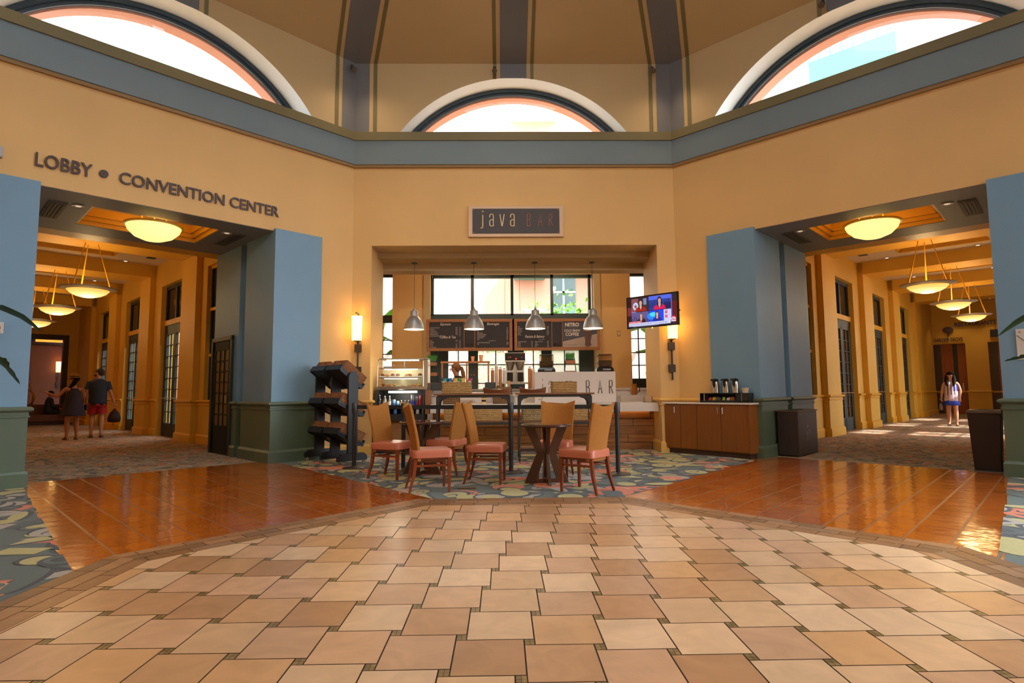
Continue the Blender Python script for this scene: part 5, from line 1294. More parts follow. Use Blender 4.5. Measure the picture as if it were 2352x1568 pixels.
def flatpoly(pts, y): m = M(); m.add([(a, y, b) for a, b in pts], [tuple(range(len(pts)))]); return m
gp = flatpoly([(.60, .16), (.82, .16), (.80, .0), (.765, -.18), (.78, -.25), (.74, -.285), (.66, -.285), (.63, -.24), (.645, -.17), (.62, .0)], -.0335).build('poster_glass', mat('poster_coffee', L((74, 34, 26)), .4), by_)
flatpoly([(.605, .155), (.815, .155), (.81, .09), (.70, .075), (.61, .09)], -.0345).build('poster_foam', mat('poster_foam', L((176, 158, 140)), .5), by_)

# ---------------------------------------------------------------- pastry and drinks case
t = thing('display_case', 'steel and glass pastry case over an open drinks cooler at the left of the counter', 'display case', (-2.22, 11.15, 0))
x0, x1 = -.44, .44
m = M(); m.box(x0, x1+.08, .0, .42, 1.205, 1.275); m.build('steel_band', STEEL, t, bevel=.006)
m = M(); m.box(x0+.02, x1+.08, .05, .42, 1.79, 1.815); m.build('top_plate', STEEL, t)
m = M(); m.tube([(x0, .0, 1.27), (x0+.005, .0, 1.66), (x0+.012, .02, 1.76), (x0+.02, .07, 1.80)], .01, 6); m.tube([(x1, .0, 1.27), (x1, .0, 1.66), (x1, .02, 1.76), (x1, .07, 1.80)], .01, 6); m.tube([(x0+.02, .40, 1.27), (x0+.02, .40, 1.80)], .01, 6); m.tube([(x0+.45, .40, 1.27), (x0+.45, .40, 1.80)], .014, 6); m.build('frame_rods', STEEL, t)
m = M(); m.box(x1, x1+.08, .05, .42, 1.27, 1.80); m.build('side_panel', mat('mirror_steel', (.62, .6, .58), .15, .9), t)
m = M(); vs = []
pf = [(.0, 1.28), (.0, 1.62), (.008, 1.70), (.03, 1.76), (.07, 1.80)]
for i in range(len(pf)-1): m.quad((x0, pf[i][0], pf[i][1]), (x1, pf[i][0], pf[i][1]), (x1, pf[i+1][0], pf[i+1][1]), (x0, pf[i+1][0], pf[i+1][1]))
m.build('curved_glass', glass_mat('case_glass', (1, 1, 1), .06), t, smooth=True)
LAMPC = mat('case_lamp', (1, .95, .8), .4, emit=(1, .90, .66), es=9)
for z in (1.44, 1.62):
    m = M(); m.box(x0+.02, x1, .05, .40, z-.006, z+.006); sh = m.build('glass_shelf', glass_mat('shelf_glass', (.9, .95, .9), .15), t)
    m = M(); m.box(x0+.02, x1, .04, .055, z-.012, z+.01); m.build('shelf_rail', STEEL, sh)
    m = M(); m.tube([(x0+.12, .09, z-.02), (x1-.12, .09, z-.02)], .008, 6); m.build('lamp_tube', LAMPC, sh)
m = M(); m.tube([(x0+.15, .12, 1.775), (x1-.1, .12, 1.775)], .010, 6); m.build('lamp_tube', LAMPC, t)
m = M(); m.box(x0+.02, x1, .38, .40, 1.28, 1.62); m.build('back_panel', mat('case_back_cream', (.75, .66, .5), .5), t)
# cooler
m = M()
m.add([(x0-.08, -.06, .74), (x0-.02, -.0, 1.205), (x0+.03, .0, 1.205), (x0-.03, -.06, .74), (x0-.08, .42, .74), (x0-.02, .42, 1.205), (x0+.03, .42, 1.205), (x0-.03, .42, .74)], [(0, 1, 2, 3), (4, 7, 6, 5), (0, 4, 5, 1), (2, 6, 7, 3), (1, 5, 6, 2), (0, 3, 7, 4)])
m.add([(x1-.02, -.06, .74), (x1+.0, -.0, 1.205), (x1+.035, .0, 1.205), (x1+.015, -.06, .74), (x1-.02, .42, .74), (x1+.0, .42, 1.205), (x1+.035, .42, 1.205), (x1+.015, .42, .74)], [(0, 1, 2, 3), (4, 7, 6, 5), (0, 4, 5, 1), (2, 6, 7, 3), (1, 5, 6, 2), (0, 3, 7, 4)])
m.box(x0-.02, x1+.03, -.0, .42, 1.19, 1.206); m.box(x0-.02, x1+.03, .40, .42, .74, 1.2); m.box(x0-.09, x1+.03, -.06, .42, .62, .74); m.build('cooler_body', BLACK, t)
m = M(); m.tube([(x0+.2, .10, 1.165), (x1-.13, .10, 1.165)], .02, 10); m.build('cooler_lamp', mat('cooler_lamp', (1, .97, .9), .4, emit=(1, .93, .78), es=7), t)
m = M(); m.box(x0+.0, x1, -.03, .40, .855, .87); m.build('cooler_shelf', STEEL, t)
m = M(); m.box(x1+.035, x1+.11, .02, .4, .74, 1.2); m.build('wood_side', mat('side_wood', L((150, 100, 66)), .5), t)
m = M(); m.box(x0-.06, x1-.02, .06, .4, .24, .62); m.build('lower_panel', mat('lower_tan_panel', L((146, 100, 58)), .5), t)
m = M(); m.box(x0-.06, x1-.02, .04, .4, .0, .24); m.build('grille_box', BLACK, t)
m = M()
for i in range(16): x = x0-.04+i*.053; m.box(x, x+.012, .03, .04, .03, .21)
m.build('grille_bars', GUN, t)
for x in (x0-.07, x1+.0):
    m = M(); m.box(x-.03, x+.03, -.04, .02, 0, .62); m.build('leg', BLACK, t)
CX = -2.22; CY = 11.15
PCOL = [(92, 50, 26), (150, 92, 40), (84, 42, 22), (168, 100, 40), (120, 66, 30), (214, 160, 60)]
def pastry(x, z, s, col, label, kind, grp='pastries in the case'):
    m = M()
    if kind == 'muffin': m.lathe([(s*.6, 0), (s*.72, s*.5), (s*.95, s*.6), (s*.9, s*1.0), (s*.55, s*1.35), (0, s*1.5)], n=14)
    elif kind == 'loaf': m.ell((0, 0, s*.6), s*1.5, s*.8, s*.6, 14, 8)
    elif kind == 'cookie': m.lathe([(0, 0), (s*1.1, 0), (s*1.2, s*.15), (s*.9, s*.4), (0, s*.5)][1:], n=14)
    else: m.tube([(s*1.3*cos(a), s*.6*sin(a), s*.4) for a in [pi*k/8 for k in range(9)]], [s*(.2+.35*sin(pi*k/8)) for k in range(9)], 8)
    o = m.build(kind, mat('bake_%d_%d_%d' % col, L(col), .5, bump=.4, bscale=50), smooth='all'); o.location = (CX+x, CY+.2, z); return tag(o, label, 'pastry', grp)
def plate(x, z, w_, lb):
    m = M(); m.box(-w_/2, w_/2, -.12, .12, 0, .012); m.box(-w_/2, w_/2, -.125, -.118, 0, .03); o = m.build('serving_tray', WHITEP); o.location = (CX+x, CY+.2, z); tag(o, lb, 'tray', 'white trays in the case')
for x, w_, lb in ((-.36, .13, 'white tray at the left end of the upper pastry shelf'), (-.13, .20, 'white tray of dark muffins on the upper shelf'), (.12, .17, 'white tray with a round loaf on the upper shelf'), (.35, .13, 'white tray at the right end of the upper shelf')): plate(x, 1.447, w_, lb)
zz = 1.462
pastry(-.38, zz, .038, PCOL[0], 'dark chocolate muffin at the far left of the upper pastry shelf', 'muffin'); pastry(-.30, zz, .036, PCOL[3], 'pale bun beside the leftmost chocolate muffin', 'loaf')
pastry(-.18, zz, .042, PCOL[2], 'left one of the two dark muffins on the middle tray', 'muffin'); pastry(-.08, zz, .042, PCOL[0], 'right one of the two dark muffins on the middle tray', 'muffin')
pastry(.12, zz, .048, PCOL[4], 'crusty brown loaf on the third tray', 'loaf'); pastry(.35, zz, .045, PCOL[4], 'tall brown muffin at the right end of the upper shelf', 'muffin')
zz = 1.276
for x, k, c, lb in ((-.36, 'muffin', 1, 'golden muffin low at the left of the case'), (-.27, 'croissant', 3, 'croissant on the case floor beside the golden muffin'), (-.15, 'muffin', 5, 'yellow topped muffin on the case floor'), (.02, 'cookie', 3, 'flat cookie in the middle of the case floor'), (.14, 'cookie', 1, 'flat brown cookie right of the middle of the case'), (.23, 'croissant', 3, 'croissant near the right of the case floor'), (.35, 'loaf', 5, 'yellow loaf at the right end of the case floor')):
    pastry(x, zz, .038, PCOL[c], lb, k)
def can(x, r, h, cb, cl, label, bottle=False, z=.871, y=.05):
    t = thing('drink_bottle' if bottle else 'drink_can', label, 'bottle' if bottle else 'can', (CX+x, CY+y, z), 0, 'drinks in the open cooler')
    m = M(); prof = [(r*.85, 0), (r, .008), (r, h*.62), (r*.4, h*.82), (r*.36, h*.95)] if bottle else [(r*.85, 0), (r, .008), (r, h-.012), (r*.8, h)]
    m.lathe(prof, n=14); m.build('body', mat('drink_%d_%d_%d' % cb, L(cb), .15, spec=.7), t, smooth=True)
    m = M(); m.lathe([(r*1.01, h*.2), (r*1.01, h*.52)], n=14, cap=False); m.build('label_band', mat('dlab_%d_%d_%d' % cl, L(cl), .4), t, smooth=True)
    if bottle: m = M(); m.lathe([(r*.42, h*.92), (r*.42, h)], n=10); m.build('cap', WHITEP, t)
dk = [(-.40, .028, .24, (36, 34, 30), (90, 90, 80), 'black glass bottle at the left of the cooler', 1), (-.30, .038, .22, (120, 118, 110), (220, 220, 215), 'clear water bottle next to the black one', 1), (-.21, .032, .22, (104, 100, 96), (214, 212, 210), 'slim clear water bottle in the cooler', 1),
      (-.125, .034, .15, (110, 150, 180), (40, 90, 180), 'blue and white carton style bottle in the cooler', 0), (-.05, .03, .12, (150, 180, 200), (60, 120, 190), 'short light blue can in the cooler', 0), (.02, .028, .135, (120, 100, 60), (170, 160, 120), 'small brown juice bottle, left of three', 1), (.09, .028, .135, (110, 90, 56), (150, 140, 110), 'small brown juice bottle, middle of three', 1), (.155, .028, .135, (96, 84, 56), (140, 130, 100), 'small brown juice bottle, right of three', 1),
      (.235, .038, .24, (110, 112, 118), (40, 50, 150), 'tall silver and blue energy can in the cooler', 0), (.315, .03, .22, (70, 74, 84), (110, 40, 60), 'tall grey energy can beside the silver one', 0), (.385, .034, .23, (170, 24, 36), (150, 20, 30), 'tall red can at the right end of the cooler', 0)]
for x, r, h, a, b, lb, bt in dk: can(x, r, h, a, b, lb, bool(bt))
for i, (x, c, lb) in enumerate(((-.3, (170, 170, 160), 'low clear bottle lying dim on the cooler floor at left'), (-.1, (60, 110, 190), 'blue topped carton on the cooler floor'), (.05, (40, 130, 90), 'green topped carton on the cooler floor'), (.22, (150, 150, 150), 'grey topped can on the cooler floor'), (.33, (190, 190, 190), 'white topped can on the cooler floor'))):
    can(x, .035, .085, c, c, lb, False, .741)
point('case_light', (CX, CY+.12, 1.72), 3.2, (1, .86, .6), .05); point('case_light', (CX, CY+.10, 1.55), 2.2, (1, .86, .6), .05); point('case_light', (CX, CY-.02, 1.13), 5, (1, .9, .75), .05)

t = thing('light_switch', 'small beige switch plate on the yellow pier right of the menu boards', 'switch', (2.62, 14.1, 2.56))
m = M(); m.box(-.045, .045, -.012, 0, -.07, .07); m.build('plate', mat('switch_beige', L((180, 140, 80)), .5), t)
m = M(); m.box(-.012, .012, -.02, -.012, -.03, .03); m.build('rocker', WHITEP, t)
# ---------------------------------------------------------------- television
t = thing('television', 'flat television showing a news broadcast on a wall arm at the right of the alcove', 'television')
a, b = Vector((2.15, 11.0)), Vector((2.92, 10.25)); mid = (a+b)/2; ex = (b-a).normalized()
t.matrix_world = wallT((mid.x, mid.y, 2.635), (ex.x, ex.y, 0))
TW, TH = 1.075, .61
m = M(); m.box(-TW/2, TW/2, -TH/2, TH/2, -.05, 0); m.build('housing', BLACKG, t, bevel=.005)
m = M(); m.ell((.0, -TH/2-.012, -.01), .012, .012, .012, 8, 6); m.build('status_light', mat('amber_led', (1, .6, .1), .4, emit=(1, .6, .1), es=3), t)
A = M(); lay = [.0015]
def tp(pts, c, emb=1.0):
    lay[0] += .00004; A.poly([(x, y, lay[0]) for x, y in pts], tuple(v*emb for v in L(c)))
def tr(x0, y0, x1, y1, c): tp([(x0, y0), (x1, y0), (x1, y1), (x0, y1)], c)
def te(cx, cy, rx, ry, c, a0=0, a1=2*pi, n=20): tp([(cx+rx*cos(a0+(a1-a0)*k/n), cy+ry*sin(a0+(a1-a0)*k/n)) for k in range(n if a1-a0 > 6 else n+1)], c)
X0, X1, Y0, Y1 = -.515, .515, -.285, .283
tr(X0, Y0, X1, Y1, (44, 16, 22)); tr(X0, -.06, -.44, .1, (120, 40, 52)); tr(.42, Y0, X1, .14, (92, 22, 26)); tr(.42, .14, X1, Y1, (40, 28, 34)); te(-.38, .02, .05, .2, (150, 150, 180))
tr(-.425, .01, -.065, .262, (60, 38, 44)); tr(-.425, .01, -.28, .262, (130, 74, 84)); te(-.335, .115, .06, .075, (186, 200, 226))
st = []
for k in range(10): an = pi/2+k*pi/5; rr_ = .043 if k % 2 == 0 else .018; st.append((-.335+rr_*cos(an), .112+rr_*1.15*sin(an)))
tp(st, (150, 58, 50)); tr(-.17, .13, -.1, .25, (110, 130, 170)); tr(-.10, .03, -.065, .25, (56, 40, 40))
tr(-.055, .01, .405, .272, (38, 58, 140)); tr(-.055, .20, .405, .272, (80, 100, 220)); tr(.25, .02, .405, .13, (24, 28, 64))
for k in range(9): tr(-.04+k*.048, .06, -.02+k*.048, .12+.07*((k*7) % 3)/2, (30, 40, 110))
tr(-.425, -.205, -.065, .0, (96, 84, 140)); 
for k in range(8): tr(-.42+k*.045, -.2, -.395+k*.045, -.12+.05*((k*5) % 3)/2, (66, 58, 104))
tr(-.055, -.205, .25, .0, (30, 70, 230)); te(.02, -.1, .12, .07, (40, 130, 250)); te(.03, -.07, .07, .04, (70, 210, 246)); tr(.25, -.205, .40, .0, (200, 200, 236)); tr(.40, -.205, .42, .262, (110, 80, 190))
for y in (-.045, -.125):
    tr(.275, y-.028, .325, y+.022, (222, 40, 90))
def bust(cx, y0, h, top, hair, skin, vneck):
    tp([(cx-.5*h, y0), (cx+.5*h, y0), (cx+.42*h, y0+.26*h), (cx+.15*h, y0+.38*h), (cx-.15*h, y0+.38*h), (cx-.42*h, y0+.26*h)], top)
    te(cx, y0+.60*h, .20*h, .36*h, hair); te(cx-.0, y0+.38*h, .19*h, .24*h, hair)
    tp([(cx-.09*h, y0+.52*h), (cx+.09*h, y0+.52*h), (cx+.10*h, y0+.30*h), (cx, y0+vneck*h), (cx-.10*h, y0+.30*h)], skin)
    te(cx, y0+.64*h, .125*h, .185*h, skin); te(cx-.045*h, y0+.67*h, .018*h, .01*h, (70, 40, 40), n=8); te(cx+.045*h, y0+.67*h, .018*h, .01*h, (70, 40, 40), n=8); te(cx, y0+.545*h, .04*h, .012*h, (170, 60, 70), n=8)
bust(-.225, .012, .245, (160, 34, 24), (44, 24, 26), (206, 160, 140), .12); bust(.17, .012, .25, (212, 20, 84), (40, 22, 34), (196, 150, 150), .1)
bust(-.22, -.203, .20, (36, 26, 40), (96, 70, 66), (206, 156, 146), .08); bust(.115, -.203, .20, (30, 44, 150), (70, 32, 44), (216, 160, 160), .2)
tr(X0, -.285, X1, -.262, (34, 34, 60)); tr(-.49, -.262, .385, -.205, (206, 208, 240)); tr(-.49, -.205, -.20, -.172, (206, 26, 44)); tr(.395, -.235, .49, -.165, (214, 210, 236)); tr(.395, -.165, .49, -.138, (210, 30, 50))
scr = A.build('screen', mat_attr('tv_picture', .3, emit=1.15), t, keep=True)
def tvt(txt, x, y, size, c, sx, al='LEFT', off=0):
    vs, fs = text_mesh(txt, size, 0, sx, al, offset=off); m = M(); m.add([(a_+x, b_+y, .0095) for a_, b_, _ in vs], fs)
    return m.build('screen_lettering', mat('tvtext_%d_%d_%d' % c, (0, 0, 0), .5, emit=L(c), es=1.1), scr)
tvt('JAPAN\'S PM: NORTH KOREA NUCLEAR TEST "TOTALLY UNACCEPTABLE"', -.48, -.246, .040, (40, 40, 80), .62); tvt('NUCLEAR THREAT', -.475, -.20, .034, (240, 220, 230), .9)
tvt('CNN', .4425, -.215, .046, (200, 20, 40), .85, 'CENTER', .002); tvt('LIVE', .4425, -.161, .026, (240, 220, 230), 1, 'CENTER'); tvt('COMMENTS COME AFTER THE ISOLATED REGIME CARRIED OUT ITS', -.40, -.279, .021, (200, 200, 220), .85)
for y in (-.045, -.125): tvt('CNN', .30, y-.012, .026, (240, 200, 220), .7, 'CENTER')
m = M(); m.tube([(.1, 0, -.05), (.3, 0, -.16), (.42, .0, -.30)], .02, 6); m.box(.0, .2, -.1, .1, -.07, -.05); m.build('wall_arm', GUN, t)
tvl = area('television_light', t.matrix_world @ Matrix.Translation((0, 0, .03)) @ Matrix.Rotation(pi, 4, 'X'), .9, .5, 2.0, (.6, .65, 1.0)); bpy.data.objects.remove(tvl)

# ---------------------------------------------------------------- angled condiment cabinet
poly = [(-.20, -.225), (.139, -.26), (1.44, -.36), (1.47, -.075), (.6, -.075), (.6, -.01), (.02, -.01), (-.1, -.12)]
cab = thing('condiment_cabinet', 'wooden cabinet with a pale top standing along the wall right of the counter', 'cabinet')
cabF = NE
def NEb(mb, *a, **k): return mb.build(*a, T=NE, **k)
toe = [(p[0]*.97+.02, p[1]*.9) for p in poly]
m = M(); m.prism(poly, lambda a_, b_, z: (a_, b_, z), .09, .905); m.build('body', WOODC, cab, T=NE)
m = M(); m.prism(toe, lambda a_, b_, z: (a_, b_, z), .0, .09); m.build('toe_kick', mat('toe_dark', L((60, 34, 18)), .6), cab, T=NE)
top = [(-.24, -.26), (.13, -.30), (1.465, -.40), (1.50, -.075), (.6, -.075), (.6, -.01), (-.0, -.01), (-.1, -.1)]
m = M(); m.prism(top, lambda a_, b_, z: (a_, b_, z), .905, .935); m.build('worktop', WHITE, cab, T=NE, bevel=.003)
def face(s0, s1, p0, p1, name, hs=None):
    A_, B_ = Vector(p0), Vector(p1); d = (B_-A_).normalized(); n = Vector((d.y, -d.x)); ln = (B_-A_).length
    P_ = lambda u, o, z: (A_.x+d.x*u+n.x*o, A_.y+d.y*u+n.y*o, z)
    m = M(); e = .004
    vs = [P_(u, o, z) for z in (.105, .89) for o in (0, .016) for u in (s0*ln+e, s1*ln-e)]
    m.add(vs, [(0, 1, 3, 2), (4, 6, 7, 5), (0, 4, 5, 1), (2, 3, 7, 6), (0, 2, 6, 4), (1, 5, 7, 3)])
    o = m.build(name, WOODC, cab, T=NE, bevel=.002)
    if hs is not None:
        u = (s0+(s1-s0)*hs)*ln; m = M(); m.tube([P_(u, .016, .85), P_(u, .045, .85), P_(u, .045, .74), P_(u, .016, .74)], .005, 6); m.build('handle', CHROME, o, T=NE)
face(0, 1, (-.20, -.225), (.139, -.26), 'door', .68)
for a_, b_, nm_, h_ in ((0, .255, 'side_board', None), (.255, .61, 'door', .90), (.61, .965, 'door', .10)): face(a_, b_, (.139, -.26), (1.44, -.36), nm_, h_)
# tray with airpots
tr_ = thing('condiment_organiser', 'black organiser box with sugar packets on the wooden cabinet', 'organiser')
m = M(); s0, s1, v0, v1, z0, z1 = .55, 1.42, -.31, -.10, .936, 1.10
m.box(s0, s1, v0, v1, z0, z0+.012); m.box(s0, s1, v0, v1, z1-.012, z1); m.box(s0, s0+.012, v0, v1, z0, z1); m.box(s1-.012, s1, v0, v1, z0, z1); m.box(s0, s1, v1-.012, v1, z0, z1)
m.box(s0, s1, v0, v0+.01, z0, z0+.04); m.box(s0+.12, s0+.13, v0, v1, z0, z1); m.box(s1-.22, s1-.21, v0, v1, z0, z1); m.box(s1-.21, s1, v0, v0+.01, z0, z1); m.build('box', BLACK, tr_, T=NE)
m = M(); m.box(s0+.07, s0+.095, v0-.004, v0+.0, z0+.03, z1-.01); m.box(s1-.125, s1-.115, v0-.006, v0-.0, z0+.03, z1-.01); m.build('chrome_rail', STEEL, tr_, T=NE)
rk = random.Random(9)
for i, (c, nm_) in enumerate((((200, 60, 90), 'pink'), ((190, 160, 20), 'yellow'), ((84, 92, 120), 'blue'), ((160, 180, 90), 'green'), ((220, 190, 180), 'white'), ((170, 90, 50), 'brown'))):
    m = M()
    for k in range(7):
        s = s0+.165+i*.083+rk.uniform(-.02, .02); an = rk.uniform(-.5, .5); z = z0+.012+rk.uniform(0, .03); w_, h_ = .028, .055
        vs = [(s+x*cos(an)-y*sin(an), v0+.02+k*.008+o, z+.03+x*sin(an)+y*cos(an)) for o in (0, .003) for x, y in ((-w_/2, -h_/2), (w_/2, -h_/2), (w_/2, h_/2), (-w_/2, h_/2))]
        m.add(vs, [(0, 1, 2, 3), (4, 7, 6, 5), (0, 4, 5, 1), (2, 6, 7, 3), (1, 5, 6, 2), (0, 3, 7, 4)])
    o = m.build('sugar_packets', mat('sugar_'+nm_, L(c), .6), T=NE); tag(o, 'bunch of %s sugar packets in the black organiser' % nm_, 'sugar packets', 'sugar packets in the organiser')
def airpot(s, label):
    t = thing('airpot', label, 'thermos', tuple(NE @ Vector((s, -.2, 1.101))), radians(-45), 'steel airpots on the organiser')
    m = M(); m.lathe([(.055, 0), (.062, .004), (.062, .15), (.06, .17), (.05, .205)], n=22); m.build('body', STEEL, t, smooth=True)
    m = M(); m.lathe([(.052, .20), (.054, .21), (.05, .235), (.035, .25), (0, .255)], n=18); m.box(-.05, .05, -.09, -.02, .215, .245); m.build('pump_lid', BLACKG, t, smooth=True)
    m = M(); pts = [(-.028, .215), (.028, .215), (.026, .15), (.008, .095), (-.008, .095), (-.026, .15)]; m.prism(pts, lambda a_, b_, q_: (a_, q_, b_), -.068, -.058); m.build('front_panel', BLACKG, t)
    return t
a0 = airpot(.80, 'steel airpot with black pump lid on the organiser, left of three')
for s, lb in ((.985, 'steel airpot with black pump lid on the organiser, middle of three'), (1.155, 'steel airpot with black pump lid on the organiser, right of three')): dup(a0, tuple(NE @ Vector((s, -.2, 1.101))), None, lb)
o = M(); o.lathe([(.045, 0), (.06, .085), (.062, .088), (.055, .086), (.04, .01)], n=20)
o = o.build('white_tub', mat('tub_white', L((226, 200, 176)), .5), smooth=True); o.location = tuple(NE @ Vector((1.32, -.2, 1.101))); tag(o, 'white paper tub beside the airpots', 'tub')

# ---------------------------------------------------------------- bins
BR = mat('bin_bronze_brown', (.040, .028, .026), .4, .3); BRT = mat('bin_top_brown', (.10, .065, .035), .4, .3)
t = thing('recycling_bin', 'dark brown three-stream recycling bin beside the right blue column', 'bin')
m = M(); m.box(1.59, 1.93, .46, 1.48, 0.02, .765); m.build('body', BR, t, T=NE, bevel=.006)
m = M(); m.box(1.575, 1.945, .445, 1.495, .765, .79)
m.build('top', BRT, t, T=NE, bevel=.004)
for v in (.63, .97, 1.31):
    m = M(); m.lathe([(.0, .791), (.09, .791), (.10, .7925)][1:], (1.76, v, 0), 20); m.build('opening', BLACK, t, T=NE)
PR = mat('bin_print_grey', (.22, .19, .18), .6)
for txt, v in (('PLASTIC', .63), ('CANS', .97), ('GLASS', 1.31)):
    vs, fs = text_mesh(txt, .045, 0, .8, 'CENTER'); m = M(); T = wallT(NE @ Vector((1.9325, v, .70)), NE.to_3x3() @ Vector((0, 1, 0))); m.add(vs, fs); m.build('print', PR, t, T=T)
vs, fs = text_mesh('RECYCLE', .07, 0, .8, 'CENTER'); m = M(); m.add(vs, fs); m.build('print', PR, t, T=wallT(NE @ Vector((1.9325, .97, .27)), NE.to_3x3() @ Vector((0, 1, 0))))
for k in range(3):
    m = M(); an = pi/2+k*2*pi/3; p = lambda a_, r_: (r_*cos(a_), r_*sin(a_)*1.15, 0)
    m.add([p(an-.35, .09), p(an+.45, .09), p(an+.42, .11), p(an+.9, .072), p(an+.42, .035), p(an+.45, .055), p(an-.35, .055)], [(0, 1, 2, 3, 4, 5, 6)])
    m.build('recycle_arrow', PR, t, T=wallT(NE @ Vector((1.9325, .97, .43)), NE.to_3x3() @ Vector((0, 1, 0))))
t = thing('trash_bin', 'tall tapered dark bin with a holed brown lid at the right gateway', 'bin')
def tap(k, z, s0=4.24, s1=4.615, v0=.28, v1=.66): sc, vc = (s0+s1)/2, (v0+v1)/2; return [(sc+(s-sc)*k, vc+(v-vc)*k, z) for s, v in ((s0, v0), (s1, v0), (s1, v1), (s0, v1))]
m = M(); m.loft([tap(.78, .0), tap(.98, .80)]); m.build('body', mat('bin_near_black', (.014, .009, .01), .35, .2), t, T=NE, bevel=.008)
m = M(); m.loft([tap(1.0, .80), tap(1.04, .805), tap(1.03, .835), tap(.96, .85)]); m.build('lid', BRT, t, T=NE, bevel=.004)
m = M(); m.lathe([(.10, .851), (.13, .856), (.14, .851)], (4.43, .47, 0), 24); m.build('lid_opening', BLACK, t, T=NE)
m = M(); m.box(4.28, 4.63, .26, .70, .001, .012); m.build('mat', mat('bin_mat', (.10, .095, .085), .8), t, T=NE)
# floor tag
o = M(); o.box(-.11, .11, -.035, .035, 0, .008); o = o.build('brass_floor_box', mat('brass_plate', L((130, 96, 40)), .4, .6, var=.3, scale=40)); o.location = (-.69, 7.07, .004); tag(o, 'small brass power outlet plate set in the carpet in front of the chairs', 'floor outlet')

# ---------------------------------------------------------------- plants reaching into the picture
def leaf_mesh(pts, wd, notches=0, seed=0):
    m = M(); n = len(pts); r = random.Random(seed); L_ = []; C_ = []; R_ = []
    P_ = [Vector(p) for p in pts]
    # resample
    Q = []
    for i in range(n-1):
        for k in range(6): Q.append(P_[i].lerp(P_[i+1], k/6))
    Q.append(P_[-1]); N = len(Q)
    for i, p in enumerate(Q):
        f = i/(N-1); d = (Q[min(i+1, N-1)]-Q[max(i-1, 0)]).normalized(); sd = d.cross(Vector((0, .25, 1))).normalized()
        w_ = wd*(sin(pi*min(1, f*.93+.07))**.7) * (1 if not notches else r.uniform(.55, 1.05)) + .004
        L_.append(p+sd*w_+Vector((0, 0, .03*w_/wd))); R_.append(p-sd*w_+Vector((0, 0, .03*w_/wd))); C_.append(p)
    for i in range(N-1):
        m.quad(L_[i], L_[i+1], C_[i+1], C_[i]); m.quad(C_[i], C_[i+1], R_[i+1], R_[i])
    m.v += [(x, y, z-.004) for x, y, z in m.v]; k = len(m.v)//2; m.f += [tuple(j+k for j in f[::-1]) for f in m.f]
    return m
def big_plant(F, s0, v0, label, leaves, flip):
    base = F @ Vector((s0, v0, 0)); t = thing('potted_banana_plant', label, 'plant', tuple(base))
    m = M(); m.lathe([(.16, 0), (.22, .05), (.25, .42), (.27, .44), (.24, .44), (.22, .38), (0, .37)], n=28); m.build('pot', mat('plant_pot', (.2, .14, .09), .5), t, smooth=True)
    for i, pts in enumerate(leaves):
        w = [F @ Vector(p) - base for p in pts]
        m = leaf_mesh(w[1:], (.085, .10, .075, .08)[i % 4], notches=1 if i % 2 else 0, seed=i); lf = m.build('leaf', LEAF, t, smooth=True)
        m = M(); m.tube([(0, 0, .38), w[0], w[1]], [.02, .014, .008], 7); m.build('leaf_stem', LEAF, lf)
# the crowns stand outside the picture; only leaf tips reach in
big_plant(NW, 5.72, -.95, 'broad leaved potted plant whose leaf tips reach in at the left edge', [
    [(5.62, -.9, 1.5), (5.3, -.7, 2.18), (5.05, -.55, 2.20), (4.82, -.5, 2.10), (4.62, -.48, 1.95)],
    [(5.65, -.9, 1.3), (5.35, -.7, 1.72), (5.10, -.6, 1.66), (4.95, -.52, 1.52), (4.80, -.5, 1.30)],
    [(5.9, -1.0, 1.6), (6.0, -1.1, 2.2), (6.05, -1.2, 2.5), (6.1, -1.35, 2.45)], [(5.7, -1.1, 1.4), (5.75, -1.4, 1.9), (5.75, -1.6, 2.0), (5.75, -1.85, 1.9)]], 0)
big_plant(NE, 5.75, -1.0, 'broad leaved potted plant whose leaf tips reach in at the right edge', [
    [(5.6, -.95, 1.5), (5.3, -.75, 2.1), (5.05, -.65, 2.03), (4.88, -.6, 1.93), (4.71, -.58, 1.81)],
    [(5.6, -.95, 1.2), (5.35, -.8, 1.55), (5.12, -.65, 1.56), (4.92, -.6, 1.52), (4.75, -.6, 1.49)],
    [(5.9, -1.0, 1.6), (6.0, -1.1, 2.2), (6.05, -1.2, 2.5), (6.1, -1.35, 2.45)], [(5.7, -1.1, 1.4), (5.75, -1.4, 1.9), (5.75, -1.6, 2.0), (5.75, -1.85, 1.9)]], 1)
# ---------------------------------------------------------------- people
def skin_body(name, joints, edges, mt, parent, root=0, sub=1):
    me = bpy.data.meshes.new(name); me.from_pydata([j[0] for j in joints], edges, [])
    o = bpy.data.objects.new(name, me); C.objects.link(o)
    sm = o.modifiers.new('s', 'SKIN'); sm.use_smooth_shade = True; sm.branch_smoothing = .6
    for i, j in enumerate(joints):
        r = j[1]; rx, ry = (r, r) if not isinstance(r, tuple) else r
        me.skin_vertices[0].data[i].radius = (rx, ry); me.skin_vertices[0].data[i].use_root = (i == root)
    o.modifiers.new('b', 'SUBSURF').levels = sub; o.modifiers['b'].render_levels = sub
    dg = bpy.context.evaluated_depsgraph_get(); dg.update(); nm = bpy.data.meshes.new_from_object(o.evaluated_get(dg))
    o.modifiers.clear(); o.data = nm; bpy.data.meshes.remove(me); nm.name = name
    nm.materials.clear(); nm.materials.append(mt)
    for p in nm.polygons: p.use_smooth = True
    if parent: o.parent = parent
    return o
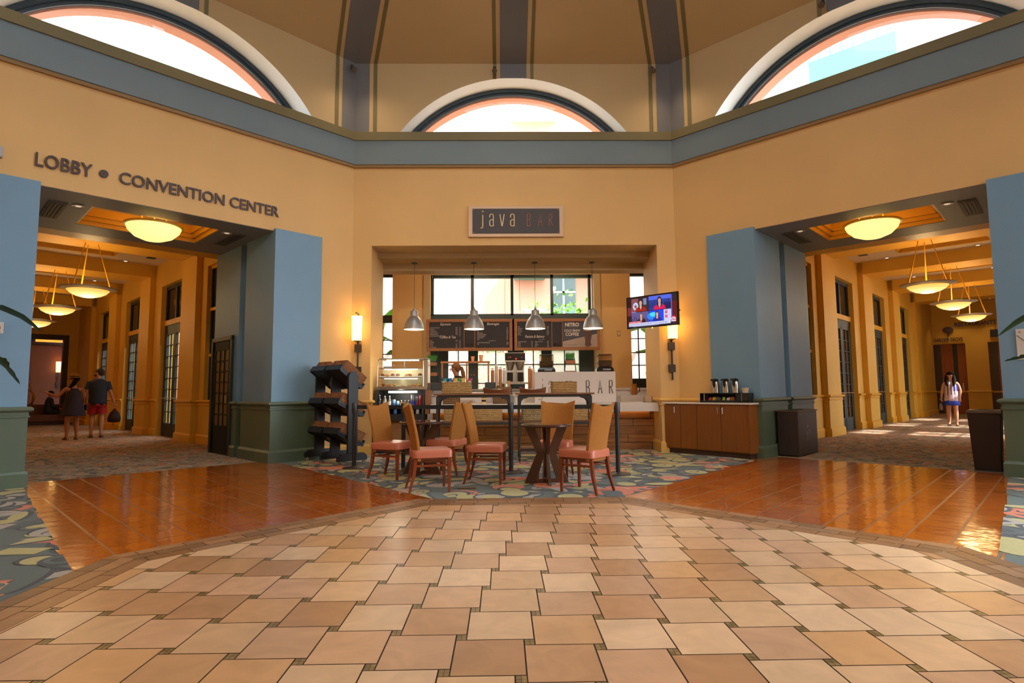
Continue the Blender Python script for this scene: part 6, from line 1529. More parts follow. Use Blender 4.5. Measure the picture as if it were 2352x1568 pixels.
def body(parent, H, J, skinm):
    """J: dict of joint positions (local, metres). Builds one continuous body incl. hands with fingers and feet."""
    k = H/1.75; jt = []; ed = []; ix = {}
    def add(n, p, r, par=None):
        ix[n] = len(jt); jt.append((Vector(p), r)); 
        if par is not None: ed.append((ix[par], ix[n]))
    add('pelvis', J['pelvis'], (.125*k, .095*k)); add('belly', J['belly'], (.115*k, .09*k), 'pelvis'); add('chest', J['chest'], (.14*k, .10*k), 'belly')
    add('neck0', J['neck'], (.065*k, .06*k), 'chest'); nk = Vector(J['neck']); hd = Vector(J['head'])
    add('neck1', nk.lerp(hd, .35), .055*k, 'neck0'); add('jaw', nk.lerp(hd, .72), (.062*k, .070*k), 'neck1'); add('skull', hd, (.088*k, .104*k), 'jaw'); add('crown', hd+(hd-nk).normalized()*.06*k, (.062*k, .074*k), 'skull')
    for s in 'LR':
        add('sh'+s, J['sh'+s], .055*k, 'chest'); add('el'+s, J['el'+s], .042*k, 'sh'+s); add('wr'+s, J['wr'+s], .028*k, 'el'+s)
        w_ = Vector(J['wr'+s]); hdn = Vector(J['hand'+s]).normalized(); up = Vector(J.get('palm'+s, (0, 0, 1))).normalized(); sd = hdn.cross(up).normalized()
        add('pm'+s, w_+hdn*.055*k, (.036*k, .018*k), 'wr'+s)
        pm = w_+hdn*.06*k
        cu = J.get('curl'+s, .5)
        for f in range(4):
            b0 = pm+sd*(f-1.5)*.018*k+hdn*.02*k; ln = (.062, .072, .068, .054)[f]*k
            add('f%d%s' % (f, s), b0, .0095*k, 'pm'+s); d1 = (hdn*(1-cu*.4)-up*cu*.5).normalized(); add('g%d%s' % (f, s), b0+d1*ln*.55, .0088*k, 'f%d%s' % (f, s)); d2 = (hdn*(1-cu)-up*cu).normalized(); add('h%d%s' % (f, s), b0+d1*ln*.55+d2*ln*.5, .0075*k, 'g%d%s' % (f, s))
        tb = w_+hdn*.03*k+sd*.03*k*J.get('thumb'+s, 1); add('t0'+s, tb, .011*k, 'pm'+s); add('t1'+s, tb+(hdn*.7+sd*J.get('thumb'+s, 1)*.7).normalized()*.045*k, .009*k, 't0'+s)
        add('hp'+s, J['hp'+s], .10*k, 'pelvis'); add('kn'+s, J['kn'+s], .064*k, 'hp'+s); kn = Vector(J['kn'+s]); an = Vector(J['an'+s])
        add('cf'+s, kn.lerp(an, .3), .066*k, 'kn'+s); add('an'+s, an, .038*k, 'cf'+s); ft = Vector(J['ft'+s]); fd = ft.normalized()
        add('hl'+s, an+Vector((0, 0, -.05*k))-fd*.03*k, .030*k, 'an'+s); add('bl'+s, an+Vector((0, 0, -.062*k))+fd*.13*k, (.036*k, .02*k), 'an'+s); add('to'+s, an+Vector((0, 0, -.066*k))+fd*.19*k, (.03*k, .014*k), 'bl'+s)
    return skin_body('body', jt, ed, skinm, parent)
def ring(c, rx, ry, n=24, wob=0, seed=0, rot=0):
    r = random.Random(seed); out = []
    for i in range(n):
        a = 2*pi*i/n; k = 1+wob*sin(a*7+seed)*.5+wob*sin(a*4+seed*2)*.5
        x, y = rx*k*cos(a), ry*k*sin(a); out.append((c[0]+x*cos(rot)-y*sin(rot), c[1]+x*sin(rot)+y*cos(rot), c[2]))
    return out
def cloth(rings, name, mt, parent, th=.004):
    m = M(); m.loft(rings, cap=False)
    o = m.build(name, mt, parent, smooth='all'); sm = o.modifiers.new('t', 'SOLIDIFY'); sm.thickness = th; return o
def head_details(parent, hd, fwd, k, hairm, skinm, hair='short', beard=False):
    hd = Vector(hd); f = Vector(fwd).normalized(); up = Vector((0, 0, 1)); sd = up.cross(f).normalized()
    m = M(); m.tube([hd+f*.090*k+up*.02*k, hd+f*.114*k-up*.012*k, hd+f*.092*k-up*.022*k], [.009*k, .016*k, .01*k], 8); m.build('nose', skinm, parent, smooth='all')
    for s in (-1, 1):
        m = M(); m.ell(tuple(hd+f*.091*k+sd*s*.03*k+up*.015*k), .011*k, .011*k, .007*k, 8, 6); m.build('eye', mat('eye_dark', (.03, .02, .02), .3), parent, smooth='all')
        m = M(); m.ell(tuple(hd+sd*s*.078*k-up*.0*k), .012*k, .016*k, .03*k, 8, 6); m.build('ear', skinm, parent, smooth='all')
    m = M(); c = hd+f*.092*k-up*.045*k; m.tube([c-sd*.024*k, c+f*.006, c+sd*.024*k], [.004*k, .007*k, .004*k], 6); m.build('mouth', mat('lips', L((150, 70, 66)), .5), parent, smooth='all')
    if beard:
        m = M(); m.ell(tuple(hd+f*.045*k-up*.06*k), .062*k, .062*k, .035*k, 12, 8); m.build('beard', hairm, parent, smooth='all')
HAIRB = mat('hair_brown', L((58, 34, 20)), .55, var=.4, scale=40, stretch=(1, 1, .1)); HAIRD = mat('hair_dark', L((30, 18, 18)), .8, var=.4, scale=40, stretch=(1, 1, .1), spec=.15); HAIRL = mat('hair_ponytail', L((150, 96, 46)), .5, var=.5, scale=50, stretch=(1, 1, .1))
def hair_cap(parent, hd, fwd, k, mt, rx=.088, rz=.095, back=.018):
    hd = Vector(hd); f = Vector(fwd).normalized(); m = M(); c = hd-f*back*k+Vector((0, 0, .028*k)); an = atan2(f.y, f.x)
    m.ell((0, 0, 0), .108*k, rx*1.06*k, rz*1.04*k, 20, 14)
    keep = []
    m.v = [tuple(Matrix.Translation(c) @ Matrix.Rotation(an, 4, 'Z') @ Vector((x-(.012*k if z < 0 and x > 0 else 0)-(max(0, -z)*.9 if x > .02 else 0), y, z))) for x, y, z in m.v]
    return m.build('hair', mt, parent, smooth='all')
def std(H, stride=.0, arms=None):
    k = H/1.75
    J = dict(pelvis=(0, 0, .93*k), belly=(.0, 0, 1.08*k), chest=(.0, 0, 1.28*k), neck=(.0, 0, 1.46*k), head=(.02*k, 0, 1.63*k),
             shL=(0, .175*k, 1.40*k), shR=(0, -.175*k, 1.40*k), elL=(-.02, .24*k, 1.13*k), elR=(-.02, -.24*k, 1.13*k), wrL=(.05, .26*k, .88*k), wrR=(.05, -.26*k, .88*k),
             handL=(.15, 0, -1), handR=(.15, 0, -1), palmL=(1, .3, .2), palmR=(1, -.3, .2), hpL=(0, .085*k, .88*k), hpR=(0, -.085*k, .88*k), knL=(.03+stride, .10*k, .49*k), knR=(.03-stride*.2, -.10*k, .49*k),
             anL=(stride*1.1, .10*k, .085*k), anR=(-stride*.9, -.10*k, .085*k), ftL=(1, .15, 0), ftR=(1, -.15, 0))
    if arms: J.update(arms)
    return J
def person(label, F, s, v, rot):
    b = F @ Vector((s, v, 0)); return thing('person', label, 'person', (b.x, b.y, .004), rot)
def footwear(parent, J, k, mt, name='shoe', low=False):
    for s in 'LR':
        an = Vector(J['an'+s]); f = Vector(J['ft'+s]).normalized(); sd = Vector((-f.y, f.x, 0)); m = M(); rr_ = []
        for t_, w_, h_ in ((-.075, .028, .05), (-.05, .036, .06), (.03, .038, .055), (.12, .047, .04), (.19, .04, .03), (.215, .02, .02)):
            c = an+f*t_*k; z0 = max(.0, an.z-.085*k)
            hh = .012 if low else h_
            rr_.append([tuple(Vector((c.x, c.y, 0))+sd*a*w_*k+Vector((0, 0, z0+b_*hh*k))) for a, b_ in ((-1, 0), (1, 0), (1, .5), (.55, 1), (-.55, 1), (-1, .5))])
        m.loft(rr_); m.build(name, mt, parent, smooth=True)
        if low: m = M(); c = an+f*.10*k; m.tube([c-sd*.04+Vector((0, 0, -.07)), c+Vector((0, 0, -.03)), c+sd*.04+Vector((0, 0, -.07))], .006, 5); m.build('strap', mt, parent)
heading = lambda F, ds, dv: atan2((F.to_3x3() @ Vector((ds, dv, 0))).y, (F.to_3x3() @ Vector((ds, dv, 0))).x)
# man in red shorts, walking away down the left corridor
K = 1.86/1.75
P1 = person('person in a navy T-shirt and red shorts walking away down the left corridor', NW, 2.22, 9.25, heading(NW, -.15, 1))
J1 = std(1.86, .05, dict(wrR=(.03, -.36*K, .86*K), elR=(-.03, -.265*K, 1.12*K), handR=(.1, -.12, -1), curlR=.95, wrL=(.10, .25*K, .90*K)))
body(P1, 1.86, J1, SKIN); fw = (.45, 1.0, .1)
head_details(P1, J1['head'], fw, K, HAIRB, SKIN, beard=True); hair_cap(P1, J1['head'], fw, K, HAIRB)
TS = mat('tshirt_navy', L((40, 48, 66)), .8, var=.15, scale=8, bump=.3, bscale=9)
cloth([ring((0, 0, z*K), rx*K, ry*K, wob=w_, seed=2) for z, rx, ry, w_ in ((.82, .155, .195, .04), (.90, .16, .20, .04), (1.0, .15, .195, .03), (1.12, .145, .195, .02), (1.25, .15, .21, .01), (1.34, .14, .222, 0), (1.40, .12, .205, 0), (1.44, .095, .155, 0), (1.465, .078, .11, 0), (1.485, .066, .075, 0))], 't_shirt', TS, P1)
def sleeve(parent, a, b, r0, r1, mt, name='sleeve', f=.6):
    a, b = Vector(a), Vector(b); m = M(); m.tube([a+(a-b).normalized()*.01+Vector((0, 0, .01)), a, a.lerp(b, f*.5), a.lerp(b, f)], [r0*.7, r0, (r0+r1)/2, r1], 14, cap=False); m.build(name, mt, parent, smooth='all')
for s in 'LR': sleeve(P1, J1['sh'+s], J1['el'+s], .072*K, .070*K, TS, f=.70)
RS = mat('shorts_red', L((178, 22, 28)), .7, var=.2, scale=6)
cloth([ring((0, 0, z*K), rx*K, ry*K) for z, rx, ry in ((.78, .15, .20), (.84, .155, .20), (.96, .145, .19))], 'shorts', RS, P1)
for s, sy in (('L', 1), ('R', -1)):
    h_, kn = Vector(J1['hp'+s]), Vector(J1['kn'+s]); m = M(); m.tube([h_+Vector((0, 0, 0)), h_.lerp(kn, .3), h_.lerp(kn, .72)], [.115*K, .112*K, .108*K], 16, cap=False); m.build('shorts_leg', RS, P1, smooth='all')
footwear(P1, J1, K, mat('shoe_dark_red', L((84, 40, 40)), .6))
w_ = P1.matrix_basis @ (Vector(J1['wrR'])+Vector((.01, -.01, -.12)))
bgt = thing('drawstring_bag', 'small dark maroon backpack hanging from the hand of the person in red shorts', 'bag', tuple(w_), P1.rotation_euler.z)
m = M(); m.loft([ring((0, 0, z), rx, ry, 18, .08, 3) for z, rx, ry in ((-.40, .05, .08), (-.38, .09, .15), (-.28, .10, .155), (-.15, .075, .11), (-.06, .03, .04), (-.03, .015, .02))]); m.build('sack', mat('bag_maroon', L((44, 20, 28)), .7, var=.3, scale=9), bgt, smooth='all')
m = M(); m.tube([(0, .01, -.04), (0, .03, .01), (0, 0, .035), (0, -.03, .01), (0, -.01, -.04)], .005, 5); m.tube([(0, .02, -.38), (.02, .03, -.46), (0, .02, -.50)], .004, 5); m.build('cord', BLACK, bgt)
# woman with a straw hat and a loose dress
K = 1.66/1.75
P2 = person('person in a straw hat and loose navy dress walking away, pointing to the left', NW, 2.80, 8.93, heading(NW, .12, 1))
J2 = std(1.66, .03, dict(elL=(.06, .34*K, 1.16*K), wrL=(.16, .56*K, 1.28*K), handL=(.25, 1, .28), palmL=(0, -.2, 1), curlL=.1, elR=(-.06, -.24*K, 1.14*K), wrR=(.06, -.22*K, .95*K), handR=(.4, 0, -.9)))
body(P2, 1.66, J2, SKIN2); fw = (.55, .9, .0)
head_details(P2, J2['head'], fw, K, HAIRD, SKIN2); hair_cap(P2, J2['head'], fw, K, HAIRD, .094, .10)
m = M(); h2 = Vector(J2['head']); m.tube([h2+Vector((-.04, -.02, 0)), h2+Vector((-.07, .02, -.10)), h2+Vector((-.05, .09, -.19)), h2+Vector((.0, .14, -.26))], [.06, .055, .035, .012], 10); m.build('hair_length', HAIRD, P2, smooth='all')
DR = mat('dress_navy_purple', L((46, 38, 58)), .8, var=.2, scale=6, bump=.2, bscale=12)
cloth([ring((-.01, 0, z*K), rx*K, ry*K, 32, w_, 5) for z, rx, ry, w_ in ((.64, .21, .30, .12), (.68, .205, .29, .11), (.78, .19, .265, .10), (.90, .17, .24, .07), (1.05, .145, .205, .04), (1.18, .13, .175, .02), (1.28, .12, .155, 0), (1.35, .105, .125, 0), (1.39, .09, .10, 0))], 'dress', DR, P2)
m = M(); m.tube([(.03, .07*K, 1.38*K), (-.02, .08*K, 1.46*K), (-.06, .07*K, 1.40*K)], .006, 5); m.tube([(.03, -.07*K, 1.38*K), (-.02, -.09*K, 1.46*K), (-.06, -.07*K, 1.40*K)], .006, 5); m.build('dress_strap', DR, P2)
footwear(P2, J2, K, mat('sandal_dark', L((50, 26, 26)), .6), 'sandal', True)
m = M(); wl = Vector(J2['wrL']); m.tube([wl+Vector((.03*cos(a), 0, .03*sin(a))) for a in [2*pi*i/10 for i in range(10)]], .005, 5, closed=True); m.build('bracelet', mat('gold_bracelet', L((220, 170, 90)), .3, .8), P2)
ht = thing('straw_hat', 'tan straw hat with a dark band on the head of the person in the dress', 'hat', tuple(P2.matrix_basis @ (h2+Vector((-.01, 0, .05)))), P2.rotation_euler.z)
m = M(); m.lathe([(.085, .0), (.15, .006), (.165, -.006), (.15, .0), (.10, .01), (.097, .02), (.094, .07), (.075, .105), (.03, .115), (0, .112)], n=28, cap=False); m.build('crown_and_brim', mat('straw', L((156, 104, 40)), .8, bump=.4, bscale=150), ht, smooth='all')
m = M(); m.lathe([(.101, .012), (.099, .042)], n=28, cap=False); m.build('hat_band', mat('hat_band_dark', L((50, 30, 20)), .7), ht, smooth='all')
t = thing('shoulder_bag', 'small black shoulder bag at the hip of the person in the dress', 'bag', tuple(P2.matrix_basis @ Vector((-.04, -.29*K, .88*K))), P2.rotation_euler.z)
m = M(); m.box(-.07, .07, -.02, .03, -.09, .06); m.build('pouch', BLACK, t, bevel=.015)
m = M(); m.tube([(-.05, .0, .05), (-.03, .10, .50), (.02, .14, .52), (.06, .08, .45), (.05, .0, .05)], .006, 5); m.build('strap', mat('strap_tan', L((90, 60, 50)), .6), t)
# woman walking towards us in the right corridor
K = 1.64/1.75
P3 = person('person with long dark hair, striped top and blue skirt walking towards us', NE, 2.66, 12.1, heading(NE, .05, -1))
J3 = std(1.64, .07, dict(elR=(-.03, -.24*K, 1.12*K), wrR=(-.0, -.27*K, .90*K), curlR=.9, elL=(-.02, .245*K, 1.12*K), wrL=(.06, .22*K, .91*K)))
body(P3, 1.64, J3, SKIN); fw = (1, .35, 0)
head_details(P3, J3['head'], fw, K, HAIRD, SKIN); hair_cap(P3, J3['head'], fw, K, HAIRD, .097, .10)
h3 = Vector(J3['head'])
for sy in (-1, 1):
    m = M(); m.tube([h3+Vector((-.02, sy*.05, .06)), h3+Vector((-.01, sy*.085, -.04)), h3+Vector((.02, sy*.10, -.16)), h3+Vector((.07, sy*.085, -.26)), h3+Vector((.09, sy*.07, -.33))], [.04, .05, .05, .042, .02], 10); m.build('hair_length', HAIRD, P3, smooth='all')
m = M(); m.tube([h3+Vector((-.06, 0, .05)), h3+Vector((-.09, 0, -.1)), h3+Vector((-.10, 0, -.25))], [.07, .08, .06], 12); m.build('hair_length', HAIRD, P3, smooth='all')
m = M(); m.ell(tuple(h3+Vector((.055, .02, .075))), .035, .06, .022, 12, 8); m.build('fringe', HAIRD, P3, smooth='all')
rings_ = [ring((0, 0, z*K), rx*K, ry*K, 48, 0, 1) for z, rx, ry in ((.80, .155, .205), (.86, .16, .205), (1.0, .14, .185), (1.12, .13, .175), (1.25, .135, .18), (1.34, .12, .16), (1.40, .09, .125), (1.435, .07, .085))]
A_ = M()
for i in range(len(rings_)-1):
    for j in range(48):
        a_ = 2*pi*(j+.5)/48; front = cos(a_) > .75
        z = rings_[i][0][2]
        st_ = (j % 4 == 0) if (cos(a_) > .6 and z > .86) else False
        base = (178, 150, 160)
        if i < 1: base = (196, 170, 178)
        if sin(a_) > .35 and cos(a_) > .1 and z > .95: base = (48, 56, 168)
        if st_: base = (34, 26, 40)
        elif (j % 4 == 2 and cos(a_) > .6): base = (210, 196, 200)
        A_.add([rings_[i][j], rings_[i][(j+1) % 48], rings_[i+1][(j+1) % 48], rings_[i+1][j]], [(0, 1, 2, 3)], L(base))
o = A_.build('striped_top', mat_attr('striped_fabric', .7), P3, keep=True, smooth='all')
SK_ = mat('skirt_blue', L((34, 62, 176)), .7)
cloth([ring((0, 0, z*K), rx*K, ry*K, 32, .02, 5) for z, rx, ry in ((.66, .185, .225), (.75, .165, .21), (.85, .15, .195))], 'skirt', SK_, P3)
footwear(P3, J3, K, mat('flipflop', L((60, 34, 40)), .6), 'flip_flop', True)
t = thing('handbag', 'grey beige handbag in the hand of the person in the blue skirt', 'bag', tuple(P3.matrix_basis @ (Vector(J3['wrR'])+Vector((.02, -.02, -.24)))), P3.rotation_euler.z)
m = M(); m.loft([ring((0, 0, z), rx, ry, 16) for z, rx, ry in ((-.14, .09, .035), (-.12, .11, .05), (0, .10, .045), (.07, .07, .02))]); m.build('pouch', mat('bag_taupe', L((120, 98, 84)), .6, var=.3, scale=20), t, smooth='all')
m = M(); m.tube([(-.06, 0, .06), (-.03, 0, .15), (.03, 0, .15), (.06, 0, .06)], .007, 6); m.build('handle', GUN, t)
# barista behind the counter, seen in profile
K = 1.78/1.75
P4 = thing('person', 'person with a blond ponytail and dark top working behind the bar counter', 'person', (-1.22, 12.62, .004), radians(172))
J4 = std(1.78, .0, dict(elL=(.12, .24*K, 1.14*K), elR=(.12, -.24*K, 1.14*K), wrL=(.34, .16*K, 1.10*K), wrR=(.34, -.16*K, 1.10*K), handL=(1, 0, -.2), handR=(1, 0, -.2), neck=(.03, 0, 1.45*K), head=(.07, 0, 1.62*K)))
body(P4, 1.78, J4, SKIN); fw = (1, .05, -.1)
head_details(P4, J4['head'], fw, K, HAIRL, SKIN); hair_cap(P4, J4['head'], fw, K, HAIRL, .09, .10, .022)
h4 = Vector(J4['head']); m = M(); m.tube([h4+Vector((-.08, 0, .05)), h4+Vector((-.14, 0, .03)), h4+Vector((-.175, 0, -.07)), h4+Vector((-.20, .01, -.2)), h4+Vector((-.21, .01, -.30))], [.022, .035, .045, .04, .015], 10); m.build('ponytail', HAIRL, P4, smooth='all')
TB = mat('top_dark_brown', L((40, 26, 26)), .8)
cloth([ring((0, 0, z*K), rx*K, ry*K) for z, rx, ry in ((.85, .15, .19), (1.0, .14, .18), (1.2, .14, .19), (1.34, .13, .20), (1.42, .09, .15), (1.475, .065, .075))], 'top', TB, P4)
for s in 'LR': sleeve(P4, J4['sh'+s], J4['el'+s], .075*K, .068*K, TB, f=.8)
TR = mat('trousers_black', (.015, .015, .018), .8)
for s in 'LR':
    m = M(); m.tube([Vector(J4['hp'+s])+Vector((0, 0, .03)), J4['kn'+s], Vector(J4['an'+s])+Vector((0, 0, .0))], [.11, .075, .06], 14, cap=False); m.build('trouser_leg', TR, P4, smooth='all')
footwear(P4, J4, K, BLACK)
# seated figure in the brown lobby
P5 = thing('person', 'person in dark clothes seated on the bench far down the left corridor', 'person', tuple(NW @ Vector((2.0, 18.9, .004))), heading(NW, -1, .1))
K = 1.7/1.75
J5 = std(1.7, 0, dict(pelvis=(0, 0, .50), belly=(0, 0, .66), chest=(-.02, 0, .86), neck=(0, 0, 1.04), head=(.04, 0, 1.19), shL=(0, .17, .98), shR=(0, -.17, .98), elL=(.05, .22, .74), elR=(.05, -.22, .74), wrL=(.28, .14, .62), wrR=(.28, -.14, .62), handL=(1, -.2, -.2), handR=(1, .2, -.2), hpL=(0, .09, .48), hpR=(0, -.09, .48), knL=(.44, .11, .50), knR=(.44, -.11, .50), anL=(.46, .10, .085), anR=(.52, -.12, .085)))
body(P5, 1.7, J5, SKIN2); head_details(P5, J5['head'], (1, .2, 0), K, HAIRD, SKIN2); hair_cap(P5, J5['head'], (1, .2, 0), K, HAIRD)
cloth([ring((-.01, 0, z), rx, ry) for z, rx, ry in ((.46, .16, .20), (.60, .15, .19), (.82, .14, .19), (.93, .12, .20), (1.0, .09, .15), (1.06, .065, .075))], 'jacket', TR, P5)
for s in 'LR':
    sleeve(P5, J5['sh'+s], J5['el'+s], .075, .06, TR, f=1.0); sleeve(P5, J5['el'+s], J5['wr'+s], .06, .045, TR, f=.95)
    m = M(); m.tube([J5['hp'+s], J5['kn'+s], J5['an'+s]], [.11, .085, .06], 14, cap=False); m.build('trouser_leg', TR, P5, smooth='all')
footwear(P5, J5, K, BLACK)
t = thing('upholstered_bench', 'brown upholstered bench far down the left corridor', 'bench', tuple(NW @ Vector((2.45, 19.0, .002))), radians(45))
m = M(); m.box(-.9, 1.0, -.4, .4, .12, .40); m.build('seat', mat('bench_brown', L((96, 50, 26)), .6, var=.1, scale=5), t, bevel=.04)
m = M(); m.box(-.9, 1.0, .3, .42, .38, .78); m.build('backrest', mat('bench_brown', (0, 0, 0)), t, bevel=.04)
m = M(); m.box(-.85, .95, -.35, .38, 0.0, .12); m.build('plinth', LBD, t)
t = thing('brass_sculpture', 'curved gold ornament partly hidden by the left pilaster', 'ornament', tuple(NW @ Vector((2.62, 19.7, .0))))
m = M(); m.box(-.2, .2, -.2, .2, 0, .75); m.build('pedestal', LBD, t)
m = M(); m.tube([(.3*cos(a), 0, 1.05+.3*sin(a)) for a in [radians(-70+k*20) for k in range(12)]], .03, 8); m.build('arc', mat('brass_gold', L((190, 140, 50)), .3, .8), t, smooth='all')
m = M(); m.tube([(-.05, 0, 1.7), (.12, 0, 1.5), (.22, 0, 1.2), (.25, 0, .78)], .02, 8); m.build('stem', mat('brass_gold', (0, 0, 0)), t, smooth='all')
# ---------------------------------------------------------------- outside
o = M(); o.box(-60, 60, -50, 90, -.5, -.31); struct(o.build('ground', mat('paving_pale', (.72, .70, .66), .8)))
o = M(); o.box(-30, 30, 14.95, 60, -.3, -.02); struct(o.build('ground_courtyard', mat('paving_pale', (.72, .70, .66), .8)))
SALM = mat('facade_salmon', (.82, .42, .30), .8); WFAC = mat('facade_white', (.88, .88, .86), .8); TEAL = mat('balcony_teal', (.10, .34, .33), .5); GRID = mat('facade_joint', (.42, .50, .54), .6); WGL = mat('hotel_window', (.10, .17, .17), .2)
def hotel(label, F, spec, walls, mt, win, balc, joints):
    t = thing('hotel_building', label, 'building')
    m = M(); m.box(*walls); m.build('facade', mt, t, T=F)
    v = walls[2]
    for (a, b, z0, z1) in win:
        m = M(); m.box(a, b, v-.06, v+.02, z0, z1); w_ = m.build('window', WGL, t, T=F)
        m = M(); m.box((a+b)/2-.05, (a+b)/2+.05, v-.1, v-.05, z0, z1); m.box(a, b, v-.1, v-.05, z0+(z1-z0)*.7-.05, z0+(z1-z0)*.7+.05); m.build('window_bar', GRID, w_, T=F)
    for (a, b, z0, z1, d_, c_) in balc:
        m = M(); m.box(a, b, v-d_, v, z0, z1); w_ = m.build('balcony', c_, t, T=F)
        m = M()
        for k in range(int((b-a)/.35)+1): m.box(a+k*.35-.02, a+k*.35+.02, v-d_, v-d_+.04, z1, z1+1.0)
        m.box(a, b, v-d_, v-d_+.06, z1+.96, z1+1.04); m.build('railing', mat('railing_teal', (.12, .26, .26), .5), w_, T=F)
    if joints:
        m = M(); x = walls[0]
        while x < walls[1]: m.box(x-.03, x+.03, v-.03, v, walls[4], walls[5]); x += 1.9
        z = walls[4]
        while z < walls[5]: m.box(walls[0], walls[1], v-.03, v, z-.03, z+.03); z += 2.2
        m.build('facade_joints', GRID, t, T=F)
I4 = Matrix.Identity(4)
hotel('salmon and white hotel wing across the courtyard behind the bar windows', I4, None, (-16, 16, 26, 29, -.3, 32), SALM,
      [(2.0, 3.1, 3.8, 6.4), (9, 11, 3.6, 6.6), (.8, 1.8, 14.5, 17.0)],
      [(.3, 1.7, 6.2, 7.1, 1.4, TEAL), (2.0, 4.9, 3.0, 3.2, 1.2, TEAL), (2.2, 4.8, 6.9, 7.2, 1.6, TEAL), (.2, 2.4, 13.7, 14.0, 1.2, WFAC), (5.6, 8.6, 13.6, 13.9, 1.0, TEAL)], False)
t = bpy.data.objects['hotel_building']; m = M(); m.box(-12, -1.9, 23.5, 25.99, -.3, 34); m.build('white_tower', WFAC, t)
m = M(); m.box(-2.4, -1.0, 22.6, 24, 6.2, 7.2); m.build('balcony', TEAL, t)
m = M(); m.box(4.9, 8.5, 24.2, 25.99, -.3, 12); m.build('side_block', mat('facade_cream', (.86, .74, .66), .8), t)
hotel('pale gridded hotel tower seen through the left arch window', NW, None, (-5, 8.5, 13, 15, 5.35, 34), WFAC, [], [(-.5, 1.6, 11.2, 12.4, 1.6, TEAL)], True)
hotel('pale gridded hotel tower seen through the right arch window', NE, None, (-5, 8.5, 13, 15, 5.35, 34), WFAC, [], [(-.6, 2.0, 11.6, 12.6, 1.8, TEAL)], True)
def shrub(label, loc, w_, h_, d_, n, mt, seed):
    t = thing('courtyard_shrub', label, 'shrub', loc); r = random.Random(seed); m = M()
    for i in range(n):
        x, y, z = r.gauss(0, w_*.45), r.gauss(0, d_*.4), r.uniform(.2, 1)*h_*(1-.35*r.random()); a, b = r.uniform(0, 2*pi), r.uniform(-.6, .9); L_ = r.uniform(.12, .22)
        d = Vector((cos(a)*cos(b), sin(a)*cos(b), sin(b))); s_ = d.orthogonal().normalized()*L_*.35; p = Vector((x, y, z))
        m.add([p, p+d*L_*.5+s_, p+d*L_, p+d*L_*.5-s_], [(0, 1, 2, 3)])
    m.build('foliage', mt, t, keep=True)
    m = M()
    for k in range(7): m.tube([(r.uniform(-.1, .1), 0, 0), (r.uniform(-w_*.4, w_*.4), r.uniform(-d_*.3, d_*.3), h_*.8)], .02, 5)
    m.build('stem', mat('shrub_stem', (.12, .08, .04), .8), t)
shrub('bright green shrub outside the right bar window panes', (1.55, 16.6, -.02), 1.1, 4.1, .8, 1500, LEAFB, 1)
shrub('lower green shrub outside the middle of the bar windows', (-.6, 19.2, -.02), 1.2, 3.6, .8, 900, LEAFB, 2)
t = thing('banana_tree', 'banana plant outside the narrow left bar window', 'plant', (-4.0, 16.2, -.02))
m = M(); m.tube([(0, 0, 0), (.05, 0, 1.2), (.1, 0, 2.4)], [.12, .1, .07], 10); m.build('stem', LEAFB, t)
for i, pts in enumerate(([(.1, 0, 2.3), (.35, .0, 3.1), (.7, 0, 3.45), (1.1, .1, 3.35)], [(.1, 0, 2.2), (.4, .1, 2.7), (.8, 0, 2.5), (1.0, 0, 2.0)], [(.1, 0, 2.3), (-.3, 0, 3.2), (-.8, 0, 3.4), (-1.2, 0, 3.1)], [(.1, 0, 2.1), (.35, -.1, 1.9), (.62, 0, 2.3), (.95, 0, 1.7)])):
    m = leaf_mesh([tuple(p) for p in pts], .17, 0, i); m.build('leaf', LEAFB, t, smooth=True)
t = thing('banana_tree', 'banana plant outside the narrow right bar window', 'plant', (4.3, 16.2, -.02))
m = M(); m.tube([(0, 0, 0), (-.05, 0, 1.2), (-.1, 0, 2.4)], [.12, .1, .07], 10); m.build('stem', LEAFB, t)
for i, pts in enumerate(([(-.1, 0, 2.3), (-.3, .0, 2.75), (-.6, 0, 2.95), (-1.1, .1, 2.8)], [(-.1, 0, 2.2), (-.3, .1, 2.3), (-.8, 0, 2.2), (-1.0, 0, 1.8)], [(-.1, 0, 2.3), (.3, 0, 3.2), (.8, 0, 3.4), (1.2, 0, 3.1)])):
    m = leaf_mesh([tuple(p) for p in pts], .2, 0, i); m.build('leaf', LEAFB, t, smooth=True)

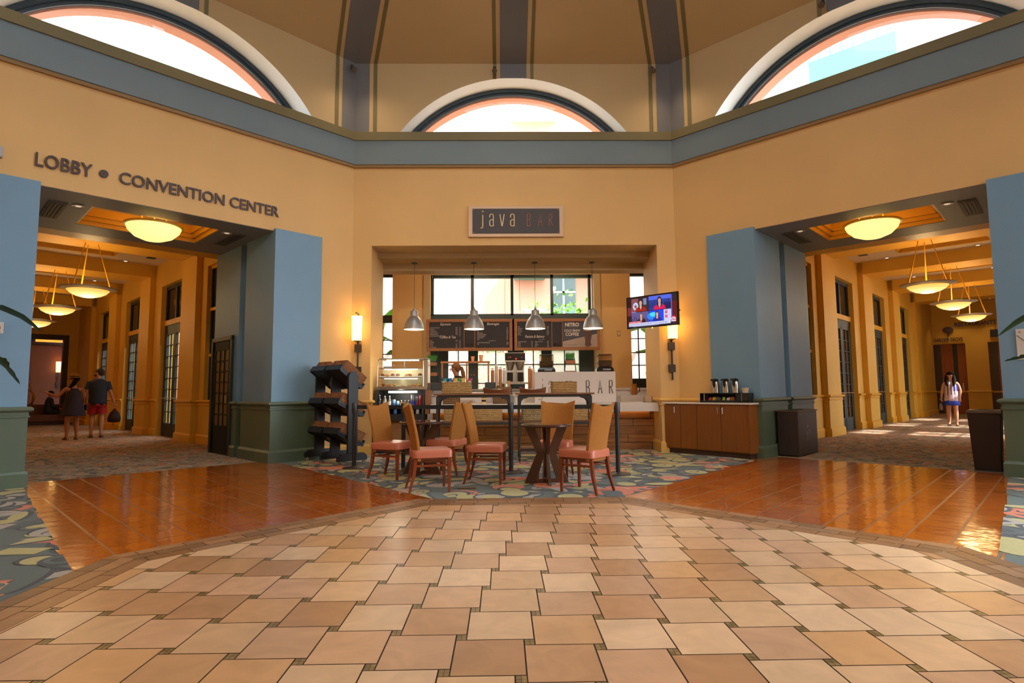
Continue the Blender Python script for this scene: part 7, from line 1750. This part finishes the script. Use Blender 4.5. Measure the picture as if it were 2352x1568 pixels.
t = thing('hotel_building', 'large pale unseen block added south east to keep the sun off the hall', 'building')
m = M(); ctr = Vector((0, 3.41)); u = Vector((q, q)); w_ = Vector((q, -q))  # block added out of view to stop sun entering the hall
m.add([(*(u*a+w_*b), z) for z in (-.4, 52) for a, b in ((-10, 38), (13.2, 38), (13.2, 46), (-10, 46))], [(0, 3, 2, 1), (4, 5, 6, 7), (0, 1, 5, 4), (1, 2, 6, 5), (2, 3, 7, 6), (3, 0, 4, 7)]); m.build('facade', WFAC, t)
m = M(); m.add([(*(u*a+w_*b), z) for z in (51.5, 52.6) for a, b in ((-10.4, 37.6), (13.6, 37.6), (13.6, 46.4), (-10.4, 46.4))], [(0, 3, 2, 1), (4, 5, 6, 7), (0, 1, 5, 4), (1, 2, 6, 5), (2, 3, 7, 6), (3, 0, 4, 7)]); m.build('roof', GRID, t)
# ---------------------------------------------------------------- lamps that light the hall
for nm in FR:      # warm spots on the drum aimed into the hall
    F = FR[nm]; d = F.to_3x3() @ Vector((0, -1, 0))
    for s_ in (.3, 3.1, 5.9):
        spot('hall_spot', tuple(F @ Vector((s_, -.3, 7.4))), 60, (1, .74, .46), 120, .9, .1, (d.x*.55, d.y*.55, -1))
for p, e in (((-2.965, DM-.16, 2.36), 16), ((2.955, DM-.16, 2.36), 16)):
    point('sconce_light', p, e, (1, .60, .20), .11)
point('sconce_light', tuple(NW @ Vector((.98, 24.8, 2.5))), 14, (1, .55, .18), .1)
point('lobby_light', tuple(NW @ Vector((3.0, 22.5, 4.2))), 30, (1, .55, .2), .3)
point('bar_light', (-1.0, 12.9, 4.0), 30, (1, .82, .6), .06); point('bar_light', (1.2, 12.9, 4.0), 30, (1, .82, .6), .06)

# unseen spots added behind the camera to brighten the bar front
for x, tx, e in ((-2.2, -2.6, 150), (0, 0, 170), (2.2, 2.4, 130)):
    p = Vector((x, -3.6, 7.2)); d = Vector((tx, DM, 3.0))-p
    spot('added_fill_spot', tuple(p), e*4, (1, .82, .58), 42, .9, .08, tuple(d))
